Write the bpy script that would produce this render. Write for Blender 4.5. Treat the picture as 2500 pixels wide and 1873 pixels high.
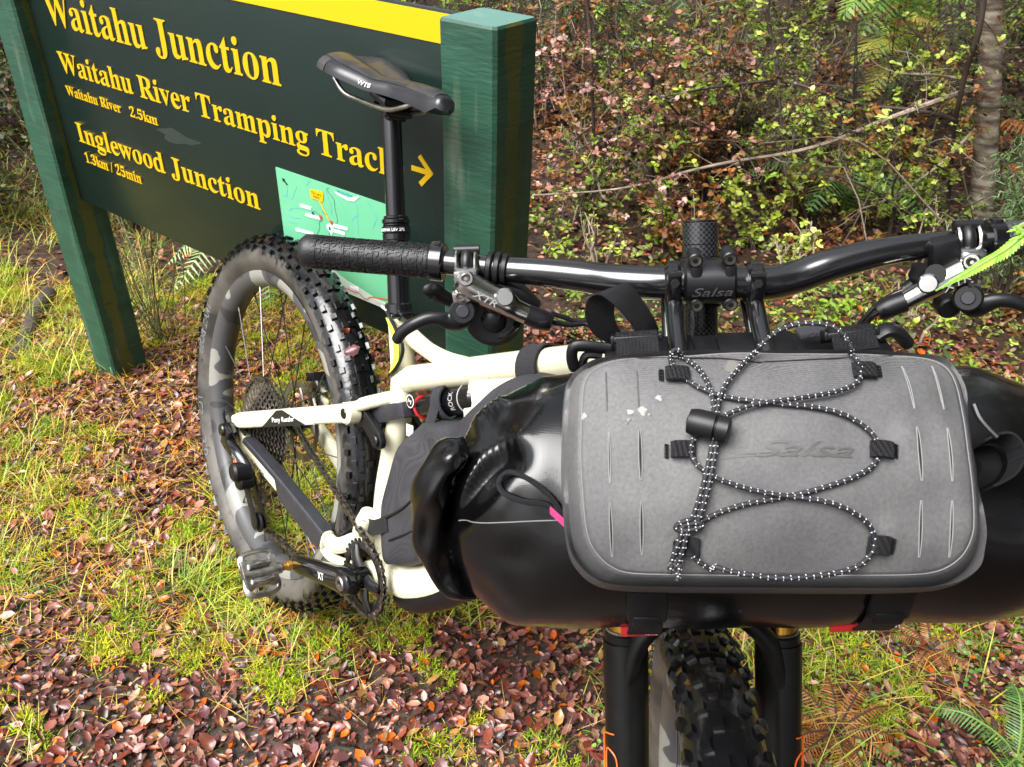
import bpy, bmesh, math, random
import numpy as np
from mathutils import Matrix, Vector
rng = np.random.default_rng(7)
random.seed(7)
for o in list(bpy.data.objects): bpy.data.objects.remove(o)
SC = bpy.context.scene
COL = SC.collection

# ------------------------------------------------------------------ camera
FPX, PITCH, ROLL, HCAM = 2089.13, 0.5928, 0.0350, 1.356
IW, IH = 2500.0, 1873.0
def _camaxes():
    cp, sp = math.cos(PITCH), math.sin(PITCH)
    fw = np.array([0, cp, -sp]); up = np.array([0, sp, cp]); rt = np.array([1.0, 0, 0])
    cr, sr = math.cos(ROLL), math.sin(ROLL)
    return cr*rt + sr*up, -sr*rt + cr*up, fw
CR, CU, CF = _camaxes()
CC = np.array([0, 0, HCAM])
cam_d = bpy.data.cameras.new('camera'); cam = bpy.data.objects.new('camera', cam_d); COL.objects.link(cam)
cam_d.sensor_fit = 'HORIZONTAL'; cam_d.sensor_width = 36.0; cam_d.lens = 36.0*FPX/IW
cam_d.dof.use_dof = True; cam_d.dof.focus_distance = 1.0; cam_d.dof.aperture_fstop = 24.0      # a phone lens: background only just soft
cam_d.clip_start = 0.02; cam_d.clip_end = 500
cam.matrix_world = Matrix(((CR[0], CU[0], -CF[0], 0), (CR[1], CU[1], -CF[1], 0), (CR[2], CU[2], -CF[2], HCAM), (0, 0, 0, 1)))
SC.camera = cam

# ------------------------------------------------------------------ sky and sun: bright overcast, open to the left
world = bpy.data.worlds.new('World'); SC.world = world; world.use_nodes = True
wn = world.node_tree.nodes; wl = world.node_tree.links
bgn = wn['Background']; bgn.inputs['Strength'].default_value = 0.06
sky = wn.new('ShaderNodeTexSky'); sky.sky_type = 'NISHITA'; sky.sun_disc = False
SUN_AZ, SUN_EL = math.radians(232), math.radians(56)      # compass: clockwise from +Y
sky.sun_elevation = SUN_EL; sky.sun_rotation = SUN_AZ; sky.dust_density = 4.0; sky.air_density = 1.0
hs = wn.new('ShaderNodeHueSaturation'); hs.inputs['Saturation'].default_value = 0.22   # cloud takes the blue out
wl.new(sky.outputs[0], hs.inputs['Color']); wl.new(hs.outputs[0], bgn.inputs['Color'])
sun_d = bpy.data.lights.new('sun', 'SUN'); sun_d.energy = 1.5; sun_d.angle = math.radians(48); sun_d.color = (1.0, 0.985, 0.965)
sun = bpy.data.objects.new('sun', sun_d); COL.objects.link(sun)
_sd = Vector((math.sin(SUN_AZ)*math.cos(SUN_EL), math.cos(SUN_AZ)*math.cos(SUN_EL), math.sin(SUN_EL)))
sun.rotation_euler = (-_sd).to_track_quat('-Z', 'Y').to_euler()
SC.view_settings.view_transform = 'Standard'; SC.view_settings.look = 'None'
SC.view_settings.gamma = 1.0; SC.view_settings.use_curve_mapping = False
SC.view_settings.exposure = 2.4
try:
    SC.cycles.max_bounces = 6; SC.cycles.diffuse_bounces = 3; SC.cycles.glossy_bounces = 3
    SC.cycles.transparent_max_bounces = 6; SC.cycles.use_denoising = True
    SC.cycles.caustics_reflective = False; SC.cycles.caustics_refractive = False
except Exception: pass

# ------------------------------------------------------------------ pixel helpers (a pixel gives a direction, a surface the distance)
def ray(px, py): return CF + CR*(px-IW/2)/FPX + CU*(IH/2-py)/FPX
def hit(px, py, P0, n):
    d = ray(px, py); return CC + d*(((np.asarray(P0)-CC)@n)/(d@n))
def ground_at(px, py): return hit(px, py, np.zeros(3), np.array([0, 0, 1.0]))
def rotx(a): c, s = math.cos(a), math.sin(a); return np.array([[1, 0, 0], [0, c, -s], [0, s, c]])
def roty(a): c, s = math.cos(a), math.sin(a); return np.array([[c, 0, s], [0, 1, 0], [-s, 0, c]])
def rotz(a): c, s = math.cos(a), math.sin(a); return np.array([[c, -s, 0], [s, c, 0], [0, 0, 1]])
def rotax(ax, a):
    ax = np.asarray(ax, float); ax = ax/np.linalg.norm(ax)
    K = np.array([[0, -ax[2], ax[1]], [ax[2], 0, -ax[0]], [-ax[1], ax[0], 0]])
    return np.eye(3) + math.sin(a)*K + (1-math.cos(a))*(K@K)
def mat4(R, t=(0, 0, 0)):
    m = Matrix.Identity(4)
    for i in range(3):
        for j in range(3): m[i][j] = float(R[i][j])
        m[i][3] = float(t[i])
    return m
# bike pose (solved from the photograph: heading, lean on the sign, steering)
R_W = 0.3643
BM = rotz(-0.9145)@rotx(-0.249)@roty(-0.0185); BT = np.array([-0.5161, 1.2604, 0.0])
HTA = math.radians(67.8); STEER = -0.7768
AXD = np.array([-math.cos(HTA), 0, math.sin(HTA)])                 # up along the steering axis
SB = np.array([0.84085, 0, 0.62539])                               # steering axis at stem height, axle frame
RS = rotax(AXD, STEER); SM = BM@RS
SBW = BM@(SB+np.array([0, 0, R_W]))+BT                             # the same point in the world
def bk(px, py, y=0.0):                                             # pixel -> bike coordinates on the plane y
    n = BM[:, 1]; P = hit(px, py, BT+BM@np.array([0, y, 0]), n); q = BM.T@(P-BT); return np.array([q[0], q[1], q[2]-R_W])
def st(px, py, F):                                                 # pixel -> steered coordinates (forward, left, up) on the plane forward = F
    n = SM[:, 0]; P = hit(px, py, SBW+n*F, n); return SM.T@(P-SBW)
def w2s(P): return SM.T@(np.asarray(P)-SBW)

# ------------------------------------------------------------------ materials
MATS = {}
def mat(name, col=(.5, .5, .5), rough=.5, metal=0., spec=.5, coat=0., noise=None, bump=None, attr=None, sss=0, trans=0, cior=1.5):
    """noise=(scale, colour2, contrast) mottles the base colour; bump=(scale, strength, kind)"""
    if name in MATS: return MATS[name]
    m = bpy.data.materials.new(name); m.use_nodes = True; nt = m.node_tree; b = nt.nodes['Principled BSDF']
    b.inputs['Base Color'].default_value = (*col, 1); b.inputs['Roughness'].default_value = rough; b.inputs['Metallic'].default_value = metal
    b.inputs['Specular IOR Level'].default_value = spec
    if coat: b.inputs['Coat Weight'].default_value = coat; b.inputs['Coat Roughness'].default_value = .08; b.inputs['Coat IOR'].default_value = cior
    tc = nt.nodes.new('ShaderNodeTexCoord')
    src = None
    if attr:
        a = nt.nodes.new('ShaderNodeAttribute'); a.attribute_name = 'Col'; src = a.outputs['Color']
        nt.links.new(src, b.inputs['Base Color'])
    if noise:
        n = nt.nodes.new('ShaderNodeTexNoise'); n.inputs['Scale'].default_value = noise[0]; n.inputs['Detail'].default_value = 5
        nt.links.new(tc.outputs['Object'], n.inputs['Vector'])
        r = nt.nodes.new('ShaderNodeValToRGB'); c = noise[2]
        r.color_ramp.elements[0].position = .5-c; r.color_ramp.elements[1].position = .5+c
        r.color_ramp.elements[0].color = (*col, 1); r.color_ramp.elements[1].color = (*noise[1], 1)
        nt.links.new(n.outputs['Fac'], r.inputs['Fac'])
        if attr:
            mx = nt.nodes.new('ShaderNodeMix'); mx.data_type = 'RGBA'; mx.blend_type = 'MULTIPLY'; mx.inputs['Factor'].default_value = 1
            nt.links.new(src, mx.inputs[6]); nt.links.new(r.outputs[0], mx.inputs[7]); nt.links.new(mx.outputs[2], b.inputs['Base Color'])
        else: nt.links.new(r.outputs[0], b.inputs['Base Color'])
    if bump:
        if bump[2] == 'noise':
            n2 = nt.nodes.new('ShaderNodeTexNoise'); n2.inputs['Scale'].default_value = bump[0]; n2.inputs['Detail'].default_value = 6; out = n2.outputs['Fac']
        elif bump[2] == 'wave':
            n2 = nt.nodes.new('ShaderNodeTexWave'); n2.inputs['Scale'].default_value = bump[0]; n2.inputs['Distortion'].default_value = .4; out = n2.outputs['Fac']
        else:
            n2 = nt.nodes.new('ShaderNodeTexVoronoi'); n2.inputs['Scale'].default_value = bump[0]; out = n2.outputs['Distance']
        nt.links.new(tc.outputs['Object'], n2.inputs['Vector'])
        bp = nt.nodes.new('ShaderNodeBump'); bp.inputs['Strength'].default_value = bump[1]; bp.inputs['Distance'].default_value = .002
        nt.links.new(out, bp.inputs['Height']); nt.links.new(bp.outputs[0], b.inputs['Normal'])
    if trans:
        b.inputs['Subsurface Weight'].default_value = 0
        tl = nt.nodes.new('ShaderNodeBsdfTranslucent'); ms = nt.nodes.new('ShaderNodeMixShader'); ms.inputs[0].default_value = trans
        bc = b.inputs['Base Color']
        if bc.is_linked: nt.links.new(bc.links[0].from_socket, tl.inputs['Color'])
        else: tl.inputs['Color'].default_value = (*col, 1)
        out = nt.nodes['Material Output']
        nt.links.new(b.outputs[0], ms.inputs[1]); nt.links.new(tl.outputs[0], ms.inputs[2]); nt.links.new(ms.outputs[0], out.inputs['Surface'])
    MATS[name] = m; return m

# ------------------------------------------------------------------ mesh helpers
def norm(v): v = np.asarray(v, float); return v/(np.linalg.norm(v)+1e-12)
class G:
    """collects shapes; build() links them as ONE mesh object"""
    def __init__(s): s.v = []; s.f = []; s.n = 0
    def add(s, v, f):
        v = np.asarray(v, float).reshape(-1, 3); s.v.append(v); s.f += [tuple(int(i)+s.n for i in q) for q in f]; s.n += len(v); return s
    def tube(s, pts, rad, n=12, cap=True, closed=False, flat=1.0, up=None):
        """sweep a circle (or an ellipse: flat scales the second axis) along pts"""
        P = np.asarray(pts, float); m = len(P); rad = np.broadcast_to(np.asarray(rad, float), (m,)); flat = np.broadcast_to(np.asarray(flat, float), (m,))
        if closed: T = np.roll(P, -1, 0)-np.roll(P, 1, 0)
        else: T = np.gradient(P, axis=0)
        T = T/(np.linalg.norm(T, axis=1)[:, None]+1e-12)
        a = np.asarray(up, float) if up is not None else (np.array([0, 0, 1.0]) if abs(T[0][2]) < .9 else np.array([1.0, 0, 0]))
        nn = norm(a-T[0]*(a@T[0])); V = []
        th = np.arange(n)*2*math.pi/n
        for i in range(m):
            nn = norm(nn-T[i]*(nn@T[i])) if up is None else norm(a-T[i]*(a@T[i]))
            bb = np.cross(T[i], nn)
            V.append(P[i]+rad[i]*(np.cos(th)[:, None]*nn+np.sin(th)[:, None]*bb*flat[i]))
        V = np.concatenate(V); F = []
        for i in range(m if closed else m-1):
            j = (i+1) % m
            for k in range(n):
                l = (k+1) % n; F.append((i*n+k, i*n+l, j*n+l, j*n+k))
        if cap and not closed: F.append(tuple(range(n-1, -1, -1))); F.append(tuple((m-1)*n+k for k in range(n)))
        return s.add(V, F)
    def lathe(s, prof, n=32, origin=(0, 0, 0), axis=(0, 1, 0), cap=True):
        """prof: (radius, distance along the axis)"""
        ax = norm(axis); t = np.array([0, 0, 1.0]) if abs(ax[2]) < .9 else np.array([1.0, 0, 0]); e1 = norm(np.cross(t, ax)); e2 = np.cross(ax, e1); o = np.asarray(origin, float)
        th = np.arange(n)*2*math.pi/n; V = []
        for r, h in prof: V.append(o+ax*h+r*(np.cos(th)[:, None]*e1+np.sin(th)[:, None]*e2))
        V = np.concatenate(V); m = len(prof); F = []
        for i in range(m-1):
            for k in range(n):
                l = (k+1) % n; F.append((i*n+k, (i+1)*n+k, (i+1)*n+l, i*n+l))
        if cap: F.append(tuple(range(n))); F.append(tuple((m-1)*n+k for k in range(n-1, -1, -1)))
        return s.add(V, F)
    def cyl(s, a, b, r, n=16, r2=None, bev=0.0):
        a = np.asarray(a, float); b = np.asarray(b, float); L = np.linalg.norm(b-a); r2 = r if r2 is None else r2
        p = [(r, 0), (r2, L)] if not bev else [(r-bev, 0), (r, bev), (r2, L-bev), (r2-bev, L)]
        return s.lathe(p, n, a, b-a)
    def box(s, c, size, R=None, bev=0.0, seg=2):
        bm = bmesh.new(); bmesh.ops.create_cube(bm, size=1.0)
        for v in bm.verts: v.co = Vector((v.co.x*size[0], v.co.y*size[1], v.co.z*size[2]))
        if bev: bmesh.ops.bevel(bm, geom=bm.edges[:], offset=bev, segments=seg, affect='EDGES', profile=.5)
        bm.verts.index_update()
        V = np.array([v.co[:] for v in bm.verts]); F = [[v.index for v in f.verts] for f in bm.faces]; bm.free()
        if R is not None: V = V@np.asarray(R).T
        return s.add(V+np.asarray(c, float), F)
    def prism(s, poly, c, e1, e2, thick, bev=0.0):
        """2D outline poly in the frame (e1, e2) at c, extruded by thick along e1 x e2 (centred)"""
        e1 = norm(e1); e2 = norm(np.asarray(e2)-e1*(np.asarray(e2)@e1)); e3 = np.cross(e1, e2); c = np.asarray(c, float)
        bm = bmesh.new()
        lo = [bm.verts.new(Vector(c+e1*p[0]+e2*p[1]-e3*thick/2)) for p in poly]; hi = [bm.verts.new(Vector(c+e1*p[0]+e2*p[1]+e3*thick/2)) for p in poly]
        k = len(poly); bm.faces.new(lo[::-1]); bm.faces.new(hi)
        for i in range(k): j = (i+1) % k; bm.faces.new((lo[i], lo[j], hi[j], hi[i]))
        bmesh.ops.recalc_face_normals(bm, faces=bm.faces[:])
        if bev:
            es = [e for e in bm.edges if e.is_manifold and e.calc_face_angle() > .5]
            bmesh.ops.bevel(bm, geom=es, offset=bev, segments=2, affect='EDGES', profile=.5)
        bmesh.ops.triangulate(bm, faces=[f for f in bm.faces if len(f.verts) > 4])
        bm.verts.index_update()
        V = np.array([v.co[:] for v in bm.verts]); F = [[v.index for v in f.verts] for f in bm.faces]; bm.free()
        return s.add(V, F)
    def ball(s, c, r, n=12, sc=(1, 1, 1)):
        prof = [(max(1e-5, math.sin(t)), -math.cos(t)) for t in np.linspace(0.02, math.pi-.02, n//2+2)]
        g = G(); g.lathe(prof, n, (0, 0, 0), (0, 0, 1)); V = g.v[0]*np.asarray(sc)*r+np.asarray(c); return s.add(V, g.f)
    def build(s, name, m, parent=None, local=None, smooth=38):
        V = np.concatenate(s.v) if s.v else np.zeros((0, 3))
        me = bpy.data.meshes.new(name); me.from_pydata(V.tolist(), [], s.f); me.validate()
        bm = bmesh.new(); bm.from_mesh(me); bmesh.ops.recalc_face_normals(bm, faces=bm.faces[:]); bm.to_mesh(me); bm.free()
        if smooth: me.shade_smooth(); me.set_sharp_from_angle(angle=math.radians(smooth))
        if m is not None: me.materials.append(m)
        return link(name, me, parent, local)
def link(name, me, parent=None, local=None):
    o = bpy.data.objects.new(name, me); COL.objects.link(o)
    if parent is not None: o.parent = parent
    if local is not None: o.matrix_local = local
    return o
def thing(name, label, cat, M=None, group=None):
    o = bpy.data.objects.new(name, None); COL.objects.link(o); o.empty_display_size = .05
    if M is not None: o.matrix_world = M
    return tag(o, label, cat, group)
def tag(o, label=None, cat=None, group=None, kind=None):
    if label: o['label'] = label
    if cat: o['category'] = cat
    if group: o['group'] = group
    if kind: o['kind'] = kind
    return o
def fastmesh(name, V, F, m, cols=None, parent=None, smooth=False):
    """big mesh from arrays: V (n,3), F (k,3 or 4), cols per vertex"""
    V = np.asarray(V, np.float32); F = np.asarray(F, np.int32); k = F.shape[1]
    me = bpy.data.meshes.new(name); me.vertices.add(len(V)); me.vertices.foreach_set('co', V.ravel())
    me.loops.add(F.size); me.loops.foreach_set('vertex_index', F.ravel())
    me.polygons.add(len(F)); me.polygons.foreach_set('loop_start', np.arange(len(F), dtype=np.int32)*k)
    try: me.polygons.foreach_set('loop_total', np.full(len(F), k, np.int32))
    except Exception: pass
    me.update(calc_edges=True); me.validate()
    if cols is not None:
        at = me.color_attributes.new('Col', 'FLOAT_COLOR', 'POINT')
        c = np.ones((len(V), 4), np.float32); c[:, :3] = cols; at.data.foreach_set('color', c.ravel())
    if smooth: me.shade_smooth()
    me.materials.append(m)
    return link(name, me, parent)
def spline(pts, n=40, closed=False):
    """Catmull-Rom through pts"""
    P = np.asarray(pts, float); m = len(P)
    if closed: Q = np.concatenate([P[-1:], P, P[:2]]); seg = m
    else: Q = np.concatenate([2*P[:1]-P[1:2], P, 2*P[-1:]-P[-2:-1]]); seg = m-1
    out = []
    t = np.linspace(0, seg, n, endpoint=not closed)
    for x in t:
        i = min(int(x), seg-1); u = x-i; a, b, c, d = Q[i:i+4]
        out.append(.5*((2*b)+(-a+c)*u+(2*a-5*b+4*c-d)*u*u+(-a+3*b-3*c+d)*u**3))
    return np.array(out)
def serif(s):
    r = ''
    for ch in s:
        if 'A' <= ch <= 'Z': r += chr(0x1D400+ord(ch)-65)
        elif 'a' <= ch <= 'z': r += chr(0x1D41A+ord(ch)-97)
        elif '0' <= ch <= '9': r += chr(0x1D7CE+ord(ch)-48)
        else: r += ch
    return r
def textv(s, depth=0.0, shear=0.0):
    """text as vertices and faces, lower left near the origin, 1 unit = font size; depth in the same unit"""
    c = bpy.data.curves.new('t', 'FONT'); c.body = s; c.extrude = depth/2; c.shear = shear; c.resolution_u = 4
    o = bpy.data.objects.new('t', c); COL.objects.link(o)
    dg = bpy.context.evaluated_depsgraph_get(); me = bpy.data.meshes.new_from_object(o.evaluated_get(dg))
    V = np.array([v.co[:] for v in me.vertices]).reshape(-1, 3); F = [tuple(p.vertices) for p in me.polygons]
    bpy.data.objects.remove(o); bpy.data.curves.remove(c); bpy.data.meshes.remove(me)
    return V, F
def text(name, s, m, parent, o, ex, ey, x0, x1, capz, depth=.001, shear=0.0, fn=None, local=None, cap=.69, g=None):
    """letters set between x0 and x1 along ex, cap height capz along ey, from o; fn bends them onto a surface"""
    V, F = textv(s, .02, shear)
    if not len(V): return None
    mn, mx = V[:, 0].min(), V[:, 0].max()
    X = x0+(V[:, 0]-mn)/(mx-mn)*(x1-x0); Y = V[:, 1]/cap*capz; Z = np.where(V[:, 2] > 0, depth, 0.0)
    ex = np.asarray(ex, float); ey = np.asarray(ey, float); ez = np.cross(ex, ey)
    if fn: P = np.array([fn(a, b, c) for a, b, c in zip(X, Y, Z)])
    else: P = np.asarray(o, float)+X[:, None]*ex+Y[:, None]*ey+Z[:, None]*ez
    if g is not None: return g.add(P, F)
    return G().add(P, F).build(name, m, parent, local, smooth=0)
# ================================================================== the track sign (leaned on by the bike)
SYAW = -0.6140; SL0 = np.array([-1.0965, 1.9481, 0.0]); SW, SLEN, STOP, SBOT, SDEP = .1003, 1.1952, 1.113, .5235, .0366
SU = np.array([math.cos(SYAW), math.sin(SYAW), 0]); SN = np.array([math.sin(SYAW), -math.cos(SYAW), 0])
def bd(px, py):                                     # pixel -> (along, height) on the front of the board
    P = hit(px, py, SL0-SN*SDEP, SN); return np.array([(P-SL0)@SU, P[2]])

def post_material():
    m = bpy.data.materials.new('green_stained_timber'); m.use_nodes = True; nt = m.node_tree; b = nt.nodes['Principled BSDF']; N = nt.nodes.new; L = nt.links.new
    tc = N('ShaderNodeTexCoord'); geo = N('ShaderNodeNewGeometry')
    def noise(scale, sx, sy, sz, detail=6, rot=0.0):
        mp = N('ShaderNodeMapping'); mp.inputs['Scale'].default_value = (sx, sy, sz); mp.inputs['Rotation'].default_value = (rot, rot, 0)
        L(tc.outputs['Object'], mp.inputs['Vector']); n = N('ShaderNodeTexNoise'); n.inputs['Scale'].default_value = scale; n.inputs['Detail'].default_value = detail
        L(mp.outputs[0], n.inputs['Vector']); return n.outputs['Fac']
    def ramp(fac, p0, c0, p1, c1):
        r = N('ShaderNodeValToRGB'); e = r.color_ramp.elements; e[0].position = p0; e[0].color = (*c0, 1); e[1].position = p1; e[1].color = (*c1, 1); L(fac, r.inputs[0]); return r.outputs[0]
    def mix(f, a, c):
        x = N('ShaderNodeMix'); x.data_type = 'RGBA'; L(f, x.inputs[0]); L(a, x.inputs[6])
        if isinstance(c, tuple): x.inputs[7].default_value = (*c, 1)
        else: L(c, x.inputs[7])
        return x.outputs[2]
    base = ramp(noise(7, 1, 1, 3.5), .30, (.007, .040, .022), .70, (.013, .066, .038))
    saw = ramp(noise(13, 1, 1, 11, detail=9, rot=.10), .52, (0, 0, 0), .80, (.55, .55, .55))
    c = mix(saw, base, (.036, .100, .066))                                        # pale cross-grain saw marks
    pal = ramp(noise(9, 3.5, 3.5, .55), .56, (0, 0, 0), .74, (.65, .65, .65))
    c = mix(pal, c, (.105, .138, .098))                                           # worn vertical streaks
    # damp yellow-green algae stripe down the middle of the end faces
    sp = N('ShaderNodeSeparateXYZ'); L(tc.outputs['Object'], sp.inputs[0]); sn = N('ShaderNodeSeparateXYZ'); L(geo.outputs['True Normal'], sn.inputs[0])
    def mth(op, a, b_=None, c_=None):
        q = N('ShaderNodeMath'); q.operation = op
        for i, v in enumerate((a, b_, c_)):
            if v is None: continue
            if isinstance(v, (int, float)): q.inputs[i].default_value = v
            else: L(v, q.inputs[i])
        return q.outputs[0]
    d = mth('ABSOLUTE', mth('SUBTRACT', sp.outputs[1], .043))
    wob = mth('MULTIPLY', noise(14, 1, 1, 1), .038)
    stripe = mth('LESS_THAN', d, mth('SUBTRACT', wob, .002))
    at = N('ShaderNodeAttribute'); at.attribute_type = 'OBJECT'; at.attribute_name = 'algae'
    tn = N('ShaderNodeVectorTransform'); tn.vector_type = 'NORMAL'; tn.convert_from = 'WORLD'; tn.convert_to = 'OBJECT'; L(geo.outputs['True Normal'], tn.inputs[0])
    s2 = N('ShaderNodeSeparateXYZ'); L(tn.outputs[0], s2.inputs[0])
    face = mth('GREATER_THAN', s2.outputs[0], .8)
    br = mth('MULTIPLY', mth('MULTIPLY', stripe, face), mth('GREATER_THAN', noise(3.5, 1, 1, 1.6), .36))
    c = mix(mth('MULTIPLY', br, .75), c, (.070, .074, .006))
    c = mix(ramp(noise(5, 1, 1, .8), .55, (0, 0, 0), .75, (.7, .7, .7)), c, (.012, .026, .016))
    top = mth('GREATER_THAN', s2.outputs[2], .8)
    c = mix(mth('MULTIPLY', top, .5), c, (.14, .27, .25))  # paler top: weathering, with sky light painted into the colour
    L(c, b.inputs['Base Color']); b.inputs['Roughness'].default_value = .55
    bp = N('ShaderNodeBump'); bp.inputs['Strength'].default_value = .5; bp.inputs['Distance'].default_value = .002
    L(noise(40, 1, 1, 5, rot=.1), bp.inputs['Height']); L(bp.outputs[0], b.inputs['Normal'])
    return m
M_post = post_material()
M_board = mat('dark_green_painted_board', (.0060, .0135, .0110), .22, spec=.35, noise=(5, (.0075, .0165, .0135), .2), bump=(60, .03, 'noise'))
M_yel = mat('yellow_sign_paint', (.52, .325, .0), .42)
M_yelband = mat('yellow_band_paint', (.53, .36, .0), .4)
M_map = mat('mint_map_print', (.105, .37, .20), .3, noise=(7, (.13, .41, .24), .15))
M_mappale = mat('pale_map_print', (.45, .56, .48), .3)
M_white = mat('white_print', (.82, .80, .84), .35)
M_red = mat('red_print', (.62, .045, .03), .35)
M_pink = mat('pink_print', (.75, .28, .34), .4)
M_river = mat('blue_green_print', (.06, .42, .44), .35)
M_navy = mat('dark_blue_print', (.01, .05, .16), .35)
M_blue = mat('blue_print', (.02, .22, .42), .35)
M_track = mat('dark_track_print', (.03, .12, .08), .35)
M_black = mat('black_print', (.008, .012, .01), .35)
M_grime = mat('grey_scuff', (.014, .021, .018), .6, noise=(40, (.009, .016, .013), .2))

sign = thing('track_sign', 'dark green track direction sign with yellow lettering between two green timber posts', 'sign', mat4(rotz(SYAW), SL0))
def post(x0):
    g = G(); z0, z1 = -.35, STOP
    g.box((x0+SW/2, SW/2, (z0+z1)/2), (SW, SW, z1-z0), bev=.0035, seg=2)
    # rough sawn: slightly wandering edges
    V = g.v[0]; V[:, 0] += .0012*np.sin(V[:, 2]*9+x0); 
    return g.build('post', M_post, sign)
for x0 in (-SW, SLEN):
    # subdivide so the edges can wander and the top is not perfectly flat
    g = G(); zs = np.concatenate([np.linspace(-.35, STOP-.004, 24), [STOP]])
    ring = []
    b = .005
    for z in zs:
        s_ = .0025 if z == STOP else 0
        w = .0014*np.array([math.sin(z*11+x0*3), math.cos(z*7+x0)])
        cs = []
        for cx, cy in ((0, 0), (SW, 0), (SW, SW), (0, SW)):
            sx = 1 if cx == 0 else -1; sy = 1 if cy == 0 else -1
            a1 = (x0+cx+sx*(b+s_)+w[0], cy+sy*s_+w[1]); a2 = (x0+cx+sx*s_+w[0], cy+sy*(b+s_)+w[1])
            cs += [a2, a1] if (cx, cy) in ((0, 0), (SW, SW)) else [a1, a2]
        ring.append([(p[0], p[1], z) for p in cs])
    V = np.array(ring).reshape(-1, 3); F = []
    for i in range(len(zs)-1):
        for k in range(8): F.append((i*8+k, i*8+(k+1) % 8, (i+1)*8+(k+1) % 8, (i+1)*8+k))
    F.append(tuple((len(zs)-1)*8+k for k in range(8))); F.append(tuple(range(7, -1, -1)))
    g.add(V, F); g.build('post', M_post, sign, smooth=25)
g = G(); g.box((SLEN/2, SDEP+.009, (SBOT+STOP-.001)/2), (SLEN+.03, .018, STOP-.001-SBOT), bev=.0012)
board = g.build('board', M_board, sign)
YF = SDEP-.0004
def plate(name, poly, y, m, parent, thick=.0006):
    return G().prism([(p[0], p[1]) for p in poly], (0, y, 0), (1, 0, 0), (0, 0, 1), thick).build(name, m, parent, smooth=0)
plate('yellow_band', [(.001, 1.068), (SLEN-.001, 1.068), (SLEN-.001, STOP-.003), (.001, STOP-.003)], SDEP-.0008, M_yelband, board, .0014)
for s_, zb, cz, xa, xb in (('Waitahu Junction', .9415, .0655, .066, .805), ('Waitahu River Tramping Track', .8405, .0448, .0675, 1.068),
                           ('Waitahu River', .7900, .0212, .0668, .2750), ('2.5km', .7900, .0212, .3070, .4023), ('Inglewood Junction', .6850, .0445, .0675, .6975), ('1.3km / 25min', .6370, .0240, .0745, .2930)):
    text('lettering', serif(s_), M_yel, board, (0, SDEP-.0002, zb), (1, 0, 0), (0, 0, 1), xa, xb, cz, depth=.0016)
g = G(); hw = .0042
for a, b_ in (((1.1024, .8665), (1.1425, .8668)), ((1.1205, .8905), (1.1437, .8668)), ((1.1205, .8430), (1.1437, .8668))):
    a = np.array(a); b_ = np.array(b_); d = (b_-a)/np.linalg.norm(b_-a); q = np.array([-d[1], d[0]])*hw
    g.prism([a-q, b_+d*hw*.6-q, b_+d*hw*.6+q, a+q], (0, SDEP-.0008-.0002*len(g.v), 0), (1, 0, 0), (0, 0, 1), .0016)
g.build('arrow', M_yel, board, smooth=0)
# scuffed patch where an entry was scraped off
poly = [(.415+.062*math.cos(t)*(1+.25*math.sin(5*t)), .778+.013*math.sin(t)*(1+.4*math.cos(3*t))-.12*.062*math.cos(t)*0) for t in np.linspace(0, 6.28, 28)[:-1]]
plate('scraped_patch', [(p[0]+.05, p[1]) for p in poly], SDEP-.0002, M_grime, board, .0004)
# map panel
MX0, MX1, MZ0, MZ1 = .7616, 1.058, .579, .787
mp = plate('map_panel', [(MX0, MZ0), (MX1, MZ0), (MX1, MZ1), (MX0, MZ1)], SDEP-.0012, M_map, sign, .0024)
MY = SDEP-.0028
def zpx(zx, zy): return bd(600+zx*.18108, 350+zy*.18108)
def zline(pts, w, m, y=MY, n=30, name='map_line', parent=mp, conv=zpx):
    P = spline([conv(*p) for p in pts], n); g = G(); V = []; 
    T = np.gradient(P, axis=0); T /= np.linalg.norm(T, axis=1)[:, None]; Q = np.stack([-T[:, 1], T[:, 0]], 1)*w/2
    for p, q in zip(P, Q): V += [(p[0]-q[0], y, p[1]-q[1]), (p[0]+q[0], y, p[1]+q[1])]
    return V, [(2*i, 2*i+1, 2*i+3, 2*i+2) for i in range(len(P)-1)]
g = G()
for pts in (((570, 585), (565, 700), (500, 690)), ((700, 580), (660, 680), (640, 745), (565, 710)), ((880, 490), (830, 570)), ((1090, 620), (1130, 740), (1170, 860), (1165, 950)), ((1250, 720), (1300, 800), (1350, 900)), ((1480, 800), (1520, 880), (1525, 1060), (1530, 1220)), ((1650, 770), (1720, 900), (1790, 1000), (1870, 1140)), ((1780, 1010), (1750, 1080), (1720, 1150)), ((600, 910), (640, 870), (740, 870), (880, 900)), ((580, 970), (680, 1000), (760, 1000)), ((560, 1150), (600, 1220)), ((1440, 1040), (1480, 990), (1530, 960)), ((590, 1050), (650, 1060), (700, 1080))):
    V, F = zline(pts, .0009, None, n=14); G().add(V, F).build('stream', M_river, mp, smooth=0)
g = G()
for pts in (((1140, 600), (1105, 610), (1150, 680), (1205, 760), (1215, 860), (1235, 950), (1252, 1040), (1230, 1080), (1175, 1060)), ((930, 905), (1020, 970), (1048, 1030), (1005, 1060), (1010, 1150), (960, 1240)), ((1045, 905), (1090, 960), (1170, 1060)), ((1172, 1080), (1150, 1160), (1135, 1250))):
    V, F = zline(pts, .0009, None, y=MY-.0001); g.add(V, F)
g.build('track_line', M_track, mp, smooth=0)
def mplate(name, zp, y, m, conv=zpx): return plate(name, [conv(*p) for p in zp], y, m, mp, .0003)
mplate('lake', [(1205, 640), (1250, 690), (1400, 770), (1480, 780), (1550, 720), (1545, 700), (1400, 730), (1290, 670)], MY-.0002, M_mappale)
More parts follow.
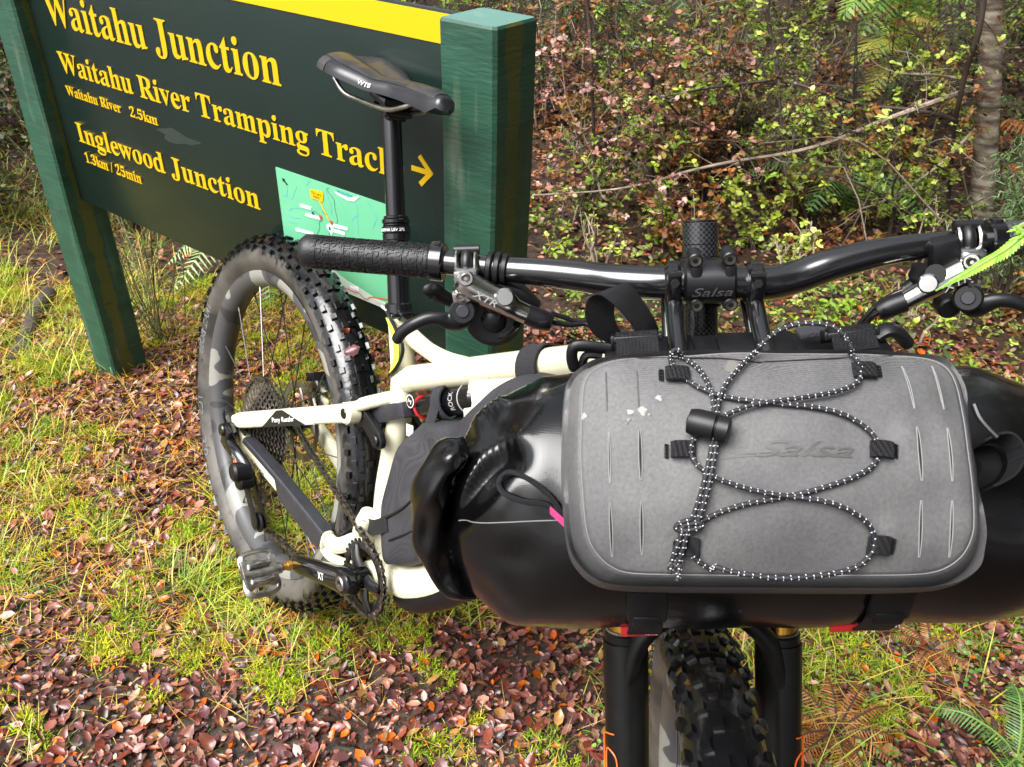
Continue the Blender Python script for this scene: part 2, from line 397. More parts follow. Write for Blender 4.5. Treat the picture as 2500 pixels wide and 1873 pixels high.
mplate('clearing', [(1100, 1090), (1150, 1070), (1200, 1100), (1200, 1180), (1170, 1240), (1140, 1180), (1110, 1140)], MY-.0002, M_mappale)
mplate('callout', [(885, 605), (1050, 645), (1065, 680), (1060, 775), (1025, 785), (1150, 1035), (1130, 1030), (1000, 765), (900, 735), (885, 700)], MY-.0004, M_yelband)
def mtext(s_, zx0, zy0, zx1, cz, m, y=MY-.0007, conv=zpx, name='lettering'):
    a = conv(zx0, zy0); b_ = conv(zx1, zy0)
    return text(name, s_, m, mp, (0, y, a[1]), (1, 0, 0), (0, 0, 1), a[0], b_[0], cz, depth=.0001)
mtext('You are', 900, 665, 1028, .0052, M_black); mtext('here', 935, 720, 1010, .0052, M_black)
mtext('Waitahu River', 1245, 652, 1450, .0056, M_blue)
for i, (pl, s_, m) in enumerate(((((750, 808), (900, 850), (900, 895), (750, 848)), 'Inglewood Mine', M_blue), (((820, 930), (1015, 985), (1015, 1028), (815, 968)), 'Inglewood Junction', M_pink), (((1200, 1075), (1388, 1130), (1388, 1170), (1200, 1120)), 'Waitahu Junction', M_pink), (((1200, 1150), (1355, 1195), (1355, 1235), (1200, 1190)), 'Thunder Mine', M_blue), (((690, 1132), (925, 1195), (935, 1240), (690, 1172)), 'Murray Creek Track', M_blue))):
    mplate('label', pl, MY-.0004-.00001*i, M_white)
    mtext(s_, pl[3][0]+8, pl[3][1]-12, pl[2][0]-8, .0032, m)
for c_, m in (((1025, 985), M_red), ((1172, 1060), M_red)):
    p = zpx(*c_); plate('junction_dot', [(p[0]+.0035*math.cos(t), p[1]+.0042*math.sin(t)) for t in np.linspace(0, 6.28, 13)[:-1]], MY-.0009, m, mp, .0003)
for c_ in ((922, 932), (1150, 1140)):
    p = zpx(*c_); plate('site_mark', [(p[0]-.002, p[1]-.003), (p[0]+.002, p[1]-.003), (p[0]+.002, p[1]+.003), (p[0]-.002, p[1]+.003)], MY-.0008, M_navy, mp, .0003)
mplate('north_arrow', [(510, 460), (545, 480), (537, 490), (580, 545), (572, 562), (527, 500), (515, 510)], MY-.0005, M_black)
c5 = lambda zx, zy: bd(800+zx*.09054, 700+zy*.09054)
plate('map_margin', [(MX0, MZ0+.0002), (MX1, MZ0+.0002), (MX1, .5935), (1.0, .5935), (.97, .600), (.93, .606), (.88, .622), (MX0, .65)], MY, M_mappale, mp, .0003)
V, F = zline(((-900, -430), (-300, -200), (520, 30), (740, 135), (870, 160), (1000, 290), (1100, 325), (1200, 268), (1500, 310), (1800, 360)), .0022, None, y=MY-.0004, conv=c5); G().add(V, F).build('road_line', M_red, mp, smooth=0)
mplate('label', [(640, -40), (870, -10), (870, 105), (640, 60)], MY-.0005, M_white, conv=c5)
a = bd(857, 712); text('lettering', 'Lankey Creek', M_pink, mp, (0, MY-.0008, a[1]+.009), (1, 0, 0), (0, 0, 1), a[0]+.002, a[0]+.02, .003, depth=.0001)
a = c5(1330, 400); text('lettering', 'State Highway', M_pink, mp, (0, MY-.0008, a[1]), (1, 0, 0), (0, 0, 1), a[0], a[0]+.028, .004, depth=.0001)
# ================================================================== the mountain bike
def cream_material():
    m = mat('cream_frame_paint', (.66, .63, .46), .22, spec=.5, coat=.5, noise=(22, (.60, .57, .41), .25)); nt = m.node_tree; b = nt.nodes['Principled BSDF']; N = nt.nodes.new; L = nt.links.new
    tc = N('ShaderNodeTexCoord'); n = N('ShaderNodeTexNoise'); n.inputs['Scale'].default_value = 170; n.inputs['Detail'].default_value = 2; L(tc.outputs['Object'], n.inputs[0])
    n2 = N('ShaderNodeTexNoise'); n2.inputs['Scale'].default_value = 7; L(tc.outputs['Object'], n2.inputs[0]); ml = N('ShaderNodeMath'); ml.operation = 'MULTIPLY_ADD'; L(n2.outputs[0], ml.inputs[0]); ml.inputs[1].default_value = .25; L(n.outputs[0], ml.inputs[2])
    r = N('ShaderNodeValToRGB'); e = r.color_ramp.elements; e[0].position = .825; e[0].color = (0, 0, 0, 1); e[1].position = .86; e[1].color = (.85, .85, .85, 1); L(ml.outputs[0], r.inputs[0])
    mx = N('ShaderNodeMix'); mx.data_type = 'RGBA'; L(r.outputs[0], mx.inputs[0]); L(b.inputs['Base Color'].links[0].from_socket, mx.inputs[6]); mx.inputs[7].default_value = (.075, .055, .040, 1); L(mx.outputs[2], b.inputs['Base Color'])   # mud flecks
    return m
M_cream = cream_material()
M_blk = mat('black_gloss_metal', (.004, .004, .005), .17, spec=.5, coat=.2, cior=1.5)
M_blkbar = mat('black_polished_bar', (.006, .006, .007), .16, spec=.6, coat=.5, cior=1.5)
M_satin = mat('black_satin_metal', (.007, .007, .008), .34, spec=.35)
M_plast = mat('black_plastic', (.005, .005, .006), .40, spec=.3)
M_guard = mat('charcoal_rubber_guard', (.028, .028, .034), .30, spec=.45, noise=(60, (.02, .02, .025), .2))
M_chrome = mat('polished_alloy', (.55, .54, .52), .2, metal=1.0, noise=(30, (.44, .43, .41), .2))
M_alu = mat('raw_alloy', (.50, .48, .46), .36, metal=1.0, noise=(60, (.20, .19, .18), .2))
M_steel = mat('dirty_steel', (.40, .37, .34), .38, metal=1.0, noise=(120, (.16, .14, .12), .2))
M_chainm = mat('dirty_chain_steel', (.36, .33, .30), .38, metal=1.0, noise=(160, (.08, .07, .06), .2))
M_rub = mat('grip_rubber', (.009, .009, .010), .45, spec=.35, bump=(300, .15, 'noise'))
M_gold = mat('gold_stanchion', (.60, .33, .05), .2, metal=1.0)
M_fork = mat('black_fork_paint', (.003, .003, .0033), .34, spec=.25, noise=(70, (.006, .006, .0055), .18))
M_orange = mat('orange_decal', (.75, .12, .015), .4)
M_decalw = mat('white_decal', (.75, .75, .72), .4)
M_decalg = mat('grey_decal', (.34, .34, .35), .4)
M_decalk = mat('black_decal', (.010, .010, .010), .35)
M_lime = mat('lime_decal', (.62, .68, .06), .35)
M_redring = mat('red_ring', (.55, .02, .03), .35)
M_bluek = mat('blue_anodised', (.01, .16, .55), .25, metal=.6)
M_brown = mat('brown_decal', (.085, .062, .045), .45)
M_cable = mat('black_cable_housing', (.006, .006, .007), .28, spec=.4)
M_spoke = mat('black_spoke', (.03, .03, .032), .3, metal=.6)
M_spokes = mat('bright_spoke', (.20, .20, .20), .4, metal=1.0); M_side = mat('sidewall_print', (.13, .13, .135), .6)

def tyre_material():
    """black wet tread, dusty sidewalls: dried mud on the flanks has its own ragged edge"""
    m = bpy.data.materials.new('muddy_tyre_rubber'); m.use_nodes = True; nt = m.node_tree; b = nt.nodes['Principled BSDF']; N = nt.nodes.new; L = nt.links.new
    tc = N('ShaderNodeTexCoord'); sp = N('ShaderNodeSeparateXYZ'); L(tc.outputs['Object'], sp.inputs[0])
    def mth(op, a, c=None):
        q = N('ShaderNodeMath'); q.operation = op
        for i, v in enumerate((a, c)):
            if v is None: continue
            if isinstance(v, (int, float)): q.inputs[i].default_value = v
            else: L(v, q.inputs[i])
        return q.outputs[0]
    r = mth('SQRT', mth('ADD', mth('POWER', sp.outputs[0], 2), mth('POWER', sp.outputs[2], 2)))
    n1 = N('ShaderNodeTexNoise'); n1.inputs['Scale'].default_value = 55; n1.inputs['Detail'].default_value = 6; L(tc.outputs['Object'], n1.inputs[0])
    n2 = N('ShaderNodeTexNoise'); n2.inputs['Scale'].default_value = 14; n2.inputs['Detail'].default_value = 6; L(tc.outputs['Object'], n2.inputs[0])
    edge = mth('ADD', r, mth('MULTIPLY', mth('SUBTRACT', n1.outputs[0], .5), .05))
    rp = N('ShaderNodeValToRGB'); e = rp.color_ramp.elements; e[0].position = .326; e[0].color = (1, 1, 1, 1); e[1].position = .337; e[1].color = (0, 0, 0, 1); L(edge, rp.inputs[0])
    rd = N('ShaderNodeValToRGB'); e = rd.color_ramp.elements; e[0].position = .35; e[0].color = (.022, .021, .020, 1); e[1].position = .62; e[1].color = (.088, .079, .070, 1); L(n2.outputs[0], rd.inputs[0])
    sk = N('ShaderNodeValToRGB'); e = sk.color_ramp.elements; e[0].position = .64; e[0].color = (0, 0, 0, 1); e[1].position = .70; e[1].color = (1, 1, 1, 1); L(n1.outputs[0], sk.inputs[0])
    m1 = N('ShaderNodeMix'); m1.data_type = 'RGBA'; L(rp.outputs[0], m1.inputs[0]); m1.inputs[6].default_value = (.004, .004, .0045, 1); L(rd.outputs[0], m1.inputs[7])
    m2 = N('ShaderNodeMix'); m2.data_type = 'RGBA'; L(mth('MULTIPLY', sk.outputs[0], .8), m2.inputs[0]); L(m1.outputs[2], m2.inputs[6]); m2.inputs[7].default_value = (.016, .015, .014, 1)
    L(m2.outputs[2], b.inputs['Base Color'])
    rr = N('ShaderNodeMapRange'); L(rp.outputs[0], rr.inputs[0]); rr.inputs[3].default_value = .17; rr.inputs[4].default_value = .5; L(rr.outputs[0], b.inputs['Roughness'])
    bp = N('ShaderNodeBump'); bp.inputs['Strength'].default_value = .35; bp.inputs['Distance'].default_value = .003; L(n1.outputs[0], bp.inputs['Height']); L(bp.outputs[0], b.inputs['Normal'])
    return m
M_tyre = tyre_material()
def rim_material():
    m = bpy.data.materials.new('camo_rim'); m.use_nodes = True; nt = m.node_tree; b = nt.nodes['Principled BSDF']; N = nt.nodes.new; L = nt.links.new
    tc = N('ShaderNodeTexCoord'); mp = N('ShaderNodeMapping'); mp.inputs['Scale'].default_value = (1, .35, 1); L(tc.outputs['Object'], mp.inputs[0])
    n = N('ShaderNodeTexNoise'); n.inputs['Scale'].default_value = 13; n.inputs['Detail'].default_value = .6; n.inputs['Distortion'].default_value = .5; L(mp.outputs[0], n.inputs[0])
    r = N('ShaderNodeValToRGB'); r.color_ramp.interpolation = 'CONSTANT'; e = r.color_ramp.elements; e[0].position = 0; e[0].color = (.028, .028, .031, 1); e[1].position = .56; e[1].color = (.20, .195, .175, 1)
    x = e.new(.40); x.color = (.055, .055, .058, 1); L(n.outputs[0], r.inputs[0]); L(r.outputs[0], b.inputs['Base Color']); b.inputs['Roughness'].default_value = .42
    return m
M_rim = rim_material()
def carbon_material():
    m = bpy.data.materials.new('carbon_weave'); m.use_nodes = True; nt = m.node_tree; b = nt.nodes['Principled BSDF']; N = nt.nodes.new; L = nt.links.new
    uv = N('ShaderNodeTexCoord'); sp = N('ShaderNodeSeparateXYZ'); L(uv.outputs['Object'], sp.inputs[0])
    at = N('ShaderNodeMath'); at.operation = 'ARCTAN2'; L(sp.outputs[1], at.inputs[0]); L(sp.outputs[0], at.inputs[1])
    cb = N('ShaderNodeCombineXYZ'); q = N('ShaderNodeMath'); q.operation = 'MULTIPLY'; q.inputs[1].default_value = .017; L(at.outputs[0], q.inputs[0]); L(q.outputs[0], cb.inputs[0]); L(sp.outputs[2], cb.inputs[1])
    ck = N('ShaderNodeTexChecker'); ck.inputs['Scale'].default_value = 380; L(cb.outputs[0], ck.inputs[0]); ck.inputs[1].default_value = (.005, .005, .006, 1); ck.inputs[2].default_value = (.026, .026, .028, 1)
    L(ck.outputs[0], b.inputs['Base Color']); b.inputs['Roughness'].default_value = .2
    return m
M_carbon = carbon_material()
def camo_saddle():
    m = bpy.data.materials.new('camo_saddle_cover'); m.use_nodes = True; nt = m.node_tree; b = nt.nodes['Principled BSDF']; N = nt.nodes.new; L = nt.links.new
    tc = N('ShaderNodeTexCoord'); sp = N('ShaderNodeSeparateXYZ'); L(tc.outputs['Object'], sp.inputs[0])
    n = N('ShaderNodeTexVoronoi'); n.inputs['Scale'].default_value = 55; n.distance = 'CHEBYCHEV'; L(tc.outputs['Object'], n.inputs[0])
    r = N('ShaderNodeValToRGB'); r.color_ramp.interpolation = 'CONSTANT'; e = r.color_ramp.elements; e[0].position = 0; e[0].color = (.014, .014, .016, 1); e[1].position = .5; e[1].color = (.034, .027, .020, 1)
    x = e.new(.72); x.color = (.022, .022, .025, 1); sc = N('ShaderNodeSeparateColor'); L(n.outputs['Color'], sc.inputs[0]); L(sc.outputs[0], r.inputs[0])
    L(r.outputs[0], b.inputs['Base Color']); b.inputs['Roughness'].default_value = .36
    return m
M_saddlecamo = camo_saddle()
M_saddle = mat('black_saddle_vinyl', (.008, .008, .010), .30, spec=.6)
M_saddlerub = mat('grained_rubber', (.02, .02, .02), .7, bump=(500, .6, 'noise'))

bike = thing('mountain_bike', 'cream and black full suspension mountain bike leaning its saddle on the track sign', 'bicycle', mat4(BM, BT))
LB = Matrix.Translation((0, 0, R_W))                                   # parts live in the axle frame
LS = mat4(RS, SB+np.array([0, 0, R_W]))                                # steered parts: forward, left, up from the steering axis
BB = np.array([.441, 0, -.026])
X3 = lambda x, z, y=0.0: np.array([x, y, z])
def part(g, name, m, local=LB, smooth=38, parent=bike): return g.build(name, m, parent, local, smooth)

# ---- main frame
g = G()
g.tube(spline([X3(.336, .386), X3(.356, .342), X3(.377, .29), X3(.388, .235), X3(.388, .17), X3(.392, .09), X3(.408, .03), BB], 30), np.interp(np.linspace(0, 1, 30), [0, .3, .6, 1], [.0185, .0185, .019, .023]), 20)
g.tube(spline([X3(.392, .293), X3(.46, .332), X3(.53, .373), X3(.62, .424), X3(.70, .468), X3(.79, .518), X3(.826, .530)], 26), np.interp(np.linspace(0, 1, 26), [0, .15, .6, 1], [.0205, .0195, .0205, .023]), 20, flat=.95)
g.tube(spline([X3(.350, .360), X3(.385, .357), X3(.43, .357), X3(.475, .362), X3(.52, .373)], 18), np.interp(np.linspace(0, 1, 18), [0, .5, 1], [.0165, .0125, .016]), 16, flat=.8)
ht0 = SB-AXD*.067; ht1 = SB-AXD*.150
g.cyl(ht1, ht0, .025, 24, .024)
g.tube(spline([BB+[0, 0, -.004], X3(.475, -.018), X3(.515, .003), X3(.58, .062), X3(.68, .19), X3(.80, .375), ht1+AXD*.03], 30), np.interp(np.linspace(0, 1, 30), [0, .12, .3, .8, 1], [.024, .030, .031, .028, .026]), 22, flat=1.05)
g.cyl(BB+[0, -.040, 0], BB+[0, .040, 0], .0235, 24)
# forward shock mount: a web hanging off the top tube
g.prism([(.545, .375), (.600, .402), (.640, .425), (.632, .395), (.600, .352), (.578, .318), (.556, .306), (.545, .325)], (0, -.0005, 0), (1, 0, 0), (0, 0, 1), .030, bev=.005)
# pivot boss behind the seat tube, yoke above the bottom bracket
g.tube(spline([X3(.398, .060, -.030), X3(.392, .040, -.032), X3(.386, .02, -.03)], 8), .016, 14)
frame = part(g, 'frame', M_cream)
def on_tube(px, py, y): return bk(px, py, y)
# size badge, yellow decal and serial label on the seat tube
c = bk(1002, 980, -.0195); fn = lambda a, r0, nn: [c+np.array([r0*math.cos(t), -a, r0*math.sin(t)]) for t in np.linspace(0, 2*math.pi, nn+1)[:-1]]
g = G(); g.add(fn(.0008, .0098, 24), [tuple(range(24))]); g.build('badge_ring', M_decalw, frame, None, 0)
g = G(); g.add(fn(.0012, .0084, 24), [tuple(range(24))]); g.build('badge', M_decalk, frame, None, 0)
text('badge_letter', 'M', M_decalw, frame, c+np.array([0, -.0015, -.0030]), (1, 0, 0), (0, 0, 1), -.0042, .0042, .0062, depth=.0002)
def ribbon(pxs, y, w, off):                        # a flat band on the frame's right flank
    P = spline([bk(a, b_, y) for a, b_ in pxs], 20); T = np.gradient(P, axis=0); T /= np.linalg.norm(T, axis=1)[:, None]; n = np.array([0, -1.0, 0]); S = np.cross(T, n)
    wv = np.interp(np.linspace(0, 1, len(P)), np.linspace(0, 1, len(w)), w)[:, None]
    A = P+S*wv/2+n*off; B = P-S*wv/2+n*off; V = np.empty((2*len(P), 3)); V[0::2] = A; V[1::2] = B
    return V, [(2*i, 2*i+1, 2*i+3, 2*i+2) for i in range(len(P)-1)]
V, F = ribbon([(948, 775), (962, 805), (972, 845), (970, 885), (956, 915)], -.017, [.002, .010, .015, .013, .003], .004); G().add(V, F).build('yellow_decal', M_lime, frame, None, 0)
g = G()
P = spline([bk(a, b_, -.0215) for a, b_ in ((945, 760), (962, 795), (982, 840), (980, 872), (966, 900), (950, 918))], 24); g.tube(P, .0028, 8); g.build('dropper_cable', M_cable, frame)
V, F = ribbon([(1002, 1037), (1002, 1052), (1002, 1066)], -.0196, [.018, .018, .018], .0012); G().add(V, F).build('serial_label', M_decalw, frame, None, 0)
# dark downtube guard
g = G(); g.tube(spline([X3(.485, -.034), X3(.53, -.012), X3(.60, .060), X3(.66, .140)], 16), [.014]+[.025]*14+[.014], 14, flat=1.1); part(g, 'downtube_guard', M_plast)

# ---- seat clamp, dropper post, saddle
sd = norm(X3(.2301, .6499)-X3(.336, .386)); s0 = X3(.336, .386)
g = G(); g.cyl(s0-sd*.010, s0+sd*.006, .0215, 24, bev=.002); g.box(s0+np.array([.023, -.004, -.004]), (.014, .022, .014), bev=.003); g.cyl(s0+np.array([.024, -.024, -.004]), s0+np.array([.024, .018, -.004]), .0042, 12)
clampp = part(g, 'seat_clamp', M_blk)
text('clamp_lettering', 'Salsa', M_decalw, clampp, s0+np.array([-.004, -.0222, -.006]), (1, 0, 0), (0, 0, 1), -.010, .006, .005, depth=.0003, shear=.2)
sdp = .200                                       # collar height above the clamp along the post... from the photo
lev = s0+sd*.112
g = G(); g.cyl(s0, lev-sd*.012, .0165, 24)
for a, b_, r in ((-.014, -.004, .0205), (-.004, .006, .0212), (.006, .010, .0195), (.010, .0165, .0205), (.0165, .021, .018)): g.cyl(lev+sd*a, lev+sd*b_, r, 28, bev=.0012)
top = X3(.2325, .6425)
g.cyl(lev, top-sd*.004, .0142, 24)
seatp = part(g, 'seatpost', M_blk)
ring = lambda a, h, r: lev+sd*h+r*(math.cos(a)*norm(np.cross(sd, [0, 1.0, 0]))*1+math.sin(a)*np.array([0, -1.0, 0]))
vecf = norm(np.cross([0, 1.0, 0], sd))           # forward across the post
def collar_fn(a, b_, c_):
    th = a/.0212; return lev+sd*(-.0015+b_)+(.0213+c_)*(math.sin(th)*vecf+math.cos(th)*np.array([0, -1.0, 0]))
text('post_lettering', 'SUPERNA LEV 272', M_decalw, seatp, None, (1, 0, 0), (0, 0, 1), -.012, .034, .0042, depth=.0002, fn=collar_fn)
# clamp head
g = G(); g.box(top+sd*.010, (.046, .034, .018), roty(.30), bev=.004); g.box(top+sd*.024+np.array([0, 0, 0]), (.050, .050, .012), roty(.12), bev=.003)
g.cyl(top+sd*.006+np.array([.018, -.022, 0]), top+sd*.006+np.array([.018, .022, 0]), .005, 12); g.cyl(top+sd*.006+np.array([-.018, -.022, .004]), top+sd*.006+np.array([-.018, .022, .004]), .005, 12)
part(g, 'saddle_clamp', M_blk)
# saddle: s runs tail (0) to nose (1)
SA0 = np.array([.098, 0, .688]); SA1 = np.array([.372, 0, .694])
def saddle_pt(s, t):
    """s along, t across -1..1 (right to left) over the top and round the edge"""
    half = np.interp(s, [0, .02, .05, .12, .25, .42, .6, .8, .91, .96, .985, 1], [.030, .052, .064, .071, .066, .046, .029, .0225, .020, .0155, .010, .002])
    zc = np.interp(s, [0, .1, .25, .45, .7, .88, .96, 1], [.014, .020, .014, .004, .008, .008, .002, -.012])
    base = SA0+(SA1-SA0)*s
    a = t*1.0
    y = half*np.sin(a*math.pi/2)*(1.0) if abs(a) <= 1 else 0
    drop = np.interp(s, [0, .2, .5, .9, 1], [.026, .028, .024, .030, .004])
    z = zc-drop*(1-max(0, math.cos(a*math.pi/2))**.75) + .004*abs(a)*(1-abs(a))
    z -= .010*math.exp(-(a/.16)**2)*np.interp(s, [0, .1, .55, .8], [0, 1, 1, 0])      # central channel
    z -= .016*math.exp(-((s-.0)/.06)**2)*math.exp(-(a/.30)**2)*0
    x = -.030*math.exp(-(s/.08)**2)*(abs(a)-.3)*0
    return base+np.array([x, -y, z])
def sgrid(s0_, s1_, t0, t1, ns=40, nt_=28, off=0.0):
    V = [saddle_pt(s, t)+np.array([0, 0, off]) for s in (s0_+(s1_-s0_)*np.sin(np.linspace(0, math.pi/2, ns))) for t in np.linspace(t0, t1, nt_)]
    F = [(i*nt_+j, i*nt_+j+1, (i+1)*nt_+j+1, (i+1)*nt_+j) for i in range(ns-1) for j in range(nt_-1)]
    return V, F
g = G(); V, F = sgrid(0, 1, -1, 1); g.add(V, F)
ns, nt_ = 40, 28; V = np.array(V)
lowv = V.copy(); cz = np.array([[0, 0, -.010]])
under = []                                        # underside: rim joined straight across, a little lower
F2 = [(i*nt_, (i+1)*nt_, (i+1)*nt_+nt_-1, i*nt_+nt_-1) for i in range(ns-1)]
g.f += F2; g.f.append(tuple(range(nt_))); g.f.append(tuple((ns-1)*nt_+k for k in range(nt_-1, -1, -1)))
saddle = part(g, 'saddle', M_saddle, smooth=50)
g = G(); V, F = sgrid(.03, .93, -.62, .62, 36, 20, .0008); g.add(V, F); g.build('camo_cover', M_saddlecamo, saddle, None, 60)
g = G()
V = []; 
for s in np.linspace(.0, .17, 8):
    for t in np.linspace(.66-.5*max(0, s-.10), 1.0, 8): V.append(saddle_pt(s, t)*1.0+np.array([-.0005, -.0012, -.0004]))
g.add(V, [(i*8+j, i*8+j+1, (i+1)*8+j+1, (i+1)*8+j) for i in range(7) for j in range(7)]); g.build('scuff_guard', M_saddlerub, saddle, None, 60)
def sad_fn(a, b_, c_):
    s = .40+a; t = .93-b_; p = saddle_pt(s, t); return p+np.array([0, -.0012-c_, .0004])
text('saddle_lettering', 'WTB', M_decalw, saddle, None, (1, 0, 0), (0, 0, 1), 0, .085, .13, depth=.0003, fn=sad_fn)
g = G()
for y in (-.022, .022):
    g.tube(spline([X3(.118, .668, y*1.7), X3(.142, .652, y*1.4), X3(.180, .6495, y), X3(.250, .6530, y), X3(.285, .663, y*.95), X3(.318, .680, y*.6)], 24), .0036, 10)
g.build('saddle_rail', M_alu, saddle)

# ---- rear suspension
def stay(p0, p1, hgt, wid, name, m, bulge=0.0):
    g = G(); P = spline([p0, (p0*2+p1)/3+[0, 0, bulge], (p0+2*p1)/3+[0, 0, bulge], p1], 16)
    e = np.interp(np.linspace(0, 1, 16), [0, .06, .9, 1], [.72, 1, 1, 1.1])
    th = (np.arange(16)+.5)*2*math.pi/16; V = []
    d = norm(p1-p0); sidev = norm(np.cross(d, [0, 0, 1.0])); upv = np.cross(sidev, d)
    for p, k in zip(P, e):
        c_, s_ = np.cos(th), np.sin(th); q = lambda v: np.sign(v)*np.abs(v)**.55
        V.append(p+k*(hgt/2*q(s_)[:, None]*upv+wid/2*q(c_)[:, None]*sidev))
    V = np.concatenate(V); F = [(i*16+k, i*16+(k+1) % 16, (i+1)*16+(k+1) % 16, (i+1)*16+k) for i in range(15) for k in range(16)]
    F.append(tuple(range(15, -1, -1))); F.append(tuple(15*16+k for k in range(16)))
    g.add(V, F); return g
sa = bk(574, 1027, -.088); sb = bk(856, 1008, -.052)
g = stay(sa, sb, .030, .018, '', None); g.cyl(sb+[0, -.012, 0], sb+[0, .012, 0], .0175, 20, bev=.003)
g.tube(spline([sb+[.004, .004, .012], X3(.352, .236, -.040), X3(.372, .252, -.016), X3(.376, .254, .0), X3(.372, .252, .016), X3(.352, .236, .040), sb*[1, -1, 1]+[.004, -.004, .012]], 26), [.009]*3+[.0105]*20+[.009]*3, 14)
rst = part(g, 'seat_stay', M_cream)
g = stay(sa*[1, -1, 1], sb*[1, -1, 1], .028, .018, '', None); part(g, 'seat_stay', M_cream)
g = G(); g.cyl(sb+[0, -.0135, 0], sb+[0, -.0105, 0], .0085, 18, bev=.001); g.build('pivot_bolt', M_blk, rst)
dS = norm(sb-sa); LSs = np.linalg.norm(sb-sa); eU = norm(np.array([0, 0, 1.0])-dS*dS[2]); nS = norm(np.cross(eU, dS)); nS = nS if nS[1] < 0 else -nS
def stf(a, b_, c_): return sa+dS*a+eU*b_+nS*(.0092+c_)
def flank(name, poly, m, lift):
    g = G(); g.add([stf(a, b_, lift) for a, b_ in poly], [tuple(range(len(poly)))]); return g.build(name, m, rst, None, 0)
pf = lambda px, py: (lambda q: ((q-sa)@dS, (q-sa)@eU))(hit2 := bk(px, py, -.078))
flank('black_panel', [(LSs*.30, -.0138), (LSs*.455, .0138), (LSs*.51, .0138), (LSs*.68, -.0138)], M_decalk, .0005)
flank('grey_slash', [(LSs*.56, .0138), (LSs*.60, .0138), (LSs*.76, -.0138), (LSs*.68, -.0138)], M_decalg, .0004)
text('frame_lettering', 'Pony Rustler', M_decalw, rst, None, (1, 0, 0), (0, 0, 1), LSs*.405, LSs*.60, .0085, depth=.0002, fn=lambda a, b_, c_: stf(a, b_-.0065, .0008+c_), shear=.15)
# chain stays
ca = bk(572, 1050, -.080); cb = bk(800, 1322, -.052)
g = stay(ca, cb, .034, .020, '', None, .004); 
for dx in (0, 1): pass
g.tube(spline([cb+[-.012, 0, .004], cb+[.02, .006, .004], X3(.375, -.006, -.036), X3(.398, .018, -.030)], 12), .014, 12, flat=.8)
g.tube(spline([cb+[-.012, .0, -.018], cb+[.02, .004, -.022], X3(.385, -.052, -.034)], 10), .009, 12)
g.cyl(X3(.398, .020, -.04), X3(.398, .020, .04), .015, 18)
rcs = part(g, 'chain_stay', M_cream)
g = stay(ca*[1, -1, 1], cb*[1, -1, 1], .034, .020, '', None, .004); g.tube(spline([cb*[1, -1, 1], X3(.375, -.006, .036), X3(.398, .018, .030)], 12), .015, 12); part(g, 'chain_stay', M_cream)
dC = norm(cb-ca); LC = np.linalg.norm(cb-ca); eC = norm(np.array([0, 0, 1.0])-dC*dC[2]); nC = norm(np.cross(eC, dC)); nC = nC if nC[1] < 0 else -nC
cst = lambda a, b_, c_: ca+dC*a+eC*b_+nC*(.0102+c_)+np.array([0, 0, .004*math.sin(math.pi*min(1, max(0, a/LC)))])
g = G()                                           # guard wraps the upper half, all of the front half
ns = 24; V = []; K = 14
for i in range(ns):
    u = .16+(.985-.16)*i/(ns-1); p = ca+dC*LC*u+np.array([0, 0, .0045*math.sin(math.pi*u)]); lo = np.interp(u, [.16, .52, .58, 1], [.42, .42, -1.0, -1.0])
    for k in range(K):
        a = math.radians(np.interp(k, [0, K-1], [180+35+lo*-60 if False else 0, 0]))
        t = k/(K-1); 
        # walk: right flank low edge -> over the top -> left flank
        path = [(-1, lo), (-1, .8), (-.8, 1), (.8, 1), (1, .8), (1, -1)]
        seglen = np.linspace(0, 1, len(path)); aa = np.interp(t, seglen, [q[0] for q in path]); bb = np.interp(t, seglen, [q[1] for q in path])
        side = -nC
        V.append(p+side*aa*.0122+eC*bb*.0192)
g.add(V, [(i*K+k, i*K+k+1, (i+1)*K+k+1, (i+1)*K+k) for i in range(ns-1) for k in range(K-1)]); g.build('chain_stay_guard', M_guard, rcs, None, 50)
text('frame_lettering', 'SPLIT PIVOT', M_decalk, rcs, None, (1, 0, 0), (0, 0, 1), LC*.20, LC*.41, .0072, depth=.0002, fn=lambda a, b_, c_: cst(a, b_-.0125, .0006+c_))
# rocker links and shock
ra = bk(873, 985, -.036); rb_ = bk(925, 1075, -.036)
for s in (1, -1):
    m3 = np.array([1, s, 1]); g = G(); d = norm(rb_-ra); u3 = norm(np.cross(d, [0, 1.0, 0]))
    L_ = np.linalg.norm(rb_-ra); pl = [(-.014, -.006), (-.006, -.013), (.02, -.013), (L_, -.016), (L_+.012, -.009), (L_+.016, 0), (L_+.012, .009), (L_, .016), (.02, .012), (-.006, .013), (-.014, .006)]
    g.prism([(a*1.0, b_) for a, b_ in pl], ra*m3, d, u3, .010, bev=.0025)
    g.cyl(rb_*m3+[0, -.010*s, 0], rb_*m3+[0, .004, 0], .0095, 18, bev=.0015)
    g.cyl(ra*m3+[0, -.008*s, 0], ra*m3+[0, .004, 0], .0060, 14)
    part(g, 'rocker_link', M_satin)
k0 = bk(893, 1019, -.012)*[1, 0, 1]+[0, 0, 0]; k1 = bk(1168, 968, -.01)*[1, 0, 1]; dK = norm(k1-k0); LK = np.linalg.norm(k1-k0); uK = norm(np.cross(dK, [0, 1.0, 0]))
g = G()
for y in (-.0255, .0255):
    g.prism([(-.012, -.012), (0, -.015), (.10*1.1, -.013), (.135, -.011), (.135, .011), (.11, .013), (0, .014), (-.012, .010)], k0+[0, y, 0], dK, uK, .007, bev=.002)
g.cyl(k0+[0, -.029, 0], k0+[0, .029, 0], .008, 14); g.box(k0+dK*.132, (.016, .056, .024), np.stack([dK, [0, 1.0, 0], np.cross(dK, [0, 1.0, 0])], 1), bev=.003)
shock = part(g, 'shock', M_guard)
L1 = LK*.46
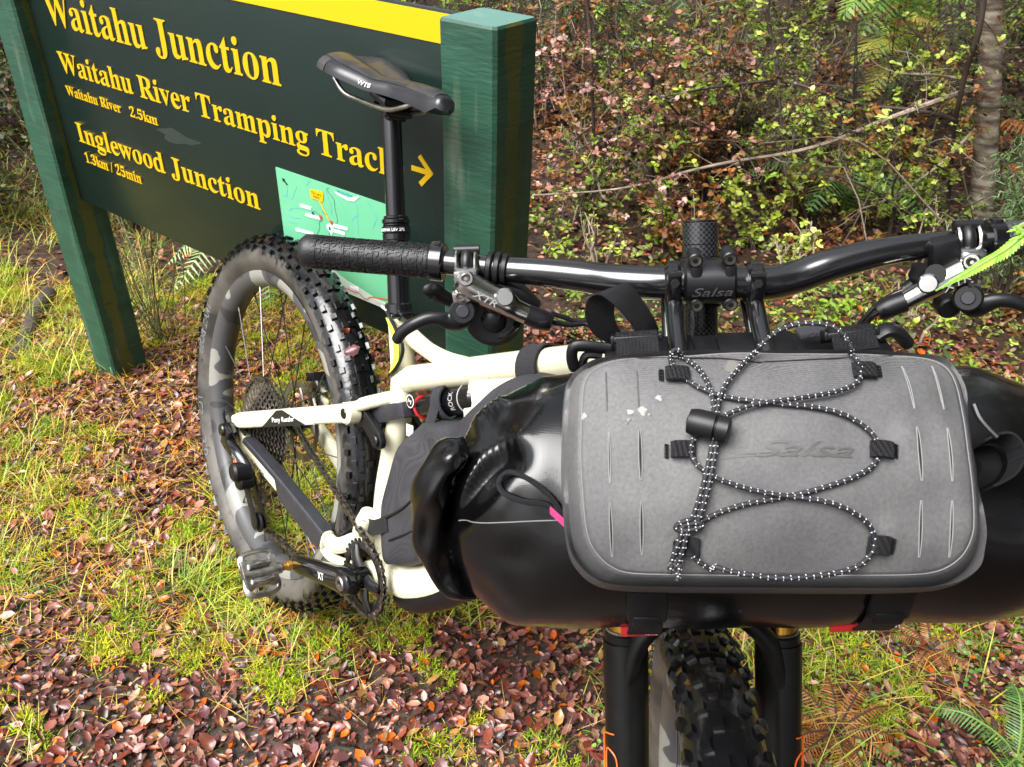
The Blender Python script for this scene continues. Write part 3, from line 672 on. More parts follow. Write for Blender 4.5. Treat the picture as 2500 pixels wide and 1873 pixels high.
g = G(); g.cyl(k0+dK*LK*.38, k0+dK*LK*.56, .0125, 24); g.build('shock_shaft', M_blk, shock)
g = G(); g.cyl(k0+dK*LK*.44, k0+dK*LK*.62, .0145, 24, bev=.002); g.cyl(k0+dK*LK*.61, k0+dK*LK*.97, .0200, 28, bev=.003)
g.cyl(k0+dK*LK*.95, k0+dK*(LK+.015), .013, 18); g.build('air_can', M_blk, shock)
g = G(); P = [k0+dK*LK*.50+.0150*(math.cos(t)*uK+math.sin(t)*np.array([0, 1.0, 0])) for t in np.linspace(0, 2*math.pi, 33)[:-1]]; g.tube(P, .0022, 8, closed=True); g.build('travel_ring', M_redring, shock)
g = G()
for h in (.71, .885): g.tube([k0+dK*LK*h+.0203*(math.cos(t)*uK+math.sin(t)*np.array([0, 1.0, 0])) for t in np.linspace(0, 2*math.pi, 33)[:-1]], .0008, 6, closed=True)
g.build('can_stripe', M_decalg, shock)
g = G(); g.cyl(k0+dK*LK*.635+uK*(-.022), k0+dK*LK*.635+uK*(-.031), .007, 14, bev=.001); g.cyl(k0+dK*LK*.635+uK*(.020), k0+dK*LK*.635+uK*(.029), .007, 14, bev=.001); g.build('damper_knob', M_bluek, shock)
def canf(a, b_, c_):
    th = -b_/.0225; return k0+dK*(LK*.80+a)+(.0203+c_)*(math.cos(th+.25)*np.array([0, -1.0, 0])+math.sin(th+.25)*uK)
def canf2(a, b_, c_):
    th = a/.0200; hor = np.array([0, -1.0, 0]); return k0+dK*(LK*.845-b_)+(.0203+c_)*(math.cos(th)*hor+math.sin(th)*uK)
text('can_lettering', 'ROCK', M_decalg, shock, None, (1, 0, 0), (0, 0, 1), -.013, .013, .010, depth=.0003, fn=canf2)

# ---- wheels
def make_wheel(name, axle, local, wid_hub, front=False):
    w = bpy.data.objects.new(name, None); COL.objects.link(w); w.parent = bike; w.matrix_local = local@Matrix.Translation(axle)
    a = .0345; Rc = R_W-.0045-a
    # tyre carcass + knobs
    g = G(); ph = np.linspace(-2.25, 2.25, 31); n = 96
    prof = [(Rc+a*math.cos(p), a*1.06*math.sin(p)) for p in ph]; prof += [(.290, .018), (.290, -.018)]
    th = np.arange(n)*2*math.pi/n; V = np.concatenate([np.stack([r*np.cos(th), np.full(n, y), r*np.sin(th)], 1) for r, y in prof]); m_ = len(prof)
    g.add(V, [(i*n+k, i*n+(k+1) % n, ((i+1) % m_)*n+(k+1) % n, ((i+1) % m_)*n+k) for i in range(m_) for k in range(n)])
    pitch = 58; KN = []
    for i in range(pitch):
        t0 = 2*math.pi*i/pitch; dt = 2*math.pi/pitch
        rows = [(-.17, 0, .0125, .0088, .0042), (.17, 0, .0125, .0088, .0042), (-.50, .5, .0105, .0088, .0044), (.50, .5, .0105, .0088, .0044), (-.82, .05, .0105, .0075, .0046), (.82, .05, .0105, .0075, .0046), (-1.13, .5, .0110, .0068, .0050), (1.13, .5, .0110, .0068, .0050)]
        if i % 2: rows = [(p*1.05, o, hx*.82, hy*1.1, h) for p, o, hx, hy, h in rows]
        for p, o, hx, hy, h in rows: KN.append((t0+o*dt, p, hx, hy, h))
    for t, p, hx, hy, h in KN:
        c_ = np.array([math.cos(t), 0, math.sin(t)]); tg = np.array([-math.sin(t), 0, math.cos(t)]); yv = np.array([0, 1.0, 0])
        o_ = c_*(Rc+a*math.cos(p))+yv*a*1.06*math.sin(p); nn = c_*math.cos(p)+yv*math.sin(p); ss = -c_*math.sin(p)+yv*math.cos(p)
        B = [o_+nn*(-.002)+tg*sx*hx*.5*1.15+ss*sy*hy*.5*1.1 for sx, sy in ((-1, -1), (1, -1), (1, 1), (-1, 1))]
        T = [o_+nn*h+tg*sx*hx*.5+ss*sy*hy*.5 for sx, sy in ((-1, -1), (1, -1), (1, 1), (-1, 1))]
        g.add(B+T, [(4, 5, 6, 7), (0, 1, 5, 4), (1, 2, 6, 5), (2, 3, 7, 6), (3, 0, 4, 7)])
    tyre = g.build('tyre', M_tyre, w, None, 35)
    for s_, t0, sp_ in (('TRAIL BOSS', 2.72, .40), ('TCS', 3.42, .14), ('3.0', 3.72, .13)):
        for sd_ in ((-1,) if not front else ()):
            rr = Rc-.004
            def tf(a_, b_, c_, t0=t0):
                t = t0+a_; r = rr-.010+b_; p = math.acos(max(-1, min(1, (r-Rc)/a))); return np.array([r*math.cos(t), -(a*1.06*math.sin(p)+.0006+c_), r*math.sin(t)])
            text('sidewall_lettering', s_, M_side, tyre, None, (1, 0, 0), (0, 0, 1), 0, sp_, .017, depth=.0003, fn=tf)
    # rim
    g = G(); prof = [(.294, -.022), (.296, -.025), (.288, -.0255), (.278, -.0225), (.268, -.013), (.266, 0), (.268, .013), (.278, .0225), (.288, .0255), (.296, .025), (.294, .022), (.284, .018), (.284, -.018)]
    V = np.concatenate([np.stack([r*np.cos(th), np.full(n, y), r*np.sin(th)], 1) for r, y in prof]); m_ = len(prof)
    g.add(V, [(i*n+k, i*n+(k+1) % n, ((i+1) % m_)*n+(k+1) % n, ((i+1) % m_)*n+k) for i in range(m_) for k in range(n)]); g.build('rim', M_rim, w, None, 40)
    g = G(); hw = wid_hub/2; g.lathe([(.008, -hw), (.012, -hw+.01), (.014, -.034), (.029, -.032), (.029, -.029), (.016, -.024), (.015, .02), (.029, .030), (.029, .033), (.014, .036), (.012, hw-.01), (.008, hw)], 28); g.build('hub', M_satin, w)
    me = None
    for i in range(28):
        s_ = -1 if i % 2 else 1; t1 = 2*math.pi*(i+.25)/28; t0 = t1+(0.62 if (i//2) % 2 else -0.62)*1.0
        h = np.array([.028*math.cos(t0), .031*s_, .028*math.sin(t0)]); r_ = np.array([.270*math.cos(t1), .006*s_, .270*math.sin(t1)])
        nip = h+(r_-h)*.94
        g = G(); g.tube([h, nip], .0011, 6); g.tube([nip, r_], .0019, 6); g.build('spoke', M_spoke if (s_ > 0 or front is False and i % 4 == 3) else M_spokes, w)
    return w
rw = make_wheel('rear_wheel', (0, 0, 0), LB, .16)
g = G(); g.cyl((-0, -.092, 0), (0, .092, 0), .0085, 16); g.cyl((0, -.100, 0), (0, -.086, 0), .013, 18, bev=.002); g.build('axle', M_blk, rw)
# cassette: cogs with teeth
for k in range(11):
    rad = np.interp(k, [0, 10], [.0940, .029]); y = -.026-.0042*k; nt2 = int(round(np.interp(k, [0, 10], [46, 11]))); g = G(); poly = []
    for i in range(nt2):
        t = 2*math.pi*i/nt2; d_ = 2*math.pi/nt2
        poly += [((rad-.004)*math.cos(t-.36*d_), (rad-.004)*math.sin(t-.36*d_)), ((rad+.002)*math.cos(t-.10*d_), (rad+.002)*math.sin(t-.10*d_)), ((rad+.002)*math.cos(t+.10*d_), (rad+.002)*math.sin(t+.10*d_)), ((rad-.004)*math.cos(t+.36*d_), (rad-.004)*math.sin(t+.36*d_))]
    inner = [((rad*.62 if k < 7 else .014)*math.cos(2*math.pi*i/(4*nt2)), (rad*.62 if k < 7 else .014)*math.sin(2*math.pi*i/(4*nt2))) for i in range(4*nt2)]
    n4 = 4*nt2; V = [(p[0], y-.0009, p[1]) for p in poly]+[(p[0], y-.0009, p[1]) for p in inner]+[(p[0], y+.0009, p[1]) for p in poly]+[(p[0], y+.0009, p[1]) for p in inner]; F = []
    for i in range(n4):
        j = (i+1) % n4; F += [(i, j, n4+j, n4+i), (2*n4+j, 2*n4+i, 3*n4+i, 3*n4+j), (j, i, 2*n4+i, 2*n4+j), (n4+i, n4+j, 3*n4+j, 3*n4+i)]
    g.add(V, F)
    if k in (1, 3, 5):                              # carrier arms
        for q in range(6): t = q*math.pi/3+k*.1; g.box((rad*.5*math.cos(t), y, rad*.5*math.sin(t)), (rad*.7, .0016, .008), roty(-t))
    g.build('cog', M_steel if k < 2 else M_steel, rw, None, 30)
g = G(); g.cyl((0, -.075, 0), (0, -.022, 0), .018, 24); g.build('freehub', M_satin, rw)
# brake rotor and caliper on the far side
g = G(); poly = []; y = .044
for rr, r2 in ((.080, .066),):
    n4 = 72; V = []
    for i in range(n4): t = 2*math.pi*i/n4; w_ = 1+.02*math.sin(12*t); V += [(rr*w_*math.cos(t), y, rr*w_*math.sin(t)), (r2*w_*math.cos(t), y, r2*w_*math.sin(t)), (rr*w_*math.cos(t), y+.0018, rr*w_*math.sin(t)), (r2*w_*math.cos(t), y+.0018, r2*w_*math.sin(t))]
    F = []
    for i in range(n4): j = (i+1) % n4; F += [(4*i, 4*j, 4*j+1, 4*i+1), (4*i+2, 4*i+3, 4*j+3, 4*j+2), (4*i, 4*i+2, 4*j+2, 4*j), (4*i+1, 4*j+1, 4*j+3, 4*i+3)]
    g.add(V, F)
for q in range(5): t = q*2*math.pi/5; g.tube([(.022*math.cos(t), y+.001, .022*math.sin(t)), (.045*math.cos(t+.25), y+.001, .045*math.sin(t+.25)), (.067*math.cos(t+.55), y+.001, .067*math.sin(t+.55))], .003, 6)
g.cyl((0, y-.002, 0), (0, y+.004, 0), .024, 24); g.build('brake_rotor', M_alu, rw)
cc = bk(778, 940, .055)
g = G(); g.box(cc, (.050, .030, .030), roty(-.5), bev=.006); g.box(cc+[.01, .002, -.024], (.03, .022, .03), roty(-.3), bev=.004); cal = part(g, 'brake_caliper', M_chrome)
g = G()
for k in range(6): g.box(cc+roty(-.5)@np.array([-.005+.006*k, -.008, .017]), (.0025, .026, .016), roty(-.5), bev=.0006)
g.build('cooling_fin', M_satin, cal)

# ---- drivetrain
CRX = -.050
g = G(); n4 = 30; rad = .0605; V = []; F = []; prof = []
for i in range(n4):
    t = 2*math.pi*i/n4; d_ = 2*math.pi/n4
    prof += [(rad-.004, t-.3*d_), (rad+.0018, t-.1*d_), (rad+.0018, t+.1*d_), (rad-.004, t+.3*d_)]
m_ = len(prof)
for y in (-.0015, .0015):
    V += [(BB[0]+r*math.cos(t), CRX+y, BB[2]+r*math.sin(t)) for r, t in prof]+[(BB[0]+.047*math.cos(t), CRX+y, BB[2]+.047*math.sin(t)) for r, t in prof]
for i in range(m_):
    j = (i+1) % m_; F += [(i, j, m_+j, m_+i), (2*m_+j, 2*m_+i, 3*m_+i, 3*m_+j), (j, i, 2*m_+i, 2*m_+j), (m_+i, m_+j, 3*m_+j, 3*m_+i)]
g.add(V, F)
for q in range(4):
    t = .5+q*math.pi/2+(.22 if q % 2 else -.22)
    P = [(.018, -.004), (.034, -.006), (.052, -.003)]
    g.tube([BB+np.array([r*math.cos(t), CRX-BB[1]+dy, r*math.sin(t)]) for r, dy in P], [.012, .010, .008], 10, flat=.55)
    g.cyl(BB+np.array([.048*math.cos(t), CRX-.008, .048*math.sin(t)]), BB+np.array([.048*math.cos(t), CRX+.003, .048*math.sin(t)]), .0055, 12)
chainring = part(g, 'chainring', M_satin)
ce = bk(706, 1363, -.075)                          # crank end: crank arm runs back from the bottom bracket
cd_ = norm((ce-BB)*[1, 0, 1]); cu = norm(np.cross(cd_, [0, 1.0, 0])); CL = .172
c0 = BB+np.array([0, -.078, 0]); c1 = BB+cd_*CL+np.array([0, -.082, 0])
g = G(); th = (np.arange(18)+.5)*2*math.pi/18; V = []
for u, hh, ww in ((-.12, .006, .010), (-.10, .017, .013), (0, .022, .014), (.12, .0215, .013), (.3, .0195, .0115), (.6, .0175, .0105), (.85, .0165, .010), (.97, .016, .010), (1.06, .0115, .0085), (1.085, .004, .006)):
    q = lambda v: np.sign(v)*np.abs(v)**.7
    p = c0+(c1-c0)*u; V.append(p+hh*q(np.sin(th))[:, None]*cu+ww*q(np.cos(th))[:, None]*np.array([0, 1.0, 0]))
V = np.concatenate(V); g.add(V, [(i*18+k, i*18+(k+1) % 18, (i+1)*18+(k+1) % 18, (i+1)*18+k) for i in range(9) for k in range(18)]+[tuple(range(17, -1, -1)), tuple(9*18+k for k in range(18))])
g.cyl(BB+[0, -.090, 0], BB+[0, -.045, 0], .0165, 24)
crank = part(g, 'crank_arm', M_blk, smooth=45)
g = G(); g.lathe([(.0055, -.0910), (.0055, -.0935), (.0100, -.0940), (.0118, -.0925), (.0120, -.086)], 24, BB, (0, 1, 0), cap=False); g.lathe([(.0001, -.0905), (.0058, -.0908)], 20, BB, (0, 1, 0), cap=False); g.build('crank_cap', M_alu, crank)
text('crank_lettering', 'XT', M_decalw, crank, None, (1, 0, 0), (0, 0, 1), -.030, -.010, .012, depth=.0003, fn=lambda a, b_, c_: c0+cd_*(.055+.020+a*-1.0-.03)+cu*(-.006+b_)*-1+np.array([0, -.0135-c_, 0]))
g = G(); g.cyl(c1+[0, -.006, 0], c1+[0, -.026, 0], .0065, 12); g.cyl(c1+[0, -.010, 0], c1+[0, -.018, 0], .0085, 8); g.build('pedal_axle', mat('brass_washer', (.62, .36, .10), .35, metal=.9), crank)
c0l = BB+np.array([0, .078, 0]); c1l = BB-cd_*CL+np.array([0, .082, 0])
g = G(); g.tube([c0l-(c1l-c0l)*.08, c0l, c0l+(c1l-c0l)*.3, c1l, c1l+(c1l-c0l)*.06], [.010, .019, .016, .014, .006], 14, flat=.6); part(g, 'crank_arm', M_blk)
# pedal: trail clipless, cage around a silver body
def make_pedal(c, side, tilt):
    """c centre, side -1 right; the body turns about its axle by tilt"""
    Rp = roty(tilt)@np.diag([1, 1, 1]); loc = lambda x, y, z: c+Rp@np.array([x, y*side*-1*-1, z])
    Y = side; Rp = Rp*.80
    g = G()
    ring = [(-.043, .022), (-.043, -.022), (-.030, -.034), (.0, -.031), (.030, -.034), (.043, -.022), (.043, .022), (.030, .034), (0, .031), (-.030, .034)]
    P = spline([c+Rp@np.array([x, y, 0]) for x, y in ring], 60, closed=True); g.tube(P, .0030, 8, closed=True, flat=1.8)
    p_ = part(g, 'pedal', M_alu)
    g = G(); g.cyl(c+Rp@np.array([0, -.036, 0]), c+Rp@np.array([0, .046, 0]), .0095, 16)
    for sx in (-1, 1):
        g.prism([(-.020, .008), (.020, .008), (.026, .016), (.020, .027), (.012, .022), (-.012, .022), (-.020, .027), (-.026, .016)], c, Rp@np.array([0, 1.0, 0]), Rp@np.array([float(sx), 0, 0]), .013, bev=.002)
    for sy in (-1, 1): g.prism([(-.026, -.004), (.026, -.004), (.022, .008), (-.024, .010)], c+Rp@np.array([0, sy*.026, 0]), Rp@np.array([1.0, 0, 0]), Rp@np.array([0, float(sy), 0]), .014, bev=.002)
    g.build('pedal_body', M_alu, p_)
    g = G(); g.tube([c+Rp@np.array([-.016, -.022, .010]), c+Rp@np.array([-.018, 0, .012]), c+Rp@np.array([-.016, .022, .010])], .004, 8); g.tube([c+Rp@np.array([.016, -.022, .010]), c+Rp@np.array([.020, 0, .012]), c+Rp@np.array([.016, .022, .010])], .004, 8); g.build('cleat_clamp', M_chrome, p_)
    return p_
_q = BM.T@(CC-(BM@(c1+[0, 0, R_W])+BT)); PT_ = math.atan2(_q[0], _q[2])*.85
make_pedal(c1+np.array([0, -.066, -.0]), -1, PT_)
make_pedal(c1l+np.array([0, .066, 0]), 1, PT_)
# derailleur
dm = bk(556, 1048, -.105); dp = bk(600, 1168, -.098)
g = G(); g.box((dm+bk(562, 1085, -.105))/2, (.030, .020, .046), roty(.2), bev=.006); g.cyl(dm+[0, -.014, 0], dm+[0, .012, 0], .012, 18, bev=.002)
g.tube(spline([bk(558, 1075, -.104), bk(578, 1110, -.108), bk(606, 1150, -.10)], 10), [.014, .015, .015, .015, .015, .015, .015, .015, .014, .012], 12, flat=.75)
der = part(g, 'rear_derailleur', M_blk)
g = G(); q = bk(592, 1150, -.108); g.cyl(q+[0, -.020, 0], q+[0, .016, 0], .0175, 20, bev=.004); g.cyl(bk(600, 1172, -.10)+[0, -.016, 0], bk(600, 1172, -.10)+[0, .012, 0], .017, 20, bev=.003); g.build('clutch_housing', M_plast, der)
g = G(); g.box(bk(580, 1135, -.116), (.026, .008, .007), roty(.1), bev=.002); g.build('clutch_lever', M_orange, der)
text('derailleur_lettering', 'XTR', M_decalg, der, bk(564, 1112, -.122), norm(bk(592, 1150, -.122)-bk(564, 1112, -.122)), (0, 0, 1), .002, .024, .006, depth=.0003)
g = G(); pa = bk(606, 1162, -.086); pb = bk(632, 1275, -.086); d_ = norm(pb-pa); u_ = norm(np.cross(d_, [0, 1.0, 0])); Lc = np.linalg.norm(pb-pa)
for y in (-.008, .008): g.prism([(-.012, -.010), (-.004, -.014), (.03, -.011), (Lc*.7, -.008), (Lc, -.014), (Lc+.012, -.008), (Lc+.014, .006), (Lc, .014), (Lc*.6, .010), (.02, .010), (-.008, .012)], pa+[0, y, 0], d_, u_, .0025, bev=.0006)
g.build('cage', M_satin, der)
for p_ in (pa, pb): g = G(); g.lathe([(.004, -.003), (.016, -.003), (.0185, -.0012), (.0185, .0012), (.016, .003), (.004, .003)], 22, p_); g.build('jockey_wheel', M_plast, der)
# cable loop by the dropout
g = G(); g.tube(spline([ca+[-.004, -.008, -.012], bk(546, 1010, -.095), bk(552, 1004, -.09), bk(576, 1030, -.085), bk(598, 1062, -.085)], 20), .0024, 8); part(g, 'derailleur_cable', M_cable)
# chain: outer and inner plates round ring, cage and cog
cogr, cogy = .0920, -.030
def arc(c, r, a0, a1, n): return [c+np.array([r*math.cos(t), 0, r*math.sin(t)]) for t in np.linspace(a0, a1, n)]
BBc = np.array([BB[0], CRX, BB[2]]); HC = np.array([0, cogy, 0])
up0 = BBc+.0605*np.array([math.cos(1.55), 0, math.sin(1.55)]); up1 = HC+cogr*np.array([math.cos(1.45), 0, math.sin(1.45)])
lo0 = BBc+.0605*np.array([math.cos(-1.75), 0, math.sin(-1.75)])
PB = pb*[1, 0, 1]+[0, -.072, 0]; PA = pa*[1, 0, 1]+[0, -.066, 0]
path = [up1+(up0-up1)*t for t in np.linspace(0, 1, 12)]+arc(BBc, .0605, 1.5, -1.7, 16)
path += [lo0+(PB+np.array([.003, 0, -.018])-lo0)*t for t in np.linspace(.05, 1, 10)]
path += [PB+np.array([-.018, 0, 0]), (PA+PB)/2, PA+np.array([.017, 0, .0]), PA+np.array([.008, 0, .016]), HC+cogr*np.array([math.cos(-1.9), 0, math.sin(-1.9)])]
path += arc(HC, cogr, -2.1, -4.7, 22)
P = spline(path, 900); seg = np.concatenate([[0], np.cumsum(np.linalg.norm(np.diff(P, axis=0), axis=1))]); nl = int(seg[-1]/.0127)
Q = np.stack([np.interp(np.arange(nl+1)*.0127, seg, P[:, k]) for k in range(3)], 1)
g = G()
plate8 = [(-.0045, 0), (-.003, .0042), (.0, .0044), (.0035, .0032), (.0063, .0028), (.0092, .0032), (.0127, .0044), (.0157, .0042), (.0172, 0), (.0157, -.0042), (.0127, -.0044), (.0092, -.0032), (.0063, -.0028), (.0035, -.0032), (0, -.0044), (-.003, -.0042)]
for i in range(nl):
    a_, b_ = Q[i], Q[i+1]; d_ = norm(b_-a_); y_ = norm(np.array([0, 1.0, 0])-d_*d_[1]); u_ = np.cross(d_, y_); off = .0030 if i % 2 else .0018
    for s in (-1, 1):
        V = [a_+d_*x_+u_*z_+y_*s*off for x_, z_ in plate8]+[a_+d_*x_+u_*z_+y_*s*(off+.001) for x_, z_ in plate8]
        k = 16; g.add(V, [tuple(range(k)), tuple(range(2*k-1, k-1, -1))]+[(q, (q+1) % k, k+(q+1) % k, k+q) for q in range(k)])
    g.cyl(a_-y_*.0040, a_+y_*.0040, .0022, 6)
part(g, 'chain', M_chainm, smooth=0)

# ---- steered front end (coordinates: forward, left, up from the steering axis)
LSp = lambda g, name, m, smooth=38, parent=bike, local=LS: g.build(name, m, parent, local if parent is bike else None, smooth)
axs = AXD
# bar
Fs = lambda l: .048-.055*max(0, abs(l)-.05)/.33*.75
barpx = [(742, 612), (900, 626), (1075, 640), (1206, 655), (1330, 665), (1420, 675), (1500, 685), (1605, 691), (1729, 688), (1866, 691), (1944, 676), (2034, 645), (2147, 617), (2260, 600), (2373, 589), (2464, 583)]
barp = []
for px, py in barpx:
    l = st(px, py, .045)[1]; barp.append(st(px, py, Fs(l)))
barp[7] = st(1605, 691, .050); barp[8] = st(1729, 688, .051); barp[9] = st(1866, 691, .050)
barp.append(barp[-1]+(barp[-1]-barp[-2])*1.1+np.array([-.004, 0, 0])); barp.append(barp[-1]+(barp[-1]-barp[-2])*.45)
BP = spline(barp, 90); bl = BP[:, 1]
rad = np.interp(np.abs(bl), [0, .045, .11, .2, .4], [.0160, .0160, .0150, .0115, .0111])
g = G(); g.tube(BP, rad, 22); bar = LSp(g, 'handlebar', M_blkbar)
def bar_at(l): return np.array([np.interp(l, bl, BP[:, k]) for k in range(3)])
def bar_dir(l): return norm(bar_at(l+.01)-bar_at(l-.01))
# grips with raised pattern
lmin = bl.min(); lmax = bl.max()
ginR = st(1078, 640, .02)[1]; ginL = st(2408, 588, .02)[1]
for side, (l0, l1) in ((-1, (ginR, lmin-.002)), (1, (ginL, lmax+.002))):
    n = 30; P = np.array([bar_at(l) if bl.min() <= l <= bl.max() else bar_at(np.clip(l, bl.min(), bl.max())) for l in np.linspace(l0, l1, n)]); P[-1] = P[-2]+(P[-2]-P[-3])
    r_ = np.full(n, .0158); r_[-1] = .0125; r_[-2] = .0166; r_[-3] = .0170; r_[-4] = .0166
    g = G(); g.tube(P, r_, 28); 
    if side == -1:
        seg = np.concatenate([[0], np.cumsum(np.linalg.norm(np.diff(P, axis=0), axis=1))]); tot = seg[-1]
        def gpt(s, a, r):
            p = np.array([np.interp(s, seg, P[:, k]) for k in range(3)]); d_ = norm(P[-5]-P[4]); e1 = norm(np.cross(d_, [0, 0, 1.0])); e2 = np.cross(d_, e1); return p+r*(math.cos(a)*e1+math.sin(a)*e2)
        # raised letters running round the grip in columns, with thin rings between
        cols = 17; words = ['SADVEBY', 'BIKESA', 'DVBYBI', 'KESADV']
        for c_ in range(cols):
            s0_ = tot-.012-(c_+1)*(tot-.018)/cols; wd = (tot-.018)/cols
            if c_ % 2 == 0: g.tube([gpt(s0_, t, .0162) for t in np.linspace(0, 2*math.pi, 29)[:-1]], .0007, 5, closed=True)
            for rep in range(3):
                a0 = rep*2*math.pi/3+c_*.9
                text('', words[(c_+rep) % 4], None, None, None, (1, 0, 0), (0, 0, 1), 0, 2.0, wd*.78, depth=.0015, fn=lambda a, b_, c2, s0_=s0_, wd=wd, a0=a0: gpt(s0_+wd*.12+b_, a0-a, .0153+c2), g=g)
    else:
        pass
    gr = LSp(g, 'grip', M_rub, 40)
    if side == 1:
        gr.data.materials[0] = mat('dimpled_grip_rubber', (.030, .030, .034), .55, bump=(260, 1.0, 'vor'))
    d_ = norm(P[1]-P[0]); g = G(); g.cyl(P[0]-d_*.004, P[0]+d_*.010, .0185, 26, bev=.0015); g.box(P[0]+d_*.003+np.array([.0, 0, .0165]), (.010, .010, .008), bev=.002); g.build('lock_ring', M_blk, gr)
# stem: body from steerer to bar, four-bolt face plate
cb_ = barp[8]
g = G(); g.cyl(axs*-.022, axs*.022, .0205, 28, bev=.002); g.box((cb_*[1, 0, 1]+[0, 0, 0])/2+[0.002, 0, 0], (.052, .030, .036), roty(0), bev=.007)
prof = [(-.0235, .0215), (-.0235, .012)]
g.cyl(cb_*[1, 0, 1]+[0, -.0235, 0], cb_*[1, 0, 1]+[0, .0235, 0], .0205, 30, bev=.0025)
bolts = [st(px, py, .067) for px, py in ((1698, 636), (1782, 632), (1701, 745), (1784, 743))]
for b_ in bolts: g.cyl(b_*[0, 1, 1]+[.050, 0, 0], b_*[0, 1, 1]+[.069, 0, 0], .0066, 18, bev=.001)
for s in (0, 1): g.box(np.array([.060, (bolts[0]+bolts[2])[1]/2 if s == 0 else (bolts[1]+bolts[3])[1]/2, cb_[2]]), (.016, .011, abs(bolts[0][2]-bolts[2][2])), bev=.003)
stem = LSp(g, 'stem', M_satin)
for b_ in bolts:
    g = G(); q = b_*[0, 1, 1]+[.0692, 0, 0]; g.lathe([(.0024, 0), (.0050, .0003), (.0052, -.002)], 18, q, (1, 0, 0), cap=False); g.lathe([(.0023, -.003), (.0001, -.0031)], 8, q, (1, 0, 0), cap=False); g.build('bolt', M_steel, stem)
text('stem_lettering', 'Salsa', mat('dim_stem_print', (.05, .05, .05), .5), stem, None, (1, 0, 0), (0, 0, 1), -.0165, .0195, .0085, depth=.0003, shear=.3, fn=lambda a, b_, c_: cb_*[1, 0, 1]+np.array([math.sqrt(max(0, .0207**2-(b_-.006)**2))+c_+.0002, a, b_-.006]))
# spacers and headset
g = G()
def on_axis(px, py, F=0.0): q = st(px, py, F); return q
spz = ((.0225, .0345), (.0347, .056), (-.056, -.0225))
Ls2 = LS@mat4(np.stack([norm(np.cross([0, 1.0, 0], axs)), [0, 1.0, 0], axs], 1))
for a, b_ in spz: g = G(); g.cyl((0, 0, a), (0, 0, b_), .0172, 32, bev=.0006); g.build('steerer_spacer', M_carbon, bike, Ls2)

g = G(); g.cyl(axs*.056, axs*.0585, .0165, 28, bev=.0008); g.cyl(axs*-.068, axs*-.056, .0240, 32, r2=.0185, bev=.001); hs_ = LSp(g, 'headset', M_blk)
text('headset_lettering', 'CANE CREEK', M_decalw, hs_, None, (1, 0, 0), (0, 0, 1), -.016, .016, .0030, depth=.0003, fn=lambda a, b_, c_: axs*(-.0625)+np.array([0, 0, b_-.001])+(.0222+c_)*np.array([math.cos(a/.022), math.sin(a/.022), 0]))

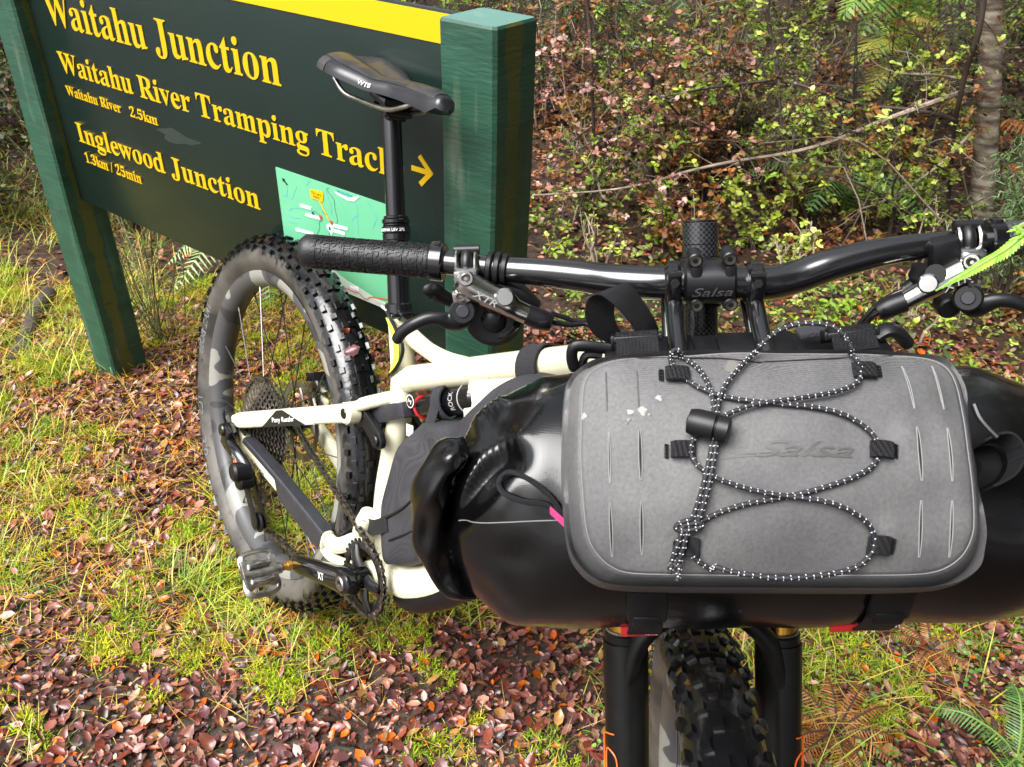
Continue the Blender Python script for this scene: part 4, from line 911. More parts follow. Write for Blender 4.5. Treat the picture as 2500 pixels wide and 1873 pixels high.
# brake levers: built from the photograph's outline on the plane just ahead of the bar
def lever(side):
    if side == -1:
        z = lambda x, y: (1040+x*.15371, 600+y*.15375); F0 = .052
        body = [(520, 520), (700, 640), (1000, 790), (1250, 900), (1450, 1020), (1610, 1090)]
        end = [(1600, 1085), (1750, 1145), (1990, 1230)]; hose = [(1990, 1215), (2100, 1235), (2300, 1260), (2620, 1275)]; hose2 = [(1980, 1070), (2150, 1125), (2350, 1190), (2640, 1230)]
        blade = [(640, 1130), (480, 1180), (330, 1190), (200, 1150), (20, 1160), (-180, 1240), (-340, 1340), (-430, 1440), (-470, 1540)]
        pivot = (585, 1045); lug = [(420, 680), (720, 730), (740, 820), (700, 900), (560, 935), (460, 900)]; bolt = (545, 815); resb = (630, 520); cap = (1255, 820)
        band = [(430, 180), (520, 130), (720, 160), (750, 380), (700, 600), (400, 560)]; clampl = 580; name = 'XTR'
    else:
        z = lambda x, y: (2050+x*.20344, 520+y*.20341); F0 = .052
        body = [(1640, 640), (1500, 690), (1350, 760), (1150, 860), (950, 970), (760, 1070)]
        end = [(780, 1060), (640, 1110), (450, 1190)]; hose = [(470, 1190), (380, 1250), (320, 1340), (260, 1480), (230, 1600)]; hose2 = [(830, 900), (600, 1000), (420, 1130), (280, 1280), (190, 1420), (150, 1560)]
        blade = [(1540, 1060), (1640, 1120), (1760, 1090), (1900, 1050), (2060, 1060), (2212, 1110), (2400, 1180), (2560, 1280), (2620, 1400)]
        pivot = (1540, 1020); lug = [(1500, 760), (1660, 750), (1655, 850), (1640, 900), (1570, 920), (1490, 870)]; bolt = (1595, 830); resb = (1585, 590); cap = (1060, 850)
        band = [(1350, 370), (1440, 340), (1640, 330), (1670, 480), (1740, 560), (1440, 620)]; clampl = 1500; name = 'XTR'
    S = lambda p, F=F0: st(*z(*p), F)
    bp_ = [S(p) for p in body]; g = G()
    sc = .0122 if side == -1 else .0112
    P = spline(bp_, 24); r_ = np.interp(np.linspace(0, 1, 24), [0, .05, .2, .6, .68, .75, 1], [.6, 1.05, 1.08, 1.0, .98, .86, .80])*sc
    g.tube(P, r_, 20)
    g.cyl(S(cap, F0+.005), S(cap, F0+.0155), .0088, 20, bev=.0015)
    g.cyl(S(resb, F0+.004), S(resb, F0+.015), .0078, 20, bev=.0015)
    c_ = np.mean([S(p, F0+.0) for p in lug], axis=0)
    pl = [(S(p, F0)-c_)[1:] for p in lug]; g.prism(pl, c_+[.002, 0, 0], (0, 1, 0), (0, 0, 1), .016, bev=.002)
    # clamp: two silver bands rising to the bar
    ld = bar_dir(S(resb)[1]); lc = S(resb)[1]
    for dl in (-.009, .009):
        q = bar_at(lc+dl); n_ = 14; V = []
        P2 = [q+.0150*np.array([math.cos(t), 0, math.sin(t)]) for t in np.linspace(-1.5, 1.2, n_)]
        g.tube(P2, .0042, 8, flat=.6)
    g.box((bar_at(lc)+S(resb, F0))/2+[.004, 0, -.003], (.022, .024, .020), bev=.004)
    lv = LSp(g, 'brake_lever', M_chrome)
    g = G(); q = bar_at(lc); g.tube([q+.0145*np.array([math.cos(t), 0, math.sin(t)]) for t in np.linspace(-.2, 4.2, 22)], .0052, 10, flat=1.1); g.cyl(q+[.002, -.012, .0165], q+[.002, .012, .0165], .0048, 12); g.build('hinge_clamp', M_satin, lv)
    g = G(); E_ = [S(p) for p in end]; g.tube(spline(E_, 10), [.0100]*7+[.0096, .0090, .0080], 16); g.box((S(end[1])+S(end[2]))/2+[.008, 0, .001], (.004, .010, .006), bev=.001); g.build('hose_cap', M_plast, lv)
    g = G(); g.tube(spline([S(p, F0-.002*i) for i, p in enumerate(hose)]+[S(hose[-1], F0+.02)+np.array([0, .02*-side, -.03])], 24), .0027, 10); g.build('brake_hose', M_cable, lv)
    g = G(); g.tube(spline([S(p, F0-.014) for p in hose2]+[S(hose2[-1], F0)+np.array([0, .02*-side, -.03])], 24), .0024, 10); g.build('shift_housing', M_cable, lv)
    g = G(); B_ = spline([S(p, F0+.006+.010*min(1, i/5)) for i, p in enumerate(blade)], 40)
    g.tube(B_, np.interp(np.linspace(0, 1, 40), [0, .1, .25, .4, .8, .95, 1], [.0105, .0115, .0085, .0066, .0060, .0056, .003]), 14, flat=np.interp(np.linspace(0, 1, 40), [0, .2, .4, 1], [.6, .65, .9, 1.0]))
    g.cyl(S(pivot, F0-.010), S(pivot, F0+.013), .0128, 20, bev=.002); g.build('lever_blade', M_satin, lv)
    g = G(); g.cyl(S(pivot, F0+.012), S(pivot, F0+.0145), .0064, 18, bev=.001); g.build('pivot_cap', M_guard, lv)
    for q in (resb, bolt):
        g = G(); g.lathe([(.0018, .0005), (.0042, .0008), (.0044, -.002)], 16, S(q, F0+.0155 if q == resb else F0+.0105), (1, 0, 0), cap=False); g.build('bolt', M_steel, lv)
    dB = norm(S(body[-2], F0)-S(body[1], F0)); dB = dB if side == -1 else -dB; uB = norm(np.array([0, 0, 1.0])-dB*dB[2])
    o_ = S((790, 660), F0) if side == -1 else S((1180, 850), F0)
    text('lever_lettering', name, M_decalg, lv, None, (1, 0, 0), (0, 0, 1), 0, .024, .0070, depth=.0003, shear=.2, fn=lambda a, b_, c_: o_+dB*a+uB*(b_-.004)+np.array([.0128+c_, 0, 0]))
    # shifter pod, paddle and display behind the lever
    g = G()
    if side == -1:
        k = S((1080, 1120), F0-.018); g.lathe([(.004, -.008), (.026, -.008), (.0285, -.004), (.0285, .006), (.024, .010), (.004, .011)], 28, k, norm([1, .1, .25])); g.ball(k+[.008, 0, -.002], .014, 14, (.6, 1, 1))
        g.tube(spline([S((450, 900), F0-.02), S((250, 800), F0-.015), S((100, 720), F0-.01), S((40, 800), F0-.008)], 14), np.interp(np.linspace(0, 1, 14), [0, .5, .8, 1], [.006, .008, .010, .006]), 10, flat=.5)
        g.prism([(-.030, -.008), (.030, -.012), (.034, .004), (.012, .014), (-.02, .010)], S((1300, 780), F0-.020), norm(S((1600, 900), F0)-S((1000, 660), F0)), (0, 0, 1), .016, bev=.003)
        g.tube(spline([S((1180, 1420), F0-.01), S((1330, 1370), F0-.006), S((1440, 1260), F0-.004)], 8), .0036, 8, flat=2)
    else:
        k = S((1290, 1110), F0-.006); g.cyl(k+[-.01, 0, 0], k+[.008, 0, 0], .0105, 18, bev=.002)
        g.box(S((1250, 480), F0-.010), (.020, .026, .030), rotx(.2), bev=.005); g.tube(spline([S((1000, 640), F0-.016), S((960, 760), F0-.016), S((900, 850), F0-.016), S((760, 930), F0-.016)], 12), [.010]*6+[.009, .008, .007, .007, .006, .006], 12)
        g.cyl(S((1150, 735), F0), S((1150, 735), F0+.008), .009, 14)
    if side == -1:
        for dl in (.0, .0075, .0145):
            q = bar_at(lc+.021+dl); g.cyl(q-ld*.0028, q+ld*.0028, .0160-.0008*(dl > .01), 22, bev=.001)
    sh = g.build('shifter' if side == -1 else 'dropper_remote', M_plast, lv)
    if side == -1:
        for i_ in range(3): g = G(); g.tube([S((1040, 1090), F0-.004-.001*i_)+np.array([0, (.008-.002*i_)*math.cos(t), (.008-.002*i_)*math.sin(t)]) for t in np.linspace(0, 6.28, 21)[:-1]], .0006, 5, closed=True); g.build('ratchet_ring', M_guard, lv)
    return lv
lever(-1); lever(1)
# cables crossing from the bars to the frame
g = G(); g.tube(spline([st(1455, 800, .045), st(1530, 815, .08), st(1600, 860, .06), st(1650, 950, .03)], 20), .0026, 8); LSp(g, 'brake_cable', M_cable)

# ---- fork and front wheel
per = np.array([math.sin(HTA), 0, math.cos(HTA)])          # forward, square to the steering axis
FL = .711                                                  # stem height to axle along the axis: tyre rests on the ground
AX = -axs*FL+per*.051
legy = .0775
g = G(); g.box(-axs*.190+per*.004, (.050, legy*2+.030, .040), roty(math.pi/2-HTA), bev=.010); g.cyl(-axs*.19, -axs*.155, .022, 22)
crown = LSp(g, 'fork_crown', M_fork)
for s in (-1, 1):
    o_ = per*.008+np.array([0, s*legy, 0])
    g = G(); g.cyl(-axs*.17+o_, -axs*.46+o_, .0175, 26); LSp(g, 'stanchion', M_gold)
    g = G(); t0, t1 = -axs*.368+o_, AX+np.array([0, s*legy*.98, 0])+per*-.012
    P = [t0+(t1-t0)*u for u in np.linspace(0, 1, 12)]; g.tube(P, np.interp(np.linspace(0, 1, 12), [0, .06, .3, .8, 1], [.0235, .0235, .0225, .0205, .017]), 22)
    g.cyl(t0+axs*.012, t0, .0215, 26, bev=.002); g.cyl(AX+np.array([0, s*.055, 0]), AX+np.array([0, s*.092, 0]), .016, 20, bev=.002)
    leg = LSp(g, 'fork_leg', M_fork)
    g = G(); g.tube([t0+axs*.0122+.0190*(math.cos(t)*per+math.sin(t)*np.array([0, 1.0, 0])) for t in np.linspace(0, 6.28, 25)[:-1]], .0012, 6, closed=True); g.build('wiper_ring', M_alu, leg)
    # orange outline decal on the front outer quarter
    dl = norm(t1-t0)
    def legf(a, b_): th = a/.0225; return t0+dl*b_+.0238*(math.cos(th)*per+math.sin(th)*np.array([0, 1.0*s, 0]))
    g = G(); P = [legf(a, b_) for a, b_ in spline([(.014, .090), (.028, .094), (.034, .105), (.034, .150), (.026, .162), (.012, .168), (.004, .18), (.004, .23), (.020, .25), (.034, .25)], 40)]; g.tube(P, .0009, 5)
    P = [legf(a, b_) for a, b_ in spline([(.020, .108), (.026, .112), (.026, .142), (.018, .150), (.012, .143), (.012, .116)], 24, closed=True)]; g.tube(P, .0009, 5, closed=True); g.build('leg_decal', M_orange, leg)
# arch over the tyre behind... in front of the crown, tied to both legs
g = G(); A0 = -axs*.378+per*.022
g.tube(spline([A0+np.array([0, -legy, 0])-axs*.03, A0+np.array([0, -legy*.8, 0])+axs*.02+per*.006, A0+np.array([0, -legy*.35, 0])+axs*.052+per*.01, A0+axs*.058+per*.01, A0+np.array([0, legy*.35, 0])+axs*.052+per*.01, A0+np.array([0, legy*.8, 0])+axs*.02+per*.006, A0+np.array([0, legy, 0])-axs*.03], 30), .0125, 14, flat=.8); LSp(g, 'fork_arch', M_fork)
fw_ = make_wheel('front_wheel', tuple(AX), LS, .110, True)
# ================================================================== bags on the bars (steered coordinates: forward, left, up)
def fabric_material(name, col, col2, scale, rough, bstr, crease=0.0):
    m = bpy.data.materials.new(name); m.use_nodes = True; nt = m.node_tree; b = nt.nodes['Principled BSDF']; N = nt.nodes.new; L = nt.links.new
    tc = N('ShaderNodeTexCoord')
    n = N('ShaderNodeTexNoise'); n.inputs['Scale'].default_value = 9; n.inputs['Detail'].default_value = 6; L(tc.outputs['Object'], n.inputs[0])
    n3 = N('ShaderNodeTexNoise'); n3.inputs['Scale'].default_value = 420; n3.inputs['Detail'].default_value = 4; L(tc.outputs['Object'], n3.inputs[0])
    w1 = N('ShaderNodeTexWave'); w1.inputs['Scale'].default_value = scale; w1.bands_direction = 'Y'; w1.inputs['Distortion'].default_value = .3
    w2 = N('ShaderNodeTexWave'); w2.inputs['Scale'].default_value = scale; w2.bands_direction = 'Z'; w2.inputs['Distortion'].default_value = .3
    L(tc.outputs['Object'], w1.inputs[0]); L(tc.outputs['Object'], w2.inputs[0])
    mu = N('ShaderNodeMath'); mu.operation = 'ADD'; L(w1.outputs['Fac'], mu.inputs[0]); L(w2.outputs['Fac'], mu.inputs[1])
    ad = N('ShaderNodeMath'); ad.operation = 'MULTIPLY_ADD'; L(n3.outputs[0], ad.inputs[0]); ad.inputs[1].default_value = 2.2; L(mu.outputs[0], ad.inputs[2])
    r = N('ShaderNodeValToRGB'); e = r.color_ramp.elements; e[0].position = .38; e[0].color = (*col, 1); e[1].position = .62; e[1].color = (*col2, 1); L(n.outputs[0], r.inputs[0])
    mx = N('ShaderNodeMix'); mx.data_type = 'RGBA'; mx.blend_type = 'MULTIPLY'; mx.inputs[0].default_value = .8; L(r.outputs[0], mx.inputs[6])
    rr = N('ShaderNodeValToRGB'); e = rr.color_ramp.elements; e[0].position = .38; e[0].color = (.35, .35, .35, 1); e[1].position = .66; e[1].color = (1, 1, 1, 1)
    dv = N('ShaderNodeMath'); dv.operation = 'DIVIDE'; L(ad.outputs[0], dv.inputs[0]); dv.inputs[1].default_value = 4.0; L(dv.outputs[0], rr.inputs[0]); L(rr.outputs[0], mx.inputs[7])
    L(mx.outputs[2], b.inputs['Base Color'])
    rg = N('ShaderNodeMapRange'); L(n.outputs[0], rg.inputs[0]); rg.inputs[1].default_value = .3; rg.inputs[2].default_value = .7; rg.inputs[3].default_value = rough[0]; rg.inputs[4].default_value = rough[1]; L(rg.outputs[0], b.inputs['Roughness'])
    bp = N('ShaderNodeBump'); bp.inputs['Strength'].default_value = bstr; bp.inputs['Distance'].default_value = .0006; L(ad.outputs[0], bp.inputs['Height']); L(bp.outputs[0], b.inputs['Normal'])
    if crease:                                                   # soft wrinkles with crisp ridges
        nc = N('ShaderNodeTexNoise'); nc.noise_type = 'RIDGED_MULTIFRACTAL'; nc.inputs['Scale'].default_value = 11; nc.inputs['Detail'].default_value = 3; nc.inputs['Distortion'].default_value = .6; L(tc.outputs['Object'], nc.inputs[0])
        b2 = N('ShaderNodeBump'); b2.inputs['Strength'].default_value = crease; b2.inputs['Distance'].default_value = .006; L(nc.outputs[0], b2.inputs['Height']); L(bp.outputs[0], b2.inputs['Normal']); L(b2.outputs[0], b.inputs['Normal'])
    return m
def shiny(m, spec, coat, ior, cr):
    b = m.node_tree.nodes['Principled BSDF']; b.inputs['Specular IOR Level'].default_value = spec; b.inputs['Coat Weight'].default_value = coat; b.inputs['Coat IOR'].default_value = ior; b.inputs['Coat Roughness'].default_value = cr; return m
M_pouch = fabric_material('grey_coated_canvas', (.066, .065, .067), (.125, .123, .124), 620, (.46, .58), .30, .10)
M_dry = fabric_material('black_coated_drybag', (.0015, .0015, .0018), (.0028, .0028, .0032), 300, (.17, .26), .06, .16); shiny(M_dry, .32, .35, 1.42, .08)
M_fbag = fabric_material('black_bag_cloth', (.024, .024, .029), (.038, .037, .044), 260, (.6, .75), .4, .25)
M_web = fabric_material('black_webbing', (.010, .010, .012), (.017, .017, .020), 420, (.5, .6), .8); shiny(M_web, .3, 0, 1.5, .1)
M_velcro = mat('black_velcro', (.016, .016, .020), .95, bump=(420, 1.0, 'noise'))
M_thread = mat('pale_thread', (.15, .15, .15), .7)
M_slit = mat('dark_slit', (.004, .004, .004), .9)
M_slitedge = mat('frayed_slit_edge', (.19, .187, .185), .7)
M_pinkt = mat('pink_tape', (.65, .04, .16), .6)
M_redtag = mat('red_woven_tag', (.42, .012, .018), .7)
M_logo = mat('faded_dark_print', (.055, .053, .053), .5)
M_mudspot = mat('dried_mud_spot', (.24, .225, .21), .8)
M_drop = mat('water_drop', (.02, .02, .02), .04, spec=.9)
def cord_material():
    m = bpy.data.materials.new('flecked_bungee_cord'); m.use_nodes = True; b = m.node_tree.nodes['Principled BSDF']; b.inputs['Base Color'].default_value = (.006, .006, .009, 1); b.inputs['Roughness'].default_value = .7
    return m
M_cord = cord_material(); M_fleck = mat('white_cord_fleck', (.80, .80, .82), .6)
MSW = mat4(SM, SBW)                                          # steered frame in the world

def ribbon3(C, Wd, th=.0014):
    """webbing: centre line C, width vectors Wd (full), real thickness"""
    C = np.asarray(C, float); Wd = np.asarray(Wd, float); Wd = np.broadcast_to(Wd, C.shape); T = np.gradient(C, axis=0); N_ = np.cross(T, Wd); N_ /= np.linalg.norm(N_, axis=1)[:, None]+1e-9
    V = []; 
    for c_, w_, n_ in zip(C, Wd, N_): V += [c_-w_/2-n_*th/2, c_+w_/2-n_*th/2, c_+w_/2+n_*th/2, c_-w_/2+n_*th/2]
    F = [(4*i+k, 4*i+(k+1) % 4, 4*i+4+(k+1) % 4, 4*i+4+k) for i in range(len(C)-1) for k in range(4)]+[(3, 2, 1, 0), tuple(4*(len(C)-1)+k for k in range(4))]
    return V, F

# ---- dry bag roll
EC = norm([.798, 0, .603]); EV = np.array([-EC[2], 0, EC[0]])
FCEN = .212
PXK = [1085, 1116, 1145, 1164, 1241, 1320, 1410, 1700, 2000, 2363, 2500, 2620, 2690, 2720]
CYK = [1262, 1258, 1240, 1224, 1240, 1222, 1216, 1212, 1206, 1200, 1212, 1222, 1230, 1232]
HFK = [120, 160, 205, 226, 286, 308, 316, 314, 308, 304, 268, 215, 170, 140]
def _smooth(xk, yk, s=26.0):
    X_ = np.arange(1040, 2780, 3.0); Y_ = np.interp(X_, xk, yk); k = np.arange(-40, 41)*3.0; w = np.exp(-(k/s)**2); w /= w.sum(); return X_, np.convolve(np.pad(Y_, 40, mode='edge'), w, mode='valid')
_x1, _c1 = _smooth(PXK, CYK); _x2, _h1 = _smooth(PXK, HFK); _h1 = np.minimum(_h1, np.interp(_x2, PXK, HFK)+12)
PXK, CYK, HFK = _x1, _c1, _h1
def bagc(px):
    c_ = st(px, np.interp(px, PXK, CYK), FCEN); return c_
def bagr(px): return .1065*np.interp(px, PXK, HFK)/316
FOLDS = [  # (px polyline, half width px, depth m)
    ([(1158, 1246), (1195, 1195), (1232, 1150), (1258, 1128)], 38, -.017), ([(1140, 1240), (1170, 1170), (1215, 1115), (1285, 1088)], 26, .007), ([(1185, 1268), (1240, 1232), (1282, 1170)], 24, .004),
    ([(1126, 1120), (1140, 1085), (1162, 1060)], 24, -.010), ([(1112, 1160), (1114, 1250), (1118, 1340), (1134, 1420)], 18, -.010), ([(1126, 1150), (1155, 1060), (1230, 985)], 22, .006),
    ([(1150, 1030), (1210, 975), (1300, 935)], 24, -.003), ([(1135, 1350), (1200, 1340), (1290, 1350)], 34, -.003), ([(1135, 1390), (1180, 1410), (1240, 1470)], 30, -.004), ([(1240, 1190), (1300, 1080), (1350, 1000)], 60, .003)]
def segdist(X, Y, pl):
    P = spline(pl, 14); d = np.full(X.shape, 1e9)
    for p in P: d = np.minimum(d, np.hypot(X-p[0], Y-p[1]))
    return d
nv, nu = 210, 220
pxs = np.concatenate([np.linspace(1085, 1450, 150), np.linspace(1455, 2720, nv-150)])
phi = np.linspace(-math.pi, math.pi, nu, endpoint=False)
V = np.zeros((nv, nu, 3))
cen = np.array([bagc(p) for p in pxs]); rr_ = np.array([bagr(p) for p in pxs]); hf = np.interp(pxs, PXK, HFK); cy_ = np.interp(pxs, PXK, CYK)
PX, PH_ = np.meshgrid(pxs, phi, indexing='ij'); PY = cy_[:, None]-hf[:, None]*np.sin(PH_); front = np.clip(np.cos(PH_)*3+.6, 0, 1)
D = np.zeros(PX.shape)
for pl, w, dep in FOLDS:
    d = segdist(PX, PY, pl); D += dep*(np.exp(-(d/w)**2) if dep < 0 else .6*np.exp(-(d/w)**2)+.4*np.exp(-d/(w*.45)))*front
D += .0012*np.sin(PH_*7+PX*.012)*np.exp(-((PX-1120)/130)**2)+.0016*np.sin(PH_*5-PX*.02+1)*np.exp(-((PX-1250)/220)**2)
D += .0012*np.sin(PX*.009+PH_*2)+.0009*np.sin(PX*.021-PH_*3)
Rr = rr_[:, None]+D
V = cen[:, None, :]+Rr[..., None]*(np.cos(PH_)[..., None]*EC+np.sin(PH_)[..., None]*EV)
F = [(i*nu+k, i*nu+(k+1) % nu, (i+1)*nu+(k+1) % nu, (i+1)*nu+k) for i in range(nv-1) for k in range(nu)]+[tuple(range(nu-1, -1, -1)), tuple((nv-1)*nu+k for k in range(nu))]
drybag = thing('dry_bag', 'long glossy black roll-top dry bag slung across the bike handlebar behind the grey pouch', 'bag', MSW)
g = G(); g.add(V.reshape(-1, 3), F); g.build('bag_body', M_dry, drybag, None, 80)
def bag_px(px, py, off=.0008):
    h = np.interp(px, PXK, HFK); s = np.clip((np.interp(px, PXK, CYK)-py)/h, -.98, .98); p = math.asin(s); i = int(np.argmin(np.abs(pxs-px))); k = int(np.argmin(np.abs(((phi-p+math.pi) % (2*math.pi))-math.pi)))
    return bagc(px)+(Rr[i, k]+off)*(math.cos(p)*EC+math.sin(p)*EV)
# rolled closure: a floppy crescent
cl = [(1118, 1092), (1092, 1108), (1062, 1142), (1040, 1200), (1038, 1262), (1046, 1320), (1066, 1376), (1104, 1420), (1150, 1440)]
P = spline([st(px, py, FCEN+.035) for px, py in [(a+14, b) for a, b in cl]], 60); u_ = np.linspace(0, 1, 60)
rad = np.interp(u_, [0, .12, .35, .6, .85, 1], [.007, .0115, .0145, .0145, .0125, .008]); g = G()
nn = 26; T = np.gradient(P, axis=0); T /= np.linalg.norm(T, axis=1)[:, None]; V = []
for i in range(60):
    b1 = norm(np.array([1.0, 0, 0])-T[i]*T[i][0]); b2 = np.cross(T[i], b1)
    for k in range(nn):
        t = 2*math.pi*k/nn; wob = 1+.10*math.sin(3*t+u_[i]*9)+.07*math.sin(5*t-u_[i]*17)+.10*math.sin(u_[i]*23)*math.cos(t)
        V.append(P[i]+rad[i]*wob*(1.5*math.cos(t)*b1+1.0*math.sin(t)*b2))
g.add(V, [(i*nn+k, i*nn+(k+1) % nn, (i+1)*nn+(k+1) % nn, (i+1)*nn+k) for i in range(59) for k in range(nn)]+[tuple(range(nn-1, -1, -1)), tuple(59*nn+k for k in range(nn))]); g.build('rolled_closure', M_dry, drybag, None, 80)
# the far end is rolled and folded the same way
P = spline([st(px, py, FCEN+.01) for px, py in ((2690, 1060), (2722, 1110), (2735, 1210), (2726, 1310), (2695, 1365))], 40); u_ = np.linspace(0, 1, 40); g = G(); V = []; T = np.gradient(P, axis=0); T /= np.linalg.norm(T, axis=1)[:, None]
for i in range(40):
    b1 = norm(np.array([1.0, 0, 0])-T[i]*T[i][0]); b2 = np.cross(T[i], b1); r0 = .004+.016*math.sin(math.pi*min(1, max(0, u_[i])))**.5
    for k in range(nn): t = 2*math.pi*k/nn; V.append(P[i]+r0*(1+.10*math.sin(3*t+u_[i]*11))*(1.5*math.cos(t)*b1+math.sin(t)*b2))
g.add(V, [(i*nn+k, i*nn+(k+1) % nn, (i+1)*nn+(k+1) % nn, (i+1)*nn+k) for i in range(39) for k in range(nn)]+[tuple(range(nn-1, -1, -1)), tuple(39*nn+k for k in range(nn))]); g.build('rolled_closure', M_dry, drybag, None, 80)
# seam thread, pull loop, straps with red tags, water drops
g = G(); g.tube([bag_px(px, 1272-(px-1145)*.03, .0003) for px in np.linspace(1146, 1392, 60)], .00045, 5); g.build('seam_thread', M_thread, drybag)
z6 = lambda x, y: (1000+x*.48276, 800+y*.48276)
g = G(); lp = [(800, 945), (740, 855), (650, 785), (570, 752), (525, 762), (512, 800), (545, 848), (625, 878), (720, 892), (800, 945)]
P = spline([bag_px(*z6(*p), .004) for p in lp], 70); g.tube(P, .0021, 10)
for i in range(0, 70, 1): pass
pull = g.build('pull_loop', M_web, drybag)
g = G(); P = [bag_px(*z6(*p), .006) for p in ((742, 915), (770, 940), (805, 972))]; V, F = ribbon3(spline(P, 8), (P[0]-P[0])+np.array([0, .0, .006]), .0012); g.add(V, F); g.build('pink_tab', M_pinkt, pull)
for px in (1560, 2085):
    w_ = norm(bagc(px+30)-bagc(px-30))*.026; g = G(); C = [bagc(px)+(bagr(px)+.0035)*(math.cos(t)*EC+math.sin(t)*EV) for t in np.linspace(-math.pi, math.pi, 60)]
    V, F = ribbon3(C, w_, .002); g.add(V, F); stp_ = g.build('strap', M_web, drybag)
    g = G(); b_ = bagc(px)+(bagr(px)+.004)*(math.cos(-.80)*EC+math.sin(-.80)*EV); R3 = np.stack([norm(np.cross(w_, math.cos(-.80)*EC+math.sin(-.80)*EV)), norm(w_), math.cos(-.80)*EC+math.sin(-.80)*EV], 1)
    g.box(b_, (.036, .030, .008), R3, bev=.003); g.box(b_+R3@np.array([.016, 0, .002]), (.014, .022, .007), R3, bev=.003); g.build('side_release_buckle', M_plast, stp_)
    tg_ = st(px+ (2 if px < 1800 else -10), 1541 if px < 1800 else 1530, FCEN+.078)
    g = G(); g.box(tg_, (.0015, .0300, .010), rotx(.06), bev=.0004); tgo = g.build('red_tag', M_redtag, stp_)
    text('tag_lettering', 'Salsa', M_white, tgo, tg_+np.array([.0009, .0, -.003]), (0, 1, 0), (0, 0, 1), .004, .014, .004, depth=.0002, shear=.25)
g = G()
for _ in range(36):
    px = random.uniform(1150, 1400); py = random.uniform(960, 1250); p = bag_px(px, py, .0001); g.ball(p, random.uniform(.0003, .0008), 6)
dr = g.build('water_drops', M_drop, drybag); dr['kind'] = 'stuff'

# ---- cradle on the bar: two clamps and posts, plastic tray behind the pouch
cradle = thing('handlebar_cradle', 'black metal and plastic cradle clamped to the handlebar holding the dry bag', 'bracket', MSW)
z7 = lambda x, y: (1600+x*.169, 550+y*.169)
for (cx, cyy), (bx_, by_) in (((245, 700), (318, 1700)), ((1415, 690), (1560, 1700))):
    l = st(*z7(cx, cyy), .05)[1]; q = bar_at(l); g = G(); d_ = bar_dir(l)
    g.cyl(q-d_*.0075, q+d_*.0075, .0205, 28, bev=.003); g.box(q+np.array([.019, 0, .004]), (.012, .013, .030), bev=.003)
    cp_ = g.build('bar_clamp', M_blk, cradle)
    g = G(); g.cyl(q+np.array([.024, 0, .010]), q+np.array([.0262, 0, .010]), .0042, 6); g.box(q+np.array([.0256, 0, .0185]), (.001, .013, .003)); g.build('clamp_bolt', M_slit, cp_)
    e_ = st(*z7(bx_, by_), .118); s_ = q+np.array([.016, 0, -.012])
    g = G(); g.cyl(s_, e_+(e_-s_)*.35, .0082, 22); g.build('post', M_blkbar, cradle)
    g = G(); s2 = q+np.array([-.012, -.004, -.016]); e2 = st(bx_*.169+1600-22, by_*.169+550, .075); g.cyl(s2, e2+(e2-s2)*.35, .0055, 16); g.build('rear_post', M_blk, cradle)
tl = [st(px, py, .128) for px, py in ((1478, 872), (1560, 868), (1700, 860), (1760, 856), (1950, 852), (2110, 848), (2180, 852))]
g = G()
for i in range(len(tl)-1):
    a_, b_ = tl[i], tl[i+1]; d_ = norm(b_-a_); th = .016 if i % 2 else .012
    g.box((a_+b_)/2+[-.012, 0, -.008], (.050, np.linalg.norm(b_-a_)*1.02, th), np.stack([norm(np.cross(d_, [0, 0, 1.0])), d_, np.cross(norm(np.cross(d_, [0, 0, 1.0])), d_)], 1), bev=.003)
tray = g.build('tray', M_plast, cradle)
# end hook on the image-left side, showing the frame through its eye
hk = spline([st(px, py, .11) for px, py in ((1404, 905), (1396, 872), (1402, 848), (1430, 845), (1475, 850), (1500, 850))], 24)
g = G(); g.tube(hk, [.003]+[.0042]*22+[.003], 10, flat=1.3); g.tube(spline([st(1425, 905, .11), st(1424, 880, .11), st(1436, 866, .11), st(1470, 868, .11)], 12), .004, 8); g.build('tray_hook', M_plast, cradle)
hk = spline([st(px, py, .11) for px, py in ((2140, 820), (2165, 806), (2190, 812), (2215, 838))], 14); g = G(); g.tube(hk, .006, 10, flat=1.6); g.build('tray_hook', M_plast, cradle)

# ---- grey front pouch
PN = norm(np.array([math.cos(.86)*1.0, 0, math.sin(.86)]))    # its face tips back about 50 degrees, in the steered frame
PO = w2s(CC+ray(1900, 1128)*.562)
PAx = norm(np.array([0, 1.0, 0])); PBx = np.cross(PN, PAx); PBx = PBx if PBx[2] > 0 else -PBx
PNw = SM@PN; POw = SM@PO+SBW
def pl2(px, py):
    q = w2s(hit(px, py, POw, PNw))-PO; return np.array([q@PAx, q@PBx])
z4p = lambda x, y: (1350+x*.5199, 780+y*.5199)
outl = [(95, 320), (88, 450), (84, 650), (92, 820), (103, 960), (125, 1060), (170, 1130), (240, 1185), (340, 1213), (600, 1221), (1000, 1226), (1400, 1226), (1750, 1223), (1890, 1208), (1970, 1175), (2025, 1120), (2052, 1040), (2052, 960), (2030, 800), (2010, 700), (1990, 590), (1972, 420), (1955, 300), (1925, 210), (1880, 160), (1800, 128), (1650, 114), (1400, 106), (1000, 104), (700, 110), (420, 122), (290, 138), (200, 165), (140, 205), (108, 255)]
OUT = spline([pl2(*z4p(*p)) for p in outl], 168, closed=True); CEN = OUT.mean(0); OUT = CEN+(OUT-CEN)*np.array([1.026, 1.008]); NO = len(OUT)
oang = np.arctan2(OUT[:, 1]-CEN[1], OUT[:, 0]-CEN[0]); orad = np.hypot(*(OUT-CEN).T); od = np.argsort(oang); oang_s = oang[od]; orad_s = orad[od]
def sfrac(a, b_): 
    t = math.atan2(b_-CEN[1], a-CEN[0]); r = np.interp(t, oang_s, orad_s, period=2*math.pi); return math.hypot(a-CEN[0], b_-CEN[1])/r
